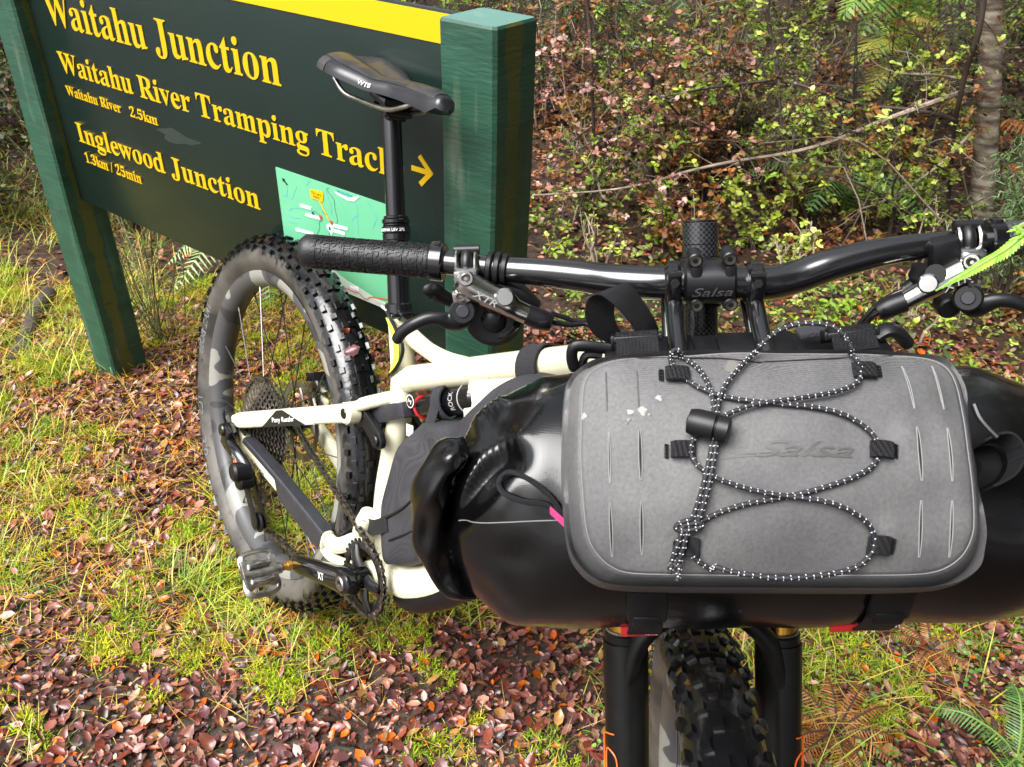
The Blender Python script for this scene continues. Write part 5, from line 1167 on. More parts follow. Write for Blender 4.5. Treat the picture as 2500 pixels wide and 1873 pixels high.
hw_ = (OUT[:, 0].max()-OUT[:, 0].min())/2; hh_ = (OUT[:, 1].max()-OUT[:, 1].min())/2
DENT = [((1010, 190), 60, -.0025), ((1000, 640), 420, .0040), ((1650, 560), 60, .0020), ((1330, 900), 160, .0015), ((330, 600), 120, .0012), ((1600, 1010), 70, .0022), ((900, 1150), 200, -.0016), ((880, 120), 150, .0018), ((560, 900), 90, .0012)]
DENTl = [(pl2(*z4p(*c_)), w*.5199*.562/FPX, d_) for c_, w, d_ in DENT]
def ph(a, b_):
    s = min(1.0, sfrac(a, b_)); h = .012*(1-s**2.2) - 2.7*(b_-CEN[1]-.012)**2 - .016*max(0, (s-.90)/.10)**2.2
    for c_, w, d_ in DENTl: h += d_*math.exp(-((a-c_[0])**2+(b_-c_[1])**2)/w**2)
    h += .0008*math.sin(a*70+b_*40)+.0006*math.sin(b_*110-a*50)+.0005*math.sin(a*190+b_*25)*math.exp(-((s-.85)/.12)**2)
    h -= .0012*math.exp(-((s-.925)/.008)**2)                 # seam groove
    return h
def pp(a, b_, off=0.0): return PO+PAx*a+PBx*b_+PN*(ph(a, b_)+off)
def pz(x, y, off=0.0): q = pl2(*z4p(x, y)); return pp(q[0], q[1], off)
pouch = thing('front_pouch', 'grey coated canvas pouch laced with black flecked bungee cord on front of the dry bag', 'bag', MSW)
ss = np.concatenate([np.linspace(.02, .86, 34), np.linspace(.88, 1.0, 16)]); V = []
for s in ss:
    for k in range(NO): q = CEN+(OUT[k]-CEN)*s; V.append(PO+PAx*q[0]+PBx*q[1]+PN*ph(*q))
for dz, sc_ in ((-.012, 1.018), (-.022, 1.030), (-.036, 1.030), (-.050, 1.015), (-.058, .97), (-.060, .90), (-.060, .5)):
    for k in range(NO):
        q = CEN+(OUT[k]-CEN)*sc_; V.append(PO+PAx*q[0]+PBx*q[1]+PN*(dz-.008+.0015*math.sin(k*.55)))
nr = len(ss)+7; F = [(i*NO+k, i*NO+(k+1) % NO, (i+1)*NO+(k+1) % NO, (i+1)*NO+k) for i in range(nr-1) for k in range(NO)]+[tuple(range(NO-1, -1, -1)), tuple((nr-1)*NO+k for k in range(NO))]
g = G(); g.add(V, F); body = g.build('pouch_body', M_pouch, pouch, None, 80)
g = G(); g.tube([pp(*(CEN+(OUT[k]-CEN)*.925), .0006) for k in range(NO)], .00042, 5, closed=True); g.build('seam_thread', M_thread, body)
# folded edge of the flap along the top, left of the middle
g = G(); g.tube(spline([pz(*p, .0006) for p in ((165, 200), (300, 160), (600, 162), (800, 178), (960, 200), (1010, 192), (1300, 172), (1700, 142), (1830, 158))], 60), .0006, 5); g.build('flap_seam', M_slit, body)
# daisy-chain slits
for (x0, y0), (x1, y1), w in (((248, 240), (252, 440), 4), ((262, 540), (268, 770), 9), ((268, 862), (280, 1100), 14), ((393, 238), (400, 430), 5), ((404, 538), (412, 765), 16), ((414, 860), (422, 1092), 15), ((1640, 218), (1680, 435), 9), ((1688, 522), (1720, 765), 17), ((1726, 852), (1748, 1105), 15), ((1788, 212), (1826, 432), 8), ((1836, 522), (1868, 765), 13), ((1876, 850), (1900, 1102), 13)):
    n = 14; t = np.linspace(0, 1, n); L_, R_ = [], []
    for q in t:
        x = x0+(x1-x0)*q; y = y0+(y1-y0)*q; hw2 = w/2*math.sin(math.pi*(.06+.88*q))**.6; L_.append(pz(x-hw2, y, .0004)); R_.append(pz(x+hw2, y, .0004))
    g = G(); g.add(np.array(L_+R_), [(i, i+1, n+i+1, n+i) for i in range(n-1)]); sl = g.build('slit', M_slit, body, None, 0)
    g = G(); g.tube(L_+R_[::-1], .00035, 5, closed=True); g.build('slit_edge', M_slitedge if w > 6 else M_pouch, sl)
# mud splashes and drops on the cloth
g = G()
for x, y, r in ((360, 452, 16), (418, 450, 20), (145, 455, 14), (355, 490, 9), (495, 388, 15), (345, 505, 5), (450, 470, 7)):
    poly = [(x+r*(1+.35*math.sin(3*t+x))*math.cos(t), y+r*(1+.3*math.cos(2*t+y))*math.sin(t)) for t in np.linspace(0, 6.28, 13)[:-1]]
    V = [pz(*q, .0005) for q in poly]+[pz(x, y, .0016)]; g.add(V, [(i, (i+1) % 12, 12) for i in range(12)])
ms = g.build('mud_splash', M_mudspot, body); ms['kind'] = 'stuff'
poly = [(840+34*math.cos(t)*(1+.2*math.sin(3*t)), 225+38*math.sin(t)) for t in np.linspace(0, 6.28, 19)[:-1]]
g = G(); g.add([pz(*q, .0003) for q in poly], [tuple(range(18))]); g.build('stain', mat('dark_stain', (.11, .105, .095), .6), body, None, 0)
# worn printed logo: a dark swoosh with the tops of letters
g = G()
base = [(760, 685), (900, 672), (1050, 666), (1200, 668), (1380, 674), (1385, 668), (1250, 655), (1000, 655), (860, 662)]
g.add([pz(*q, .0004) for q in base], [tuple(range(len(base)))])
lg = g.build('logo_swoosh', M_logo, body, None, 0)
text('logo_lettering', 'Salsa', M_logo, lg, None, (1, 0, 0), (0, 0, 1), 930, 1390, 70, depth=.0001, shear=.45, fn=lambda a, b_, c_: pz(a, 672-b_, .0005+c_))
# webbing tabs and stitch bars
tabs = {}
for nm, cx, cyy, w, h in (('a', 583, 265, 105, 76), ('b', 1455, 250, 102, 78), ('c', 602, 640, 104, 76), ('d', 1517, 636, 104, 76), ('e', 645, 1066, 88, 76), ('f', 1537, 1060, 102, 78)):
    n = 12; C = []
    for q in np.linspace(-1, 1, n): C.append(pz(cx+w/2*q, cyy+3*q, .0010+.0048*math.sqrt(max(0, 1-q*q*.9))))
    wv = pz(cx, cyy-h/2)-pz(cx, cyy+h/2); g = G()
    # thin ribs of the webbing: a ribbed band
    for k in range(9):
        t = (k-4)/9; V, F = ribbon3(np.array(C)+0*wv, wv/9*.999, .0016); 
        off = wv*t; g.add(np.array(V)+off, F)
    g2 = G(); V, F = ribbon3(C, wv, .0022); g2.add(V, F)
    # ribs run across: bars
    for q in np.linspace(-.92, .92, 15):
        p = pz(cx+w/2*q, cyy+3*q, .0014+.0048*math.sqrt(max(0, 1-q*q*.9))+.0008); g2.tube([p-wv*.49, p+wv*.49], .0007, 5)
    tb = g2.build('webbing_tab', M_web, body)
    ox = cx-w/2-22 if nm in 'ace' else cx+w/2+20
    g = G(); zz = [pz(ox+(9 if i % 2 else -9), cyy-h*.42+h*.84*i/17, .0006) for i in range(18)]; g.tube(zz, .0008, 5); g.build('bar_tack', M_web, tb)
# bungee cord, one continuous lacing
CO = .0031
strands = [
    [(738, 520), (742, 440), (735, 380), (715, 310), (680, 235), (632, 182), (582, 153), (556, 166), (556, 200), (575, 235), (600, 270), (640, 315), (690, 350), (780, 390), (900, 415), (1050, 435), (1200, 450), (1330, 480), (1430, 530), (1480, 578), (1500, 630), (1490, 685), (1450, 730), (1350, 780), (1200, 825), (1050, 855), (900, 880), (780, 915), (695, 955), (655, 990)],
    [(752, 520), (762, 430), (792, 350), (850, 270), (920, 190), (1000, 112), (1090, 66), (1180, 50), (1280, 60), (1350, 105), (1400, 160), (1428, 210), (1440, 250), (1425, 290), (1390, 335), (1290, 375), (1150, 405), (1020, 425), (900, 445), (790, 490), (690, 550), (650, 595), (632, 640), (645, 690), (690, 738), (760, 778), (880, 815), (1000, 840), (1150, 860), (1300, 890), (1420, 940), (1480, 985), (1512, 1050), (1500, 1100), (1450, 1150), (1350, 1190), (1200, 1215), (1050, 1222), (900, 1205), (780, 1175), (700, 1135), (662, 1105), (640, 1060)],
    [(736, 590), (715, 700), (685, 830), (645, 960)], [(754, 590), (735, 700), (712, 830), (675, 960)],
    [(640, 955), (600, 965), (572, 985), (590, 1000), (650, 996), (690, 985), (675, 968), (610, 978)], [(605, 1000), (585, 1060), (562, 1130), (540, 1205)], [(628, 1000), (608, 1090), (590, 1160), (572, 1245)]]
lift = [.0, .0022, .0040, .0040, .0062, .0064, .0066]
g = G(); fl = G()
for i, sdd in enumerate(strands):
    q2 = spline([pl2(*z4p(*p)) for p in sdd], max(30, 9*len(sdd))); P = []
    for k, q in enumerate(q2):
        o_ = CO+lift[i]
        s_ = sfrac(*q)
        if s_ > 1.0: base_ = PO+PAx*q[0]+PBx*q[1]+PN*(.004)
        else: base_ = PO+PAx*q[0]+PBx*q[1]+PN*max(ph(*q), .001 if s_ > .9 else -1)
        P.append(base_+PN*(o_ if s_ < .95 else o_+.002))
    P = np.array(P); g.tube(P, .00165, 10)
    seg = np.concatenate([[0], np.cumsum(np.linalg.norm(np.diff(P, axis=0), axis=1))]); n = int(seg[-1]/.0046)
    for j in range(n):
        s_ = (j+.5)*.0046; p = np.array([np.interp(s_, seg, P[:, k]) for k in range(3)]); p2 = np.array([np.interp(s_+.001, seg, P[:, k]) for k in range(3)]); d_ = norm(p2-p); sd_ = norm(np.cross(d_, PN)); up_ = np.cross(sd_, d_)
        for a0 in ((.5, 1.1) if j % 2 else (-1.1, -.5)), :
            for aa in ((.75, -.55) if j % 2 else (.1, -1.1)):
                t = np.linspace(aa-.28, aa+.28, 4); fl.tube([p+.0017*(math.cos(x)*up_+math.sin(x)*sd_)+d_*.0004*(x-aa) for x in t], .00024, 4)
cord = g.build('bungee_cord', M_cord, pouch); fo = fl.build('cord_flecks', M_fleck, cord, None, 0); fo['kind'] = 'stuff'
# cord lock
a_ = pz(640, 525, .010); b_ = pz(800, 572, .011); d_ = norm(b_-a_); g = G(); L_ = np.linalg.norm(b_-a_)
g.lathe([(.002, -.004), (.0080, -.0025), (.0092, .002), (.0092, L_*.60), (.0085, L_*.62)], 24, a_, d_); lk = g.build('cord_lock', M_plast, pouch)
g = G(); g.lathe([(.0070, L_*.60), (.0070, L_*.66), (.0085, L_*.68), (.0088, L_*.98), (.006, L_*1.04)], 20, a_, d_); g.build('lock_plunger', M_plast, lk)
# ladder buckles and the spare strap on top
zt = lambda x, y: (1350+x*.5199, 550+y*.5199)
for bx_, by_, tilt in ((392, 528, .05), (1392, 505, .10)):
    c_ = st(*zt(bx_, by_), .150); R3 = rotx(tilt)@roty(-.35); g = G()
    g.box(c_+R3@np.array([0, -.0195, 0]), (.018, .004, .007), R3, bev=.0012); g.box(c_+R3@np.array([0, .0195, 0]), (.018, .004, .007), R3, bev=.0012)
    for dx in (-.008, .0, .008): g.box(c_+R3@np.array([dx, 0, 0]), (.0035, .038, .005), R3, bev=.001)
    bk_ = g.build('ladder_buckle', M_plast, pouch)
    C = [c_+R3@np.array([x, 0, z]) for x, z in ((-.03, -.010), (-.016, .000), (-.006, .004), (.004, .004), (.012, -.002), (.020, -.012))]; g = G(); V, F = ribbon3(spline(C, 16), R3@np.array([0, .034, 0]), .0016); g.add(V, F)
    for q in np.linspace(-.016, .016, 12): g.tube([p+R3@np.array([0, q, .0009]) for p in spline(C, 10)], .0006, 4)
    g.build('webbing', M_web, bk_)
# standing loop of strap (image left) and flat strap (image right)
F1 = .118
lo = [(1508, 836), (1470, 812), (1452, 770), (1458, 728), (1478, 706), (1506, 720), (1535, 752), (1566, 798), (1580, 828)]
C = spline([st(px+12, py, F1+.03*math.sin(i/8*math.pi)) for i, (px, py) in enumerate(lo)], 40); g = G()
wd = np.array([norm(np.array([-.35, .93, -.12]))*.026 if i < 22 else norm(np.array([-.75, .62, .22]))*.026 for i in range(40)])
for i in range(40):
    t = min(1, max(0, (i-14)/14)); wd[i] = norm((1-t)*np.array([-.35, .93, -.12])+t*np.array([-.82, .45, .35]))*.026
V, F = ribbon3(C, wd, .0016); g.add(V, F); g.build('strap_loop', M_web, pouch)
g = G(); C = spline([st(*zt(*p), .125) for p in ((1150, 510), (1230, 495), (1300, 505), (1400, 500))], 14); V, F = ribbon3(C, np.array([.022, 0, .004]), .003); g.add(V, F); g.build('strap_end', M_velcro, pouch)
# loop on the pouch's far side and the thin cord beside it
sidec = [(1995, 590), (2060, 560), (2120, 558), (2165, 600), (2178, 670), (2140, 740), (2080, 780), (2035, 800)]
C = spline([w2s(hit(*z4p(*p), POw-PNw*.032, PNw)) for p in sidec], 30); g = G(); V, F = ribbon3(C, PN*.024, .0016); g.add(V, F); g.build('side_loop', M_web, pouch)
C = spline([w2s(hit(*z4p(*p), POw-PNw*.020, PNw)) for p in ((1975, 400), (2000, 460), (2040, 510), (2085, 555))], 14); g = G(); g.tube(C, .0022, 8); g.build('side_cord', M_cable, pouch)

# ---- frame bag inside the front triangle
fbag = thing('frame_bag', 'black cloth frame bag strapped inside the front triangle of the bike', 'bag', mat4(BM, BT)@LB)
top_ = [bk(px, py, -.034) for px, py in ((927, 1262), (932, 1215), (952, 1130), (972, 1088), (1010, 1048), (1036, 1030), (1096, 1036), (1130, 1020), (1165, 985), (1215, 938), (1290, 912))]
poly = [(q[0], q[2]) for q in top_]+[(.74, .462), (.795, .470), (.780, .41), (.70, .28), (.60, .138), (.53, .055), (.482, .02), (.455, .012)]
c2 = np.array(poly).mean(0); g = G()
def rings():
    rows = []
    for y, sc_ in ((-.020, 1.0), (-.030, .985), (-.036, .95), (-.039, .86), (-.041, .6), (-.042, .2)): rows.append((y, sc_))
    return rows
PL = spline([(p[0], p[1]) for p in poly], 120, closed=True); V = []; full = [(y, s) for y, s in reversed([(-a, b) for a, b in rings()])]+rings()
for y, s in full:
    for q in PL: r_ = c2+(q-c2)*s; V.append((r_[0], y+.0015*math.sin(r_[0]*60+r_[1]*40)*(abs(y) > .033), r_[1]))
n = len(PL); g.add(V, [(i*n+k, i*n+(k+1) % n, (i+1)*n+(k+1) % n, (i+1)*n+k) for i in range(len(full)-1) for k in range(n)]+[tuple(range(n-1, -1, -1)), tuple((len(full)-1)*n+k for k in range(n))]); g.build('bag_body', M_fbag, fbag, None, 70)
g = G(); g.tube(spline([bk(px, py, -.0415) for px, py in ((942, 1265), (985, 1240), (1030, 1196), (1060, 1170))], 20), .0022, 6); g.tube(spline([bk(px, py, -.0415) for px, py in ((950, 1320), (1000, 1300), (1040, 1275))], 20), .0018, 6); g.build('zip', M_plast, fbag)
def wrap(c_, d_, r, w, ry=None):
    d_ = norm(d_); e1 = norm(np.cross(d_, [0, 1.0, 0])); e2 = np.array([0, 1.0, 0]); C = [c_+r*math.cos(t)*e1+(ry or r)*math.sin(t)*e2 for t in np.linspace(0, 2*math.pi, 33)]; return ribbon3(C, d_*w, .0025)
tt0, tt1 = X3(.53, .373), X3(.70, .468)
c_ = bk(1298, 890, -.018); c_[1] = 0
g = G(); cc_ = X3(c_[0], np.interp(c_[0], [.53, .62, .70], [.373, .424, .468])-.006); V, F = wrap(cc_, tt1-tt0, .030, .036, .026); g.add(V, F); g.build('strap', M_velcro, fbag)
g = G(); V, F = wrap(k0+dK*LK*.735, dK, .026, .022); g.add(V, F); g.tube(spline([k0+dK*LK*.735+np.array([0, -.026, -.004]), k0+dK*LK*.735+np.array([.004, -.032, -.03])], 6), .010, 8, flat=.3); g.build('strap', M_velcro, fbag)
g = G(); C = spline([bk(px, py, y) for px, py, y in ((945, 1278, -.042), (915, 1288, -.040), (892, 1280, -.030), (886, 1268, -.010))], 12); V, F = ribbon3(C, norm(bk(912, 1300, -.04)-bk(908, 1268, -.04))*.024, .002); g.add(V, F); g.build('strap', M_web, fbag)
# ================================================================== ground
def vnoise(x, y, s, seed=0):
    """smooth value noise in [0,1], vectorised"""
    x = np.asarray(x, float)*s; y = np.asarray(y, float)*s; xi = np.floor(x).astype(int); yi = np.floor(y).astype(int); fx = x-xi; fy = y-yi
    fx = fx*fx*(3-2*fx); fy = fy*fy*(3-2*fy)
    def h(a, b): n = np.sin(a*127.1+b*311.7+seed*74.7)*43758.5453; return n-np.floor(n)
    return (h(xi, yi)*(1-fx)+h(xi+1, yi)*fx)*(1-fy)+(h(xi, yi+1)*(1-fx)+h(xi+1, yi+1)*fx)*fy
def gz(x, y):
    x = np.asarray(x, float); y = np.asarray(y, float)
    t = np.clip(y-3.2, 0, 30); bank = .13*t**1.25
    near = np.clip((np.hypot(x-.0, y-1.3)-1.6)/1.5, 0, 1)
    bump = (.030*(vnoise(x, y, 2.2)-.5)+.016*(vnoise(x, y, 7, 3)-.5)+.008*(vnoise(x, y, 19, 5)-.5))
    left = np.clip(-x-2.3, 0, 8)*.12
    return bank+bump*(.45+.55*near)+left+.05*near*(vnoise(x, y, .9, 8)-.5)
def ground_material():
    m = bpy.data.materials.new('wet_forest_soil'); m.use_nodes = True; nt = m.node_tree; b = nt.nodes['Principled BSDF']; N = nt.nodes.new; L = nt.links.new
    tc = N('ShaderNodeTexCoord'); n = N('ShaderNodeTexNoise'); n.inputs['Scale'].default_value = 26; n.inputs['Detail'].default_value = 9; L(tc.outputs['Object'], n.inputs[0])
    v = N('ShaderNodeTexVoronoi'); v.inputs['Scale'].default_value = 48; L(tc.outputs['Object'], v.inputs[0])
    r = N('ShaderNodeValToRGB'); e = r.color_ramp.elements; e[0].position = .3; e[0].color = (.010, .006, .004, 1); e[1].position = .7; e[1].color = (.055, .034, .020, 1); x = e.new(.52); x.color = (.025, .015, .009, 1)
    L(n.outputs[0], r.inputs[0]); mx = N('ShaderNodeMix'); mx.data_type = 'RGBA'; mx.inputs[0].default_value = .35; L(r.outputs[0], mx.inputs[6]); 
    hv = N('ShaderNodeValToRGB'); e = hv.color_ramp.elements; e[0].color = (.012, .007, .005, 1); e[1].color = (.085, .042, .022, 1); sc = N('ShaderNodeSeparateColor'); L(v.outputs['Color'], sc.inputs[0]); L(sc.outputs[0], hv.inputs[0]); L(hv.outputs[0], mx.inputs[7])
    L(mx.outputs[2], b.inputs['Base Color']); b.inputs['Roughness'].default_value = .6
    bp = N('ShaderNodeBump'); bp.inputs['Strength'].default_value = .8; bp.inputs['Distance'].default_value = .012; L(n.outputs[0], bp.inputs['Height']); L(bp.outputs[0], b.inputs['Normal'])
    return m
xs = np.concatenate([np.linspace(-30, -4, 30), np.linspace(-3.8, 4.2, 130), np.linspace(4.6, 30, 30)]); ys = np.concatenate([np.linspace(-20, 0, 20), np.linspace(.15, 5, 90), np.linspace(5.2, 34, 50)])
X, Y = np.meshgrid(xs, ys); Z = gz(X, Y); V = np.stack([X, Y, Z], -1).reshape(-1, 3); nx, ny = len(xs), len(ys); I = (np.arange(ny-1)[:, None]*nx+np.arange(nx-1)[None]).ravel()
ground = fastmesh('ground', V, np.stack([I, I+1, I+nx+1, I+nx], 1), ground_material(), smooth=True); ground['kind'] = 'structure'

M_leafd = mat('fallen_leaf', (1, 1, 1), .33, attr=True, spec=.5, noise=(130, (.55, .5, .5), .3))
M_blade = mat('grass_blade', (1, 1, 1), .5, attr=True, trans=.25)
M_moss = mat('moss', (1, 1, 1), .8, attr=True, trans=.2)
M_leafg = mat('living_leaf', (1, 1, 1), .42, attr=True, trans=.3)
# --- leaf template (length 1 along x)
LT = np.array([(0, 0, 0), (.33, 0, -.05), (.70, 0, -.03), (1, 0, .05), (.22, .24, .05), (.62, .27, .07), (.22, -.24, .05), (.62, -.27, .07)])
LF = np.array([(0, 1, 4), (1, 2, 5), (1, 5, 4), (2, 3, 5), (0, 6, 1), (1, 6, 7), (1, 7, 2), (2, 7, 3)])
def rotmats(yaw, pitch, roll):
    cy, sy, cp, sp, cr, sr = np.cos(yaw), np.sin(yaw), np.cos(pitch), np.sin(pitch), np.cos(roll), np.sin(roll)
    R = np.empty((len(yaw), 3, 3))
    R[:, 0, 0] = cy*cp; R[:, 0, 1] = cy*sp*sr-sy*cr; R[:, 0, 2] = cy*sp*cr+sy*sr
    R[:, 1, 0] = sy*cp; R[:, 1, 1] = sy*sp*sr+cy*cr; R[:, 1, 2] = sy*sp*cr-cy*sr
    R[:, 2, 0] = -sp; R[:, 2, 1] = cp*sr; R[:, 2, 2] = cp*cr
    return R
def leaves(P, size, yaw, pitch, roll, cols, T=LT, F=LF, wid=1.0):
    n = len(P); R = rotmats(yaw, pitch, roll); t = T[None]*np.stack([np.ones(n), np.broadcast_to(wid, (n,)), np.random.default_rng(1).uniform(.3, 2.2, n)], -1)[:, None, :]
    V = np.einsum('nij,nkj->nki', R, t)*size[:, None, None]+P[:, None, :]
    k = len(T); return V.reshape(-1, 3), (F[None]+(np.arange(n)*k)[:, None, None]).reshape(-1, F.shape[1]), np.repeat(cols, k, 0)
def palette(n, cs, w, jit=.25):
    cs = np.array(cs); i = rng.choice(len(cs), n, p=np.array(w)/np.sum(w)); c = cs[i]; mu = c.mean(1, keepdims=True); c = np.clip(mu+(c-mu)*1.18, .004, 1)*rng.uniform(1-jit, 1+jit, (n, 1)); return np.clip(c*rng.uniform(.93, 1.07, (n, 3)), 0, 1)
LITTER = [(.150, .042, .026), (.115, .050, .052), (.32, .155, .115), (.048, .024, .018), (.46, .120, .016), (.30, .17, .07), (.20, .078, .062), (.44, .27, .21)]
LW = [5, 5, 3, 3, 1.2, 1.8, 4, 1.2]
def sample(n, x0, x1, y0, y1): return rng.uniform(x0, x1, n), rng.uniform(y0, y1, n)
def grassy(x, y):
    """how much of the ground is grass and moss rather than litter, 0..1: patches of their own"""
    a = .38*vnoise(x, y, 2.6, 11)+.36*vnoise(x, y, 7, 12)+.26*vnoise(x, y, 17, 13)
    bias = np.interp(y-.28*x, [.55, 1.0, 1.25, 1.7, 2.6], [-.14, -.02, .13, .13, .06])+np.clip((x-.25)/.8, 0, 1)*.16
    back = -.5*np.clip((y-1.75)/.3, 0, 1)*np.clip((x+.35)/.3, 0, 1)        # the bush floor behind the sign's right end is leaf litter
    leaf_ring = back-.25*np.exp(-((x+1.0)**2+(y-1.80)**2)/.09)        # bare litter round the foot of the post
    return np.clip((a+bias+leaf_ring-.42)/.16, 0, 1)
VV, FF, CCc, off = [], [], [], 0
def acc(v, f, c):
    global off
    VV.append(v); FF.append(f+off); CCc.append(c); off += len(v)
for n, x0, x1, y0, y1, s0, s1 in ((44000, -1.7, 1.5, .45, 2.3, .008, .031), (16000, -3.2, 3.4, 1.8, 5.0, .02, .04), (9000, -6, 7, 4.0, 10, .03, .06), (5000, -4, 4, -2.5, .6, .02, .04)):
    x, y = sample(n, x0, x1, y0, y1); k = rng.uniform(0, 1, n) > grassy(x, y)*.38; x, y = x[k], y[k]; n = len(x)
    P = np.stack([x, y, gz(x, y)+rng.uniform(.0, .020, n)], 1)
    acc(*leaves(P, rng.uniform(s0, s1, n), rng.uniform(0, 6.28, n), rng.normal(0, .25, n), rng.normal(0, .30, n), palette(n, LITTER, LW, .45), wid=rng.uniform(.5, 1.25, n)))
# broken pieces and crumbs pressed between the leaves
FT = np.array([(0, 0, 0), (.45, .30, .03), (.95, .16, -.02), (.80, -.22, .04), (.30, -.34, .0)]); FFt = np.array([(0, 1, 4), (1, 3, 4), (1, 2, 3)])
for n, x0, x1, y0, y1, s0, s1 in ((52000, -1.8, 1.5, .45, 2.4, .004, .015), (12000, -3.2, 3.4, 2.0, 5.0, .008, .02)):
    x, y = sample(n, x0, x1, y0, y1); P = np.stack([x, y, gz(x, y)+rng.uniform(0, .008, n)], 1)
    acc(*leaves(P, rng.uniform(s0, s1, n), rng.uniform(0, 6.28, n), rng.normal(0, .3, n), rng.normal(0, .3, n), palette(n, LITTER+[(.08, .05, .03)], LW+[4], .5), FT, FFt))
litter = fastmesh('leaf_litter', np.concatenate(VV), np.concatenate(FF), M_leafd, np.concatenate(CCc)); tag(litter, 'wet red-brown and mauve beech leaves carpeting the forest floor', 'leaf litter', kind='stuff')
# the largest fallen leaves lie on top, each its own piece of the ground
lmesh = []
for i in range(14):
    sz = 1.0; c = palette(1, LITTER, LW)[0]; nn = 9; g = G(); V = []
    for u in np.linspace(0, 1, nn):
        w = .30*math.sin(math.pi*u**.85)**.8*(1+.10*((-1)**int(u*8)))+.004; curl = .12*math.sin(u*3+i)+.04*math.cos(i*2+u*5)
        for t in (-1, -.5, 0, .5, 1): V.append((u, t*w, curl+(.10+.05*(i % 3))*abs(t)*w*2.2*(1 if i % 2 else -1)+.01*math.sin(u*20+t*4)))
    F = [(a*5+b, a*5+b+1, (a+1)*5+b+1, (a+1)*5+b) for a in range(nn-1) for b in range(4)]
    me = bpy.data.meshes.new('leaf'); me.from_pydata(V, [], F); me.shade_smooth()
    at = me.color_attributes.new('Col', 'FLOAT_COLOR', 'POINT'); at.data.foreach_set('color', np.tile(np.append(c, 1), len(V)).astype(np.float32)); me.materials.append(M_leafd); lmesh.append(me)
cnt = 0
while cnt < 290:
    x = random.uniform(-1.25, 1.35); y = random.uniform(.70, 1.9)
    if y > 1.25 and random.random() < .45: continue
    if random.random() < float(grassy(np.array([x]), np.array([y]))[0])*.55: continue
    o = bpy.data.objects.new('leaf', lmesh[cnt % 14]); COL.objects.link(o); o.parent = ground
    s = random.uniform(.020, .038); o.location = (x, y, float(gz(x, y))+.017); o.rotation_euler = (random.gauss(0, .28), random.gauss(0, .28), random.uniform(0, 6.28)); o.scale = (s, s*random.uniform(.75, 1.1), s*random.uniform(.6, 1.4)); cnt += 1
# --- grass: bent strips
def blades(P, length, width, yaw, lean, cols, bend):
    n = len(P); u = np.array([0, .35, .7, 1.0]); wv = np.array([1, .85, .55, .06])
    d = np.stack([np.cos(yaw), np.sin(yaw), np.zeros(n)], 1); sd = np.stack([-np.sin(yaw), np.cos(yaw), np.zeros(n)], 1); V = np.empty((n, 8, 3))
    for i in range(4):
        a = lean+bend*u[i]; h = length*u[i]*np.cos(a*.8); o_ = length*u[i]*np.sin(np.clip(a, 0, 1.5))
        c = P+d*o_[:, None]+np.array([0, 0, 1.0])*h[:, None]; V[:, 2*i] = c-sd*(width*wv[i]/2)[:, None]; V[:, 2*i+1] = c+sd*(width*wv[i]/2)[:, None]
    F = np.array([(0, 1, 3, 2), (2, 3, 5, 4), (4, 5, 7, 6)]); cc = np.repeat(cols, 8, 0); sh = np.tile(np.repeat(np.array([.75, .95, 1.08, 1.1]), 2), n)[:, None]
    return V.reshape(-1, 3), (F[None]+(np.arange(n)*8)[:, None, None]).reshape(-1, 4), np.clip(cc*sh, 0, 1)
VV, FF, CCc, off = [], [], [], 0
GREEN = [(.10, .21, .018), (.21, .32, .025), (.40, .44, .04), (.58, .45, .11), (.52, .27, .05)]
def tufts(nt_, per, x0, x1, y0, y1, ln, wd, w, thr=.35, lean=(.2, .9), spread=.03):
    x, y = sample(nt_, x0, x1, y0, y1); k = rng.uniform(0, 1, nt_)*.9+.1*0 < grassy(x, y)-thr*.4; x, y = x[k], y[k]
    if not len(x): return
    X_ = np.repeat(x, per)+rng.normal(0, spread, len(x)*per); Y_ = np.repeat(y, per)+rng.normal(0, spread, len(x)*per); n = len(X_)
    tone = rng.choice(len(GREEN), len(x), p=np.array(w)/sum(w)); cols = np.array(GREEN)[np.where(rng.uniform(0, 1, n) < .7, np.repeat(tone, per), rng.choice(len(GREEN), n, p=np.array(w)/sum(w)))]*rng.uniform(.75, 1.25, (n, 1))
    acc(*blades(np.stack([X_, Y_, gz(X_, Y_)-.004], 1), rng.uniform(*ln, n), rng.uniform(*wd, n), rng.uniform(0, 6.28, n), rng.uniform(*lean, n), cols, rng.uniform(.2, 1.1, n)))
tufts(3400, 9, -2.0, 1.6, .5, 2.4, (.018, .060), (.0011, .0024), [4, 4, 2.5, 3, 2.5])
tufts(1500, 9, -3.0, 3.0, 1.9, 4.2, (.04, .13), (.002, .004), [2, 3, 4, 4, 2])
tufts(900, 8, .15, 1.7, .6, 2.6, (.05, .17), (.0015, .0035), [3, 3, 4, 3, 1], lean=(.3, 1.0))
tufts(500, 12, -2.6, -1.1, 1.6, 3.2, (.05, .15), (.0015, .003), [2, 4, 4, 3, 1], thr=0)
tufts(110, 26, -1.3, .1, .95, 1.6, (.04, .11), (.0016, .003), [3, 5, 4, 1, 0], thr=0, spread=.018)
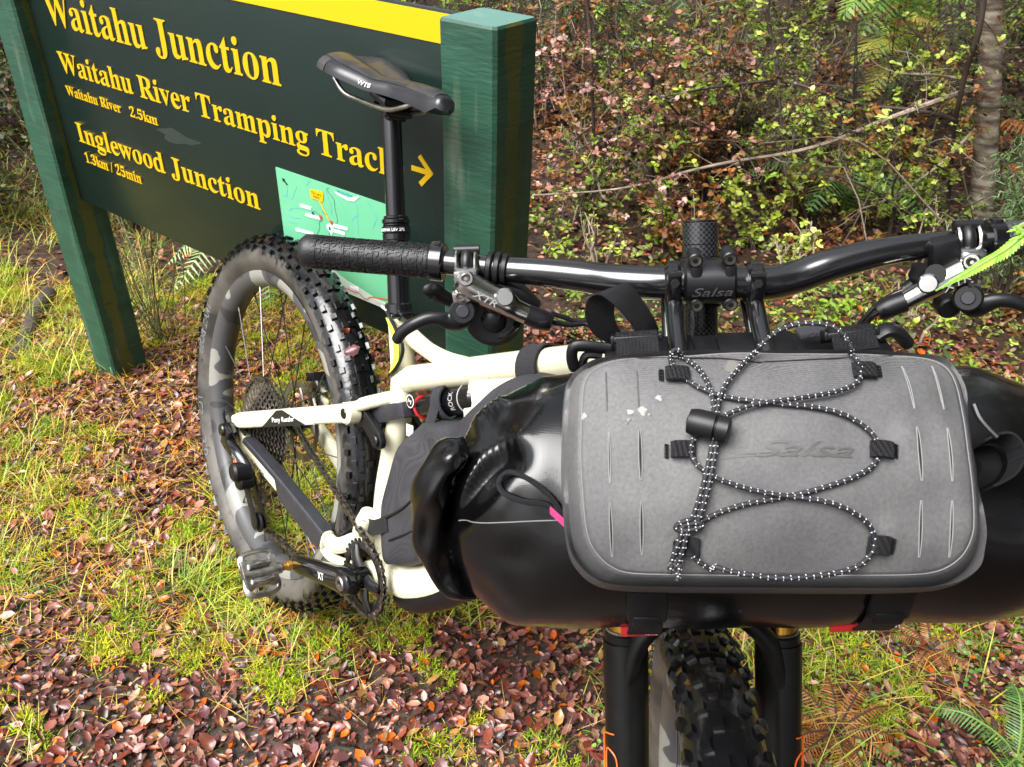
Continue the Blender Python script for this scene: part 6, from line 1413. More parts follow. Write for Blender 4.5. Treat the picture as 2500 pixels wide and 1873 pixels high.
# flattened straw
n = 24000; x, y = sample(n, -2.3, -.1, 1.0, 2.5); k = (rng.uniform(0, 1, n) < .25+.75*vnoise(x, y, 5, 51))&(y-.25*x > 1.15); x, y = x[k], y[k]; n = len(x)
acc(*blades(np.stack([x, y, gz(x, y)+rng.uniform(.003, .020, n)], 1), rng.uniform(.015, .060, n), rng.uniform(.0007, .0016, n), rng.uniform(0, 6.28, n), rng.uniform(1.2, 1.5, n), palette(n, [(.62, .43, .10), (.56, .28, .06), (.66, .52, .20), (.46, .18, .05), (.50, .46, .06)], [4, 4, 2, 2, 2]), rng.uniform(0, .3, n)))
n = 13000; x, y = sample(n, -2.4, 2.0, .5, 3.0); k = rng.uniform(0, 1, n) < .12+.88*grassy(x, y); x, y = x[k], y[k]; n = len(x)
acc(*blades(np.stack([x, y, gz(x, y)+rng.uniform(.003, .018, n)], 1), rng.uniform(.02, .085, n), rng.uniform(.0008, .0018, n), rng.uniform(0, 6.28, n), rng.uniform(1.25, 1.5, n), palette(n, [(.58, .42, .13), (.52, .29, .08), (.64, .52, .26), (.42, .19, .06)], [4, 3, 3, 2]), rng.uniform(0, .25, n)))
grass = fastmesh('grass', np.concatenate(VV), np.concatenate(FF), M_blade, np.concatenate(CCc)); tag(grass, 'short green and straw-coloured grass growing through the leaf litter', 'grass', kind='stuff')
# --- moss cushions: domes of tiny shoots
VV, FF, CCc, off = [], [], [], 0
nm = 1900; x, y = sample(nm, -2.2, 1.5, .6, 2.6); k = grassy(x, y) > .18; x, y = x[k], y[k]; ST = np.array([(0, .10, 0), (0, -.10, 0), (.55, .09, .75), (.55, -.09, .75), (1, 0, .85)]); SF = np.array([(0, 1, 3), (0, 3, 2), (2, 3, 4)])
for cx, cy in zip(x, y):
    r = random.uniform(.012, .052); m_ = int(60+r*4600); a = rng.uniform(0, 6.28, m_); q = np.sqrt(rng.uniform(0, 1, m_))*r*(1+.35*np.sin(a*3+cx*50)); px, py = cx+q*np.cos(a), cy+q*np.sin(a); h = .35*r*np.sqrt(np.clip(1-(q/(r*1.2))**2, 0, 1))
    base = np.array([(.34, .44, .010), (.24, .36, .012), (.44, .44, .015), (.16, .26, .015)][random.choice([0, 0, 1, 2, 3])]); c = base*rng.uniform(.55, 1.3, (m_, 1))
    acc(*leaves(np.stack([px, py, gz(px, py)+h], 1), rng.uniform(.005, .011, m_), rng.uniform(0, 6.28, m_), rng.normal(0, .5, m_), rng.normal(0, .4, m_), np.clip(c, 0, 1), ST, SF))
moss = fastmesh('moss', np.concatenate(VV), np.concatenate(FF), M_moss, np.concatenate(CCc)); tag(moss, 'bright yellow-green moss cushions scattered between the fallen leaves', 'moss', kind='stuff')
# --- low round-leaved herbs by the front wheel
VV, FF, CCc, off = [], [], [], 0
n = 2600; x, y = sample(n, .15, 1.9, .6, 2.6); k = vnoise(x, y, 4, 21) > .42; x, y = x[k], y[k]; n = len(x); per = 4
X_ = np.repeat(x, per)+rng.normal(0, .010, n*per); Y_ = np.repeat(y, per)+rng.normal(0, .010, n*per); m_ = n*per
acc(*leaves(np.stack([X_, Y_, gz(X_, Y_)+rng.uniform(.012, .05, m_)], 1), rng.uniform(.004, .011, m_), rng.uniform(0, 6.28, m_), rng.normal(-.1, .35, m_), rng.normal(0, .35, m_), palette(m_, [(.10, .19, .05), (.17, .27, .06), (.26, .36, .10), (.30, .30, .08)], [4, 4, 2, 1]), wid=1.6))
herb = fastmesh('ground_herbs', np.concatenate(VV), np.concatenate(FF), M_leafg, np.concatenate(CCc)); tag(herb, 'low round-leaved green herbs creeping through the grass beside the front wheel', 'herbs', kind='stuff')
# ================================================================== plants
M_bark = mat('brown_bark', (.022, .016, .012), .8, noise=(30, (.060, .047, .036), .2), bump=(60, .5, 'noise'))
M_twig = mat('pale_twig', (.36, .29, .225), .7, noise=(25, (.16, .12, .09), .2))
M_dtwig = mat('dark_twig', (.045, .028, .022), .75)
def trunk_material():
    m = bpy.data.materials.new('banded_grey_bark'); m.use_nodes = True; nt = m.node_tree; b = nt.nodes['Principled BSDF']; N = nt.nodes.new; L = nt.links.new
    tc = N('ShaderNodeTexCoord'); mp = N('ShaderNodeMapping'); mp.inputs['Scale'].default_value = (2.5, 2.5, 9); L(tc.outputs['Object'], mp.inputs[0])
    n = N('ShaderNodeTexNoise'); n.inputs['Scale'].default_value = 5; n.inputs['Detail'].default_value = 7; L(mp.outputs[0], n.inputs[0])
    r = N('ShaderNodeValToRGB'); e = r.color_ramp.elements; e[0].position = .36; e[0].color = (.060, .042, .030, 1); e[1].position = .66; e[1].color = (.34, .29, .23, 1); x = e.new(.52); x.color = (.19, .15, .11, 1)
    L(n.outputs[0], r.inputs[0]); L(r.outputs[0], b.inputs['Base Color']); b.inputs['Roughness'].default_value = .8
    bp = N('ShaderNodeBump'); bp.inputs['Strength'].default_value = .7; bp.inputs['Distance'].default_value = .01; L(n.outputs[0], bp.inputs['Height']); L(bp.outputs[0], b.inputs['Normal']); return m
M_trunk = trunk_material()
M_fern = mat('fern_pinna', (1, 1, 1), .45, attr=True, trans=.35)

QT = np.array([(0, 0, 0), (.28, .22, .05), (.72, .27, .04), (1, .02, -.04), (.66, -.25, .06), (.25, -.24, .05)]); QF = np.array([(0, 1, 5), (1, 2, 4), (1, 4, 5), (2, 3, 4)])
KIND = {  # leaf size, colours, weights, leaf width
    'olive': ((.010, .021), [(.11, .13, .030), (.16, .19, .045), (.25, .28, .085), (.06, .070, .024), (.19, .13, .055)], [4, 4, 2, 3, 2], .9),
    'pink': ((.013, .025), [(.40, .21, .17), (.52, .34, .30), (.25, .11, .08), (.32, .22, .10), (.16, .075, .05)], [3, 3, 3, 1, 2], 1.3),
    'brown': ((.013, .028), [(.19, .080, .030), (.27, .125, .050), (.10, .045, .020), (.34, .18, .085), (.16, .13, .035)], [4, 3, 3, 2, 1], 1.1),
    'lime': ((.014, .030), [(.17, .26, .04), (.25, .34, .07), (.11, .18, .03)], [3, 2, 2], .7),
    'pale': ((.014, .026), [(.38, .44, .10), (.48, .52, .16), (.27, .34, .07)], [3, 2, 2], 1.25),
    'needle': ((.016, .030), [(.075, .14, .05), (.12, .20, .075), (.16, .24, .10)], [3, 3, 2], .22),
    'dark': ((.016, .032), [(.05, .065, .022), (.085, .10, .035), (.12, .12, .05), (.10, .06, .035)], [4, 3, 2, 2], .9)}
def leafcloud(P, kind, size=1.0):
    (a, b), cs, w, wd = KIND[kind]; n = len(P)
    if kind != 'needle' and size < 2.5:                      # sprigs: whorls of leaves sharing a twig end, of one tone
        k = 5; m = max(1, n//k); c0 = P[:m]; P = np.repeat(c0, k, 0)+rng.normal(0, .003, (m*k, 3)); n = m*k
        yaw = np.repeat(rng.uniform(0, 6.28, m), k)+np.tile(np.arange(k)*2*math.pi/k, m)+rng.normal(0, .3, n); s = np.repeat(rng.uniform(a, b, m), k)*rng.uniform(.65, 1.2, n)*size*1.12
        c = np.repeat(palette(m, cs, w, .35), k, 0)*rng.uniform(.8, 1.2, (n, 1))
        return leaves(P, s, yaw, rng.normal(-.15, .45, n), rng.normal(0, .5, n), np.clip(c, 0, 1), QT, QF, wd)
    return leaves(P, rng.uniform(a, b, n)*size, rng.uniform(0, 6.28, n), rng.normal(.2, .6, n), rng.normal(0, .6, n), palette(n, cs, w, .35), QT, QF, wd)
def branchy(base, h, spread, nst, ntw, lean=(0, 0)):
    """stems and twigs as polylines; returns [(pts, r0, r1)], twig end points"""
    out = []; tips = []
    for i in range(nst):
        a = random.uniform(0, 6.28); hh = h*random.uniform(.65, 1.0); s = spread*random.uniform(.2, 1)
        pts = [np.array(base)+np.array([.02*math.cos(a), .02*math.sin(a), -.04])]
        for u in (.3, .6, 1): pts.append(np.array(base)+np.array([math.cos(a)*s*u+lean[0]*u+random.gauss(0, .04)*h, math.sin(a)*s*u+lean[1]*u+random.gauss(0, .04)*h, hh*u]))
        P = spline(pts, 12); out.append((P, .004+.006*h, .0018))
        for j in range(ntw):
            k = random.randint(3, 11); p = P[k]; b = random.uniform(0, 6.28); L_ = h*random.uniform(.14, .36)*(1.1-.4*k/12); d = np.array([math.cos(b), math.sin(b), random.uniform(-.15, .6)]); q = [p, p+d*L_*.5+np.array([0, 0, random.gauss(.02, .03)]), p+d*L_+np.array([0, 0, random.gauss(0, .05)])]
            T = spline(q, 6); out.append((T, .0026, .0011)); tips.append(T)
        tips.append(P[6:])
    return out, tips
def shrub(name, base, h, spread, kind, nst, ntw, nleaf, label, cat, group=None, twig=None, size=1.0, kind2=None):
    base = np.array([base[0], base[1], float(gz(base[0], base[1]))]); br, tips = branchy(base*0, h, spread, nst, ntw)
    t = thing(name, label, cat, Matrix.Translation(base), group); g = G()
    for P, r0, r1 in br: g.tube(P, np.linspace(r0, r1, len(P)), 5, cap=False)
    g.build('stems', twig or M_dtwig, t, None, 60)
    pts = []
    for T in tips:
        k = max(2, int(nleaf/len(tips))); u = rng.uniform(0, len(T)-1.001, k); i = u.astype(int); f = (u-i)[:, None]; pts.append(T[i]*(1-f)+T[i+1]*f+rng.normal(0, .012*(.6+h), (k, 3)))
    pts = np.concatenate(pts); pts = pts[rng.permutation(len(pts))]
    v, f, c = leafcloud(pts, kind, size)
    if kind2:
        v2, f2, c2 = leafcloud(pts[::4]+rng.normal(0, .03, pts[::4].shape), kind2, size); f = np.concatenate([f, f2+len(v)]); v = np.concatenate([v, v2]); c = np.concatenate([c, c2])
    fastmesh('foliage', v, f, M_leafg, c, t); return t

# ---- ferns
def frond(P, width, n, cols, droop=.25, toothed=True, tip=.08, fwd=.38, hwm=.34):
    """pinnae both sides of the rachis P (k,3)"""
    L_ = len(P); T = np.gradient(P, axis=0); T /= np.linalg.norm(T, axis=1)[:, None]; V = []; F = []; C = []
    up = np.array([0, 0, 1.0])
    for j in range(n):
        u = .10+.90*j/n; k = u*(L_-1); i = min(int(k), L_-2); f_ = k-i; p = P[i]*(1-f_)+P[i+1]*f_; t = T[i]; s0 = norm(np.cross(t, up)); nn_ = np.cross(s0, t)
        ln = width*(math.sin(math.pi*min(1, (u*.92+.10)))**.75+tip)
        for sgn in (-1, 1):
            d = norm(s0*sgn+t*fwd-nn_*droop*random.uniform(.6, 1.3)); w = norm(t-d*(t@d)); m_ = 7; b0 = len(V); col = np.array(cols[random.randrange(len(cols))])*random.uniform(.75, 1.25)
            hw = min(width*(.16 if fwd < 1 else .24), hwm*(1.0/n)*np.linalg.norm(P[-1]-P[0]))
            for q in range(m_):
                x = q/(m_-1); ww = hw*(1-x)**.7*(1.0 if q % 2 == 0 or not toothed else .62)+.0004; c_ = p+d*ln*x-nn_*ln*.12*x*x
                V += [c_-w*ww, c_+w*ww]; C += [col, col]
            F += [(b0+2*q, b0+2*q+1, b0+2*q+3, b0+2*q+2) for q in range(m_-1)]
    return np.array(V), np.array(F), np.clip(np.array(C), 0, 1)
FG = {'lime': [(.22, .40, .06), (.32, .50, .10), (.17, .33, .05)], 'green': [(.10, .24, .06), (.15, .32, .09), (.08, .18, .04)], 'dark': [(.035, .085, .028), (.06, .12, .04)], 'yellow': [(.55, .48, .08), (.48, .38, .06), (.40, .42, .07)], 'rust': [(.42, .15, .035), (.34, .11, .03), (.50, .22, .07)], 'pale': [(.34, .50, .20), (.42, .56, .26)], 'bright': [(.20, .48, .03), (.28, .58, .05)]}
def fern(name, base, fronds, kind, label, cat='fern', group=None, n=24):
    """fronds: list of (control points in the world, width)"""
    base = np.asarray(base, float); t = thing(name, label, cat, Matrix.Translation(base), group)
    for cp, w in fronds:
        P = spline([np.asarray(c, float)-base for c in cp], 26); V, F, C = frond(P, w, n, FG[kind]); fr = fastmesh('frond', V, F, M_fern, C, t)
        g = G(); g.tube(P, np.linspace(.0028, .0008, 26), 5, cap=False); g.build('stalk', M_dtwig if kind in ('dark', 'rust') else mat('green_stalk', (.16, .24, .05), .5), fr)
    return t
def auto_fern(name, x, y, R, nf, kind, label, w=.07, hgt=.6, group=None, n=22, a0=None, cat='fern'):
    b = np.array([x, y, float(gz(x, y))]); fs = []
    for i in range(nf):
        a = (a0 if a0 is not None else 0)+i*6.28/nf+random.uniform(-.3, .3); r = R*random.uniform(.75, 1.1); d = np.array([math.cos(a), math.sin(a), 0])
        fs.append(([b+[0, 0, .0], b+d*r*.25+[0, 0, r*hgt*.7], b+d*r*.65+[0, 0, r*hgt], b+d*r+[0, 0, r*hgt*.62]], w*random.uniform(.8, 1.15)))
    return fern(name, b, fs, kind, label, cat, group, n)
def depth_pt(px, py, y): d = ray(px, py); return CC+d*(y/d[1])           # where the sight line meets the vertical plane at distance y
# bright fern behind the foot of the sign
b = np.array([-.93, 2.66, .02])
fern('fern', b, [([b, depth_pt(560, 590, 2.62), depth_pt(500, 610, 2.52), depth_pt(420, 712, 2.40)], .075), ([b, depth_pt(545, 600, 2.66), depth_pt(470, 590, 2.62), depth_pt(405, 648, 2.56)], .06)], 'pale', 'pale green fern frond arching out under the board behind the left timber post')
b = np.array([-.72, 2.60, .02])
fern('fern', b, [([b, depth_pt(664, 600, 2.55), depth_pt(655, 680, 2.44), depth_pt(668, 800, 2.34)], .060), ([b, depth_pt(700, 640, 2.6), depth_pt(720, 690, 2.5), depth_pt(715, 760, 2.4)], .05)], 'green', 'dark green hanging fern frond seen through the spokes of the rear wheel', n=26)
# bright fern and yellow bracken up the bank
b = np.array([2.20, 4.55, float(gz(2.20, 4.55))])
fern('fern', b, [([b, depth_pt(2190, 60, 4.5), depth_pt(2120, -20, 4.3), depth_pt(2048, 50, 4.2)], .15), ([b, depth_pt(2200, 60, 4.5), depth_pt(2160, -10, 4.3), depth_pt(2098, 92, 4.2)], .15), ([b, depth_pt(2230, 50, 4.6), depth_pt(2300, -30, 4.5), depth_pt(2380, 10, 4.4)], .14), ([b, depth_pt(2205, 90, 4.5), depth_pt(2170, 60, 4.3), depth_pt(2140, 150, 4.1)], .13), ([b, depth_pt(2215, 60, 4.5), depth_pt(2220, -20, 4.4), depth_pt(2250, -60, 4.3)], .13)], 'lime', 'tall lime green fern arching up among the saplings on the bank')
b = np.array([2.22, 4.15, float(gz(2.22, 4.15))])
fern('bracken', b, [([b, depth_pt(2200, 120, 4.1), depth_pt(2140, 100, 4.0), depth_pt(2078, 160, 3.9)], .11), ([b, depth_pt(2230, 110, 4.1), depth_pt(2290, 90, 4.0), depth_pt(2350, 190, 3.9)], .12), ([b, depth_pt(2210, 160, 4.1), depth_pt(2160, 170, 4.0), depth_pt(2110, 250, 3.9)], .10), ([b, depth_pt(2240, 160, 4.1), depth_pt(2300, 170, 4.0), depth_pt(2340, 270, 3.9)], .11), ([b, depth_pt(2220, 100, 4.1), depth_pt(2230, 40, 4.05), depth_pt(2290, 60, 4.0)], .11)], 'yellow', 'yellowing bracken fern below the lime green fern on the bank', 'fern', n=20)
b = np.array([2.75, 3.9, float(gz(2.75, 3.9))])
fern('bracken', b, [([b, depth_pt(2440, 330, 3.9), depth_pt(2470, 290, 3.8), depth_pt(2530, 330, 3.7)], .12), ([b, depth_pt(2430, 380, 3.9), depth_pt(2400, 350, 3.7), depth_pt(2385, 420, 3.6)], .10), ([b, depth_pt(2450, 420, 3.8), depth_pt(2480, 400, 3.7), depth_pt(2520, 460, 3.6)], .11)], 'rust', 'rust brown dead bracken behind the pale banded tree trunk', 'fern', n=20)
auto_fern('dead_fern', .60, .93, .12, 11, 'rust', 'curled rust brown dead fern on the ground beside the front fork', w=.019, hgt=.30, n=20)
auto_fern('dead_fern', .84, 1.12, .09, 8, 'rust', 'small rust brown dead fern scrap in the grass further from the fork', w=.015, hgt=.28, n=18)
auto_fern('fern', .90, .885, .17, 6, 'green', 'small fresh green fern in the grass next to the rusty dead fern', w=.030, hgt=.35, n=26, a0=.4)
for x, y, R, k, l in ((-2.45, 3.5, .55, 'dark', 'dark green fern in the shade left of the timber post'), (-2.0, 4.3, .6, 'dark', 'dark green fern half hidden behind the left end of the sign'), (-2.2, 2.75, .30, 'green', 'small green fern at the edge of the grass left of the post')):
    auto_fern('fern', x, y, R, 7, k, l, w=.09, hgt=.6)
auto_fern('fern', .55, 5.2, .6, 6, 'green', 'broad green fern low on the bank right of the sign post', w=.11, hgt=.5)
auto_fern('fern', 1.35, 3.35, .40, 6, 'green', 'mid green fern among the brown saplings above the handlebar', w=.08, hgt=.5)
# frond hanging in over the left brake lever, from a fern rooted beside the track
zf = lambda x, y: (2050+x*.20344, 520+y*.20341)
fp = [np.array([1.10, .50, .0]), np.array([1.02, .52, .70]), np.array([.80, .56, 1.10]), np.array([.60, .585, 1.20])]+[CC+ray(*zf(*p))*d for p, d in (((2500, 40), .700), ((2212, 260), .700), ((2000, 440), .700), ((1800, 560), .700), ((1580, 690), .702), ((1400, 790), .706), ((1150, 935), .712))]
b = fp[0]; t = thing('fern', 'single bright green fern frond hanging across the silver brake lever', 'fern', Matrix.Translation(b)); P = spline(np.array(fp)-b, 120)
V, F, C = frond(P[30:], .0085, 40, FG['bright'], droop=.02, tip=.10, fwd=1.1, hwm=.50); fr = fastmesh('frond', V, F, M_fern, C, t)
g = G(); g.tube(P, np.linspace(.003, .0009, 120), 6, cap=False); g.build('stalk', mat('green_stalk', (.16, .24, .05), .5), fr)

# ---- the banded tree at the right, saplings with long pale branches
zr = lambda x, y: (1280+x*.5515, y*.5515)
def limb(g, pts, y0, y1, r0, r1, n=30, jit=.06, sub=None):
    q = [depth_pt(*zr(*p), y0+(y1-y0)*i/(len(pts)-1)+random.gauss(0, jit)*(0 < i < len(pts)-1)) for i, p in enumerate(pts)]
    P = spline(q, n); g.tube(P, np.linspace(r0, r1, n), 7, cap=False)
    if sub is not None: sub.append(P)
    return P
def twiglets(g, P, k, L_, r=.0016, out=None):
    for _ in range(k):
        i = random.randrange(2, len(P)-1); d = norm(np.random.default_rng(random.randrange(9**6)).normal(0, 1, 3)+norm(P[-1]-P[0])*.8); e = P[i]+d*L_*random.uniform(.4, 1.1); m_ = (P[i]+e)/2+np.array([0, 0, random.gauss(0, .02)])
        T = spline([P[i], m_, e], 6); g.tube(T, np.linspace(r, r*.5, 6), 4, cap=False)
        if out is not None: out.append(T)
def foliage_on(t, lines, kind, n, sig=.02, size=1.0, name='foliage'):
    pts = []
    for T in lines:
        k = max(1, int(n*len(T)/sum(len(q) for q in lines))); u = rng.uniform(0, len(T)-1.001, k); i = u.astype(int); f = (u-i)[:, None]; pts.append(np.asarray(T)[i]*(1-f)+np.asarray(T)[i+1]*f+rng.normal(0, sig, (k, 3)))
    pts = np.concatenate(pts); pts = pts[rng.permutation(len(pts))]; v, f, c = leafcloud(pts, kind, size); fastmesh(name, v, f, M_leafg, c, t)
tb = ground_at(2392, 560); ty = tb[1]
tree = thing('banded_tree', 'slender pale grey banded tree trunk on the bank beside the left handlebar end', 'tree')
P = [depth_pt(2392, 600, ty), depth_pt(2400, 460, ty), depth_pt(2412, 250, ty+.01), depth_pt(2428, 0, ty+.02)]; dirn = P[-1]-P[-2]; P += [P[-1]+dirn*1.5+[.02, 0, 0], P[-1]+dirn*4+[.1, .1, .2], P[-1]+dirn*7+[.05, .2, .5]]
P = spline(P, 60); rr = np.interp(np.linspace(0, 1, 60), [0, .1, .4, 1], [.052, .046, .040, .010]); g = G(); g.tube(P, rr*(1+.03*np.sin(np.arange(60)*2.1)), 18); g.build('trunk', M_trunk, tree)
g = G(); LN = []
for pts, a, b_ in (([(2010, 390), (1900, 420), (1750, 475), (1600, 530), (1480, 580), (1380, 620), (1250, 660), (1100, 690), (900, 720), (700, 765), (550, 810), (350, 845), (40, 865)], ty-.05, ty-.35), ([(2000, 570), (1930, 640), (1850, 720), (1700, 830), (1590, 890), (1480, 930)], ty-.05, ty-.25), ([(1990, 360), (1880, 340), (1760, 330), (1640, 325)], ty-.05, ty+.1)):
    Q = limb(g, pts, a, b_, .0105 if pts[0][1] == 390 else .007, .003, sub=LN); twiglets(g, Q, 16, .16)
g.build('limbs', M_twig, tree)
crown = P[34:]; gl = G(); LN2 = []
for i in range(34):
    k = random.randrange(34, 60); d = norm(np.array([random.gauss(0, 1), random.gauss(0, 1), random.uniform(.0, .8)])); L_ = random.uniform(.6, 1.5); Q = spline([P[k], P[k]+d*L_*.5+[0, 0, .1], P[k]+d*L_+[0, 0, random.gauss(.05, .1)]], 10); gl.tube(Q, np.linspace(.010, .003, 10), 5, cap=False); LN2.append(Q); twiglets(gl, Q, 5, .35, .003, LN2)
gl.build('crown_limbs', M_bark, tree); foliage_on(tree, LN2, 'dark', 1600, .08, 2.6, 'crown'); foliage_on(tree, LN, 'pale', 260, .05, 1.0)

def sapling(name, label, group, stem, ys, r0, r1, mat_, branches, leaves_, cat='sapling'):
    t = thing(name, label, cat, None, group); g = G(); LN = []
    Q = limb(g, stem, ys[0], ys[1], r0, r1, 40, .03); b0 = Q[-1] if stem[0][1] < stem[-1][1] else Q[0]
    gzv = float(gz(b0[0], b0[1])); g.tube(spline([b0, np.array([b0[0], b0[1], min(b0[2]-.02, gzv-.05)])], 4), r0, 7, cap=False)
    for pts, a, b_, q0, q1 in branches: S_ = limb(g, pts, a, b_, q0, q1, sub=LN); twiglets(g, S_, 14, .16, .0014, LN)
    twiglets(g, Q[:30], 16, .22, .0018, LN)
    g.build('stems', mat_, t, None, 60)
    for kind, n, sg, sz in leaves_: foliage_on(t, LN, kind, n, sg, sz)
    tp = Q[0] if stem[0][1] < stem[-1][1] else Q[-1]
    if stem[0][1] < 0:                                 # the stem goes on above the picture into a small unseen crown, added to shade the bank
        g = G(); T = spline([tp, tp+np.array([.05, .1, .9]), tp+np.array([.0, .2, 2.2])], 16); g.tube(T, np.linspace(r1*1.5, .003, 16), 6, cap=False); CL = []
        for i in range(26):
            k = random.randrange(4, 16); d = norm(np.array([random.gauss(0, 1), random.gauss(0, 1), random.uniform(-.1, .5)])); E_ = spline([T[k], T[k]+d*.45, T[k]+d*random.uniform(.6, 1.2)], 6); g.tube(E_, np.linspace(.006, .002, 6), 4, cap=False); CL.append(E_)
        g.build('crown_limbs', mat_, t); foliage_on(t, CL, 'dark', 600, .12, 3.0, 'crown')
    return t
y1 = ground_at(*zr(1300, 1120))[1]
sapling('sapling', 'thin dark sapling with lime leaf tufts rising behind the stem of the bike', None, [(1085, -60), (1080, 100), (1120, 280), (1130, 450), (1145, 640), (1160, 780), (1220, 880), (1260, 1000), (1300, 1120)], (y1+.3, y1), .0075, .0045, M_dtwig,
        [([(1160, 650), (1300, 740), (1470, 810), (1600, 880), (1750, 970), (1880, 1030)], y1+.1, y1-.2, .005, .002), ([(1090, 355), (900, 380), (760, 400), (620, 430), (480, 520), (350, 600), (60, 760)], y1+.1, y1-.2, .005, .0018), ([(1120, 340), (1200, 180), (1250, 60), (1290, -20)], y1+.2, y1+.3, .004, .0018), ([(1135, 560), (1050, 640), (860, 620), (640, 640), (440, 600)], y1+.1, y1-.1, .004, .0016), ([(1130, 400), (1090, 200), (1000, 80), (960, 0)], y1+.2, y1+.4, .004, .002), ([(1145, 600), (1210, 560), (1260, 530), (1300, 500)], y1, y1-.2, .003, .0015)], [('lime', 900, .02, 1.0), ('olive', 1400, .03, 1.0), ('pale', 400, .03, .9)])
y2 = ground_at(*zr(310, 980))[1]
sapling('sapling', 'dark straight sapling hung with pink leaves close to the right timber post', None, [(270, -60), (290, 150), (300, 400), (310, 700), (312, 980)], (y2+.1, y2), .008, .006, M_dtwig,
        [([(300, 330), (230, 300), (160, 260), (60, 240)], y2, y2-.1, .004, .002), ([(305, 480), (400, 400), (500, 330), (560, 240), (570, 150)], y2, y2-.2, .004, .002), ([(308, 640), (420, 600), (540, 620), (600, 700), (640, 780)], y2, y2-.2, .004, .0016), ([(300, 560), (200, 640), (120, 760), (60, 880)], y2, y2-.2, .004, .0016), ([(310, 760), (420, 700), (480, 640), (600, 570)], y2, y2-.3, .003, .0015), ([(310, 820), (200, 840), (160, 1000)], y2, y2-.3, .003, .0015)], [('pink', 1000, .03, .9), ('olive', 500, .04, .9)])
y3 = ground_at(*zr(1870, 1000))[1]
sapling('sapling', 'dark leaning sapling crossing in front of the pale banded trunk', None, [(2040, -40), (2010, 150), (1960, 300), (1925, 450), (1905, 560), (1885, 800), (1870, 1000)], (y3-.2, y3), .011, .008, M_dtwig,
        [([(1905, 530), (1750, 490), (1500, 465), (1350, 420), (1200, 370), (1090, 355), (950, 300), (850, 255), (750, 220), (600, 180), (520, 90)], y3-.1, y3-.2, .0075, .002), ([(1900, 680), (1750, 640), (1600, 610), (1470, 590), (1300, 560)], y3-.1, y3-.3, .005, .0016), ([(1960, 280), (1850, 260), (1740, 150), (1650, 60), (1560, -20)], y3, y3+.2, .005, .002), ([(1880, 760), (1760, 700), (1640, 640), (1530, 560)], y3-.2, y3-.4, .004, .0016)], [('brown', 900, .03, .9), ('pale', 500, .03, 1.0), ('olive', 900, .03, 1.0)])
y4 = ground_at(*zr(550, 1050))[1]
sapling('sapling', 'stubby dark mossy sapling stem among pink leaves', None, [(560, 330), (550, 450), (548, 600), (560, 800), (555, 1050)], (y4, y4), .014, .012, M_dtwig, [([(555, 400), (620, 440), (700, 520), (760, 545), (900, 610), (1000, 700)], y4, y4-.3, .0045, .0016), ([(552, 520), (480, 620), (420, 640), (520, 760), (590, 860), (600, 960)], y4, y4-.3, .004, .0015)], [('pink', 600, .04, .9), ('lime', 250, .03, 1)])

# ---- shrubs filling the bank
def proj(P): d = np.asarray(P, float)-CC; z = d@CF; return IW/2+FPX*(d@CR)/z, IH/2-FPX*(d@CU)/z
def hides(x, y, h):
    """would a shrub here stand in front of the ferns and the tree on the bank"""
    for hz in (.5, 1.0):
        a, b = proj((x, y, float(gz(x, y))+h*hz))
        if 2030 < a < 2520 and b < 330 and y < 4.7: return True
        if 2330 < a < 2480 and b < 560 and y < tb[1]+.2: return True
    return False
def fill(n, x0, x1, y0, y1, spec, hs=1.0):
    made = 0
    while made < n:
        y = random.uniform(y0, y1); x = random.uniform(x0, x1)
        half = .62*y+.6
        if not (-half < x < half+.3): continue
        s = (np.array([x, y])-SL0[:2]); dpl = s@SN[:2]
        if dpl > -.25 and y < 3.0 and x < .35: continue                       # keep clear of the sign and the bike
        if x < .2 and y < 2.6: continue
        if math.hypot(x-tb[0], y-tb[1]) < .3: continue
        if y < tb[1]+.1 and abs(x/y-tb[0]/tb[1]) < .10: continue
        hgt = hs*random.uniform(.35, .75)*(1+.12*(y-3))
        if hides(x, y, hgt): n -= .2; continue
        k = random.choice(spec); made += 1
        lab, cat, nm = LABELS[k]
        shrub(nm, (x, y), hgt, random.uniform(.2, .4)*(1+.1*(y-3)), k, 4, 8, 900, lab, cat, GROUPS[k], M_twig if random.random() < .35 else M_dtwig, 1.0+.10*max(0, y-3.5))
LABELS = {'olive': ('small-leaved olive green shrub growing in the bush on the bank', 'shrub', 'olive_shrub'), 'pink': ('low sapling with pinkish fading leaves in the bush', 'shrub', 'pink_leaved_shrub'), 'brown': ('brown-leaved twiggy shrub in the bush on the bank', 'shrub', 'brown_shrub'), 'lime': ('fresh lime green leafy shoot in the undergrowth', 'shrub', 'lime_shoot'), 'pale': ('pale yellow-green leafed seedling in the undergrowth', 'shrub', 'pale_seedling'), 'needle': ('fine-needled blue-green shrub on the bank', 'shrub', 'needle_shrub'), 'dark': ('dark shaded leafy shrub deep in the bush', 'shrub', 'dark_shrub')}
GROUPS = {'olive': 'olive shrubs on the bank', 'pink': 'pink leaved saplings', 'brown': 'brown twiggy shrubs', 'lime': 'lime green shoots', 'pale': 'pale seedlings', 'needle': 'fine-needled shrubs', 'dark': 'dark shrubs in the shade'}
fill(16, .1, 3.0, 2.7, 3.4, ['brown', 'pale', 'olive', 'brown'], hs=.5)
fill(12, .1, 1.3, 3.1, 4.2, ['pink', 'brown', 'olive'])
fill(46, -1.0, 4.6, 3.7, 5.6, ['olive', 'brown', 'olive', 'olive', 'lime', 'lime', 'needle'])
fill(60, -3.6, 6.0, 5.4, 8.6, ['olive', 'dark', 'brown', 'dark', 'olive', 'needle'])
fill(14, -3.4, -1.6, 3.0, 6.0, ['dark', 'olive', 'olive'])
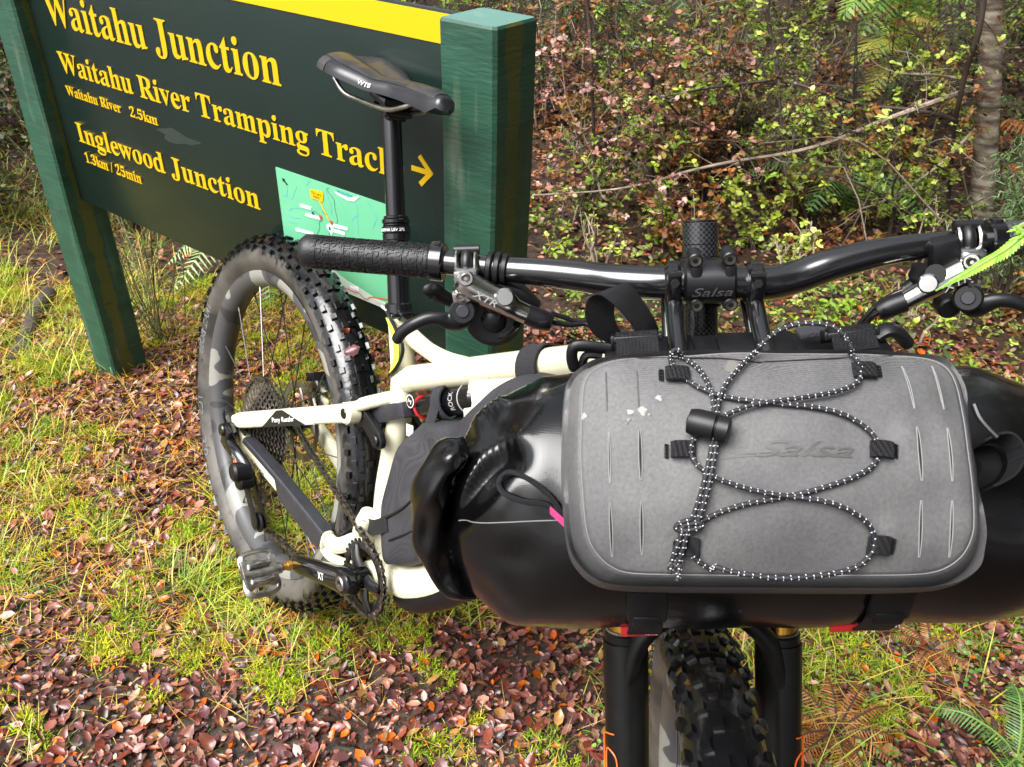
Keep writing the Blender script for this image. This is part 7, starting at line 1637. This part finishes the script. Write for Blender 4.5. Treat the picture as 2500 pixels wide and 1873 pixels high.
for x, y, h in ((1.62, 2.55, .55), (1.95, 3.05, .6), (1.5, 3.7, .7), (.30, 4.4, 1.1), (1.72, 2.2, .35), (2.3, 4.6, .9)): shrub('needle_shrub', (x, y), h, .22, 'needle', 7, 8, 2400, LABELS['needle'][0], 'shrub', GROUPS['needle'], M_dtwig)
for x, y, h in ((.95, 2.65, .22), (1.25, 2.3, .20), (.65, 2.9, .2), (1.5, 2.9, .25), (.30, 2.75, .2), (1.65, 1.75, .18)): shrub('pale_seedling', (x, y), h, .14, 'pale', 4, 4, 60, LABELS['pale'][0], 'shrub', GROUPS['pale'], M_twig, .95)
for x, y, h in ((.42, 3.6, .75), (.85, 4.3, .9), (1.45, 3.1, .55), (.2, 3.1, .4)): shrub('lime_shoot', (x, y), h, .22, 'lime', 4, 5, 260, LABELS['lime'][0], 'shrub', GROUPS['lime'], M_dtwig, 1.0)
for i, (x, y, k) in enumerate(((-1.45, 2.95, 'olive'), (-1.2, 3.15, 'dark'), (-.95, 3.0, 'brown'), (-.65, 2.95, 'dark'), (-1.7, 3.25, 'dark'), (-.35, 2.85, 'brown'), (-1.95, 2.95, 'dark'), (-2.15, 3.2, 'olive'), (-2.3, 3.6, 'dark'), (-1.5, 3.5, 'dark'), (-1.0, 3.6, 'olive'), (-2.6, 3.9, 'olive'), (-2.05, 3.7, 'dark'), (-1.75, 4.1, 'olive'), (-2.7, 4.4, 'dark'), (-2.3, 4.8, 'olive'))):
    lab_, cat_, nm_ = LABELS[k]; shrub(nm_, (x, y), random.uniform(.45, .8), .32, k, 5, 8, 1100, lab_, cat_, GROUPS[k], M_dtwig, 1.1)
# wiry broom-like stems behind the left post
bx_, by_ = ground_at(392, 838)[:2]; t = thing('wiry_shrub', 'wiry green leafless shrub growing just behind the left timber post', 'shrub', Matrix.Translation((bx_, by_, 0))); g = G(); lines = []
for i in range(26):
    a = random.uniform(0, 6.28); s = random.uniform(.08, .30); h = random.uniform(.45, .85); P = spline([(random.gauss(0, .03), random.gauss(0, .03), -.03), (math.cos(a)*s*.35-.03+random.gauss(0, .02), math.sin(a)*s*.35+.05, h*.33), (math.cos(a)*s*.7-.07+random.gauss(0, .03), math.sin(a)*s*.7+.08, h*.68), (math.cos(a)*s-.10, math.sin(a)*s+.10, h)], 14); g.tube(P, np.linspace(.0018, .0005, 14), 4, cap=False); lines.append(P)
g.build('stems', mat('olive_wiry_stem', (.11, .10, .035), .6), t); foliage_on(t, lines, 'needle', 1500, .022, .55)
# low mass of leaves and twigs between the shrubs
pts = []
for n, y0, y1_, hgt in ((26000, 1.95, 4.2, .13), (40000, 4.0, 7.0, .55), (30000, 6.5, 11, .9)):
    y = rng.uniform(y0, y1_, n); x = rng.uniform(-1, 1, n)*(.66*y+.5)+.1*y; k = ~((x < .1+.25*(2.9-y)*0) & (y < 2.9)) & ~((y < 2.3) & (x < .35)); x, y = x[k], y[k]; cl = vnoise(x, y, 3.0, 31)
    pts.append(np.stack([x, y, gz(x, y)+rng.uniform(0, 1, len(x))**1.6*hgt*(.3+1.1*cl)], 1))
pts = np.concatenate(pts); pts = pts[rng.permutation(len(pts))]; VV, FF, CCc, off = [], [], [], 0
msk = vnoise(pts[:, 0], pts[:, 1], 1.7, 41)
acc(*leafcloud(pts[msk < .42], 'brown', 1.1)); acc(*leafcloud(pts[(msk >= .42) & (msk < .70)], 'olive', 1.25)); acc(*leafcloud(pts[(msk >= .70) & (msk < .78)], 'lime', 1.0)); acc(*leafcloud(pts[msk >= .78], 'dark', 1.3)); acc(*leafcloud(pts[::23], 'pale', .9))
ug = fastmesh('undergrowth', np.concatenate(VV), np.concatenate(FF), M_leafg, np.concatenate(CCc)); tag(ug, 'tangled low undergrowth of brown and olive leaves between the shrubs', 'undergrowth', kind='stuff')
g = G()
for _ in range(190):
    y = random.uniform(2.7, 8); x = random.uniform(-1, 1)*(.62*y+.4)+.1*y
    if x < .2 and y < 3.0: continue
    a = random.uniform(0, 6.28); L_ = random.uniform(.2, .7); z0 = float(gz(x, y)); g.tube(spline([(x, y, z0+random.uniform(0, .4)), (x+math.cos(a)*L_*.5, y+math.sin(a)*L_*.5, z0+random.uniform(.05, .6)), (x+math.cos(a)*L_, y+math.sin(a)*L_, z0+random.uniform(0, .8))], 7), np.linspace(.004, .0015, 7), 4, cap=False)
tw = g.build('loose_twigs', mat('weathered_twig', (.12, .09, .065), .75)); tag(tw, 'tangle of thin pale twigs strung through the undergrowth', 'twigs', kind='stuff')

# ---- fallen wood
def log(name, pts, r, label, m=M_bark):
    P = spline(pts, 24); t = G(); t.tube(P, r*(1+.12*np.sin(np.arange(24)*1.7)), 12); return tag(t.build(name, m), label, 'branch')
log('fallen_branch', [ground_at(126, 730)+[0, 0, .02], ground_at(90, 775)+[0, 0, .012], ground_at(64, 838)+[0, 0, .006], ground_at(28, 888)+[0, 0, -.004]], .024, 'dark rotting branch half buried in grass left of the timber post', M_bark)
log('fallen_log', [ground_at(1010, 985)+[0, 0, .03], ground_at(1060, 970)+[0, 0, .05], ground_at(1180, 955)+[0, 0, .05]], .042, 'reddish brown rotting log seen through the bike frame beside the right post', mat('red_rotten_wood', (.26, .10, .055), .8, noise=(30, (.12, .05, .03), .2), bump=(50, .6, 'noise')))
log('fallen_stick', [np.array([-1.02, 2.75, .10]), np.array([-.85, 2.62, .07]), np.array([-.70, 2.52, .05])], .012, 'pale grey stick lying under the board beside the fern', M_twig)

# ---- forest round the clearing (behind the camera and to the right), unseen trees added to block the low sky
def unseen_forest_tree(x, y, h, r, label, group):
    b = np.array([x, y, float(gz(x, y))]); t = thing('unseen_forest_tree', label, 'tree', Matrix.Translation(b), group); P = spline([(0, 0, -.1), (random.gauss(0, .15), random.gauss(0, .15), h*.4), (random.gauss(0, .3), random.gauss(0, .3), h)], 14)
    g = G(); g.tube(P, np.linspace(.11, .03, 14), 9, cap=False); g.build('trunk', M_bark, t); g = G(); LN = []
    for i in range(36):
        k = random.randrange(4, 14); a = random.uniform(0, 6.28); L_ = r*random.uniform(.5, 1)*(1.15-.6*k/14); d = np.array([math.cos(a), math.sin(a), random.uniform(-.1, .5)]); Q = spline([P[k], P[k]+d*L_*.5, P[k]+d*L_+[0, 0, random.gauss(0, .2)]], 8); g.tube(Q, np.linspace(.03, .006, 8), 5, cap=False); LN.append(Q)
    g.build('limbs', M_bark, t); foliage_on(t, LN, 'dark', 9000, .26, 3.6, 'crown')
lab = 'tall dark beech tree added unseen round the clearing to block low sky'
for x, y, h, r in ((3.1, .6, 6, 1.7), (4.1, 2.3, 7, 1.9), (2.7, -.9, 7, 1.9), (3.9, 1.3, 5, 1.6), (3.6, -.2, 5, 1.7), (2.2, -2.4, 7, 1.9), (4.0, .2, 8, 2.2), (4.4, 4.0, 7, 2.0), (5.2, 1.6, 8, 2.2), (3.4, -2.6, 7, 1.9), (1.4, -4.0, 7, 2.0), (-.9, -4.6, 7, 2.0), (5.6, 5.4, 8, 2.0), (-4.6, 5.6, 7, 1.8), (-5.4, 2.6, 6, 1.6), (1.6, 12.5, 8, 2.2), (-2.0, 12.0, 8, 2.2), (5.8, 11.8, 8, 2.2), (-5.6, 10.4, 8, 2.2)):
    unseen_forest_tree(x, y, h, r, lab, 'unseen forest trees blocking low sky round the clearing')

# ---- leaves stuck to the wet rear tyre
for px, py, sz, i, lab_ in ((868, 846, .026, 2, 'crumpled pink-brown leaf stuck to the wet rear tyre'), (826, 826, .017, 4, 'small orange leaf stuck to the rear tyre beside a larger pink leaf')):
    q = bk(px, py, -.012); r_ = math.hypot(q[0], q[2]); q[0] *= (R_W+.001)/r_; q[2] *= (R_W+.001)/r_; w = BM@(q+[0, 0, R_W])+BT; n_ = norm(BM@norm([q[0], -.1, q[2]])); e1 = norm(np.cross(n_, [0, 0, 1.0])); e2 = np.cross(n_, e1)
    o = bpy.data.objects.new('fallen_leaf', lmesh[i]); COL.objects.link(o); o.matrix_world = mat4(np.stack([e1*sz, e2*sz*1.2, n_*sz*1.5], 1), w-e1*sz*.5); tag(o, lab_, 'leaf')
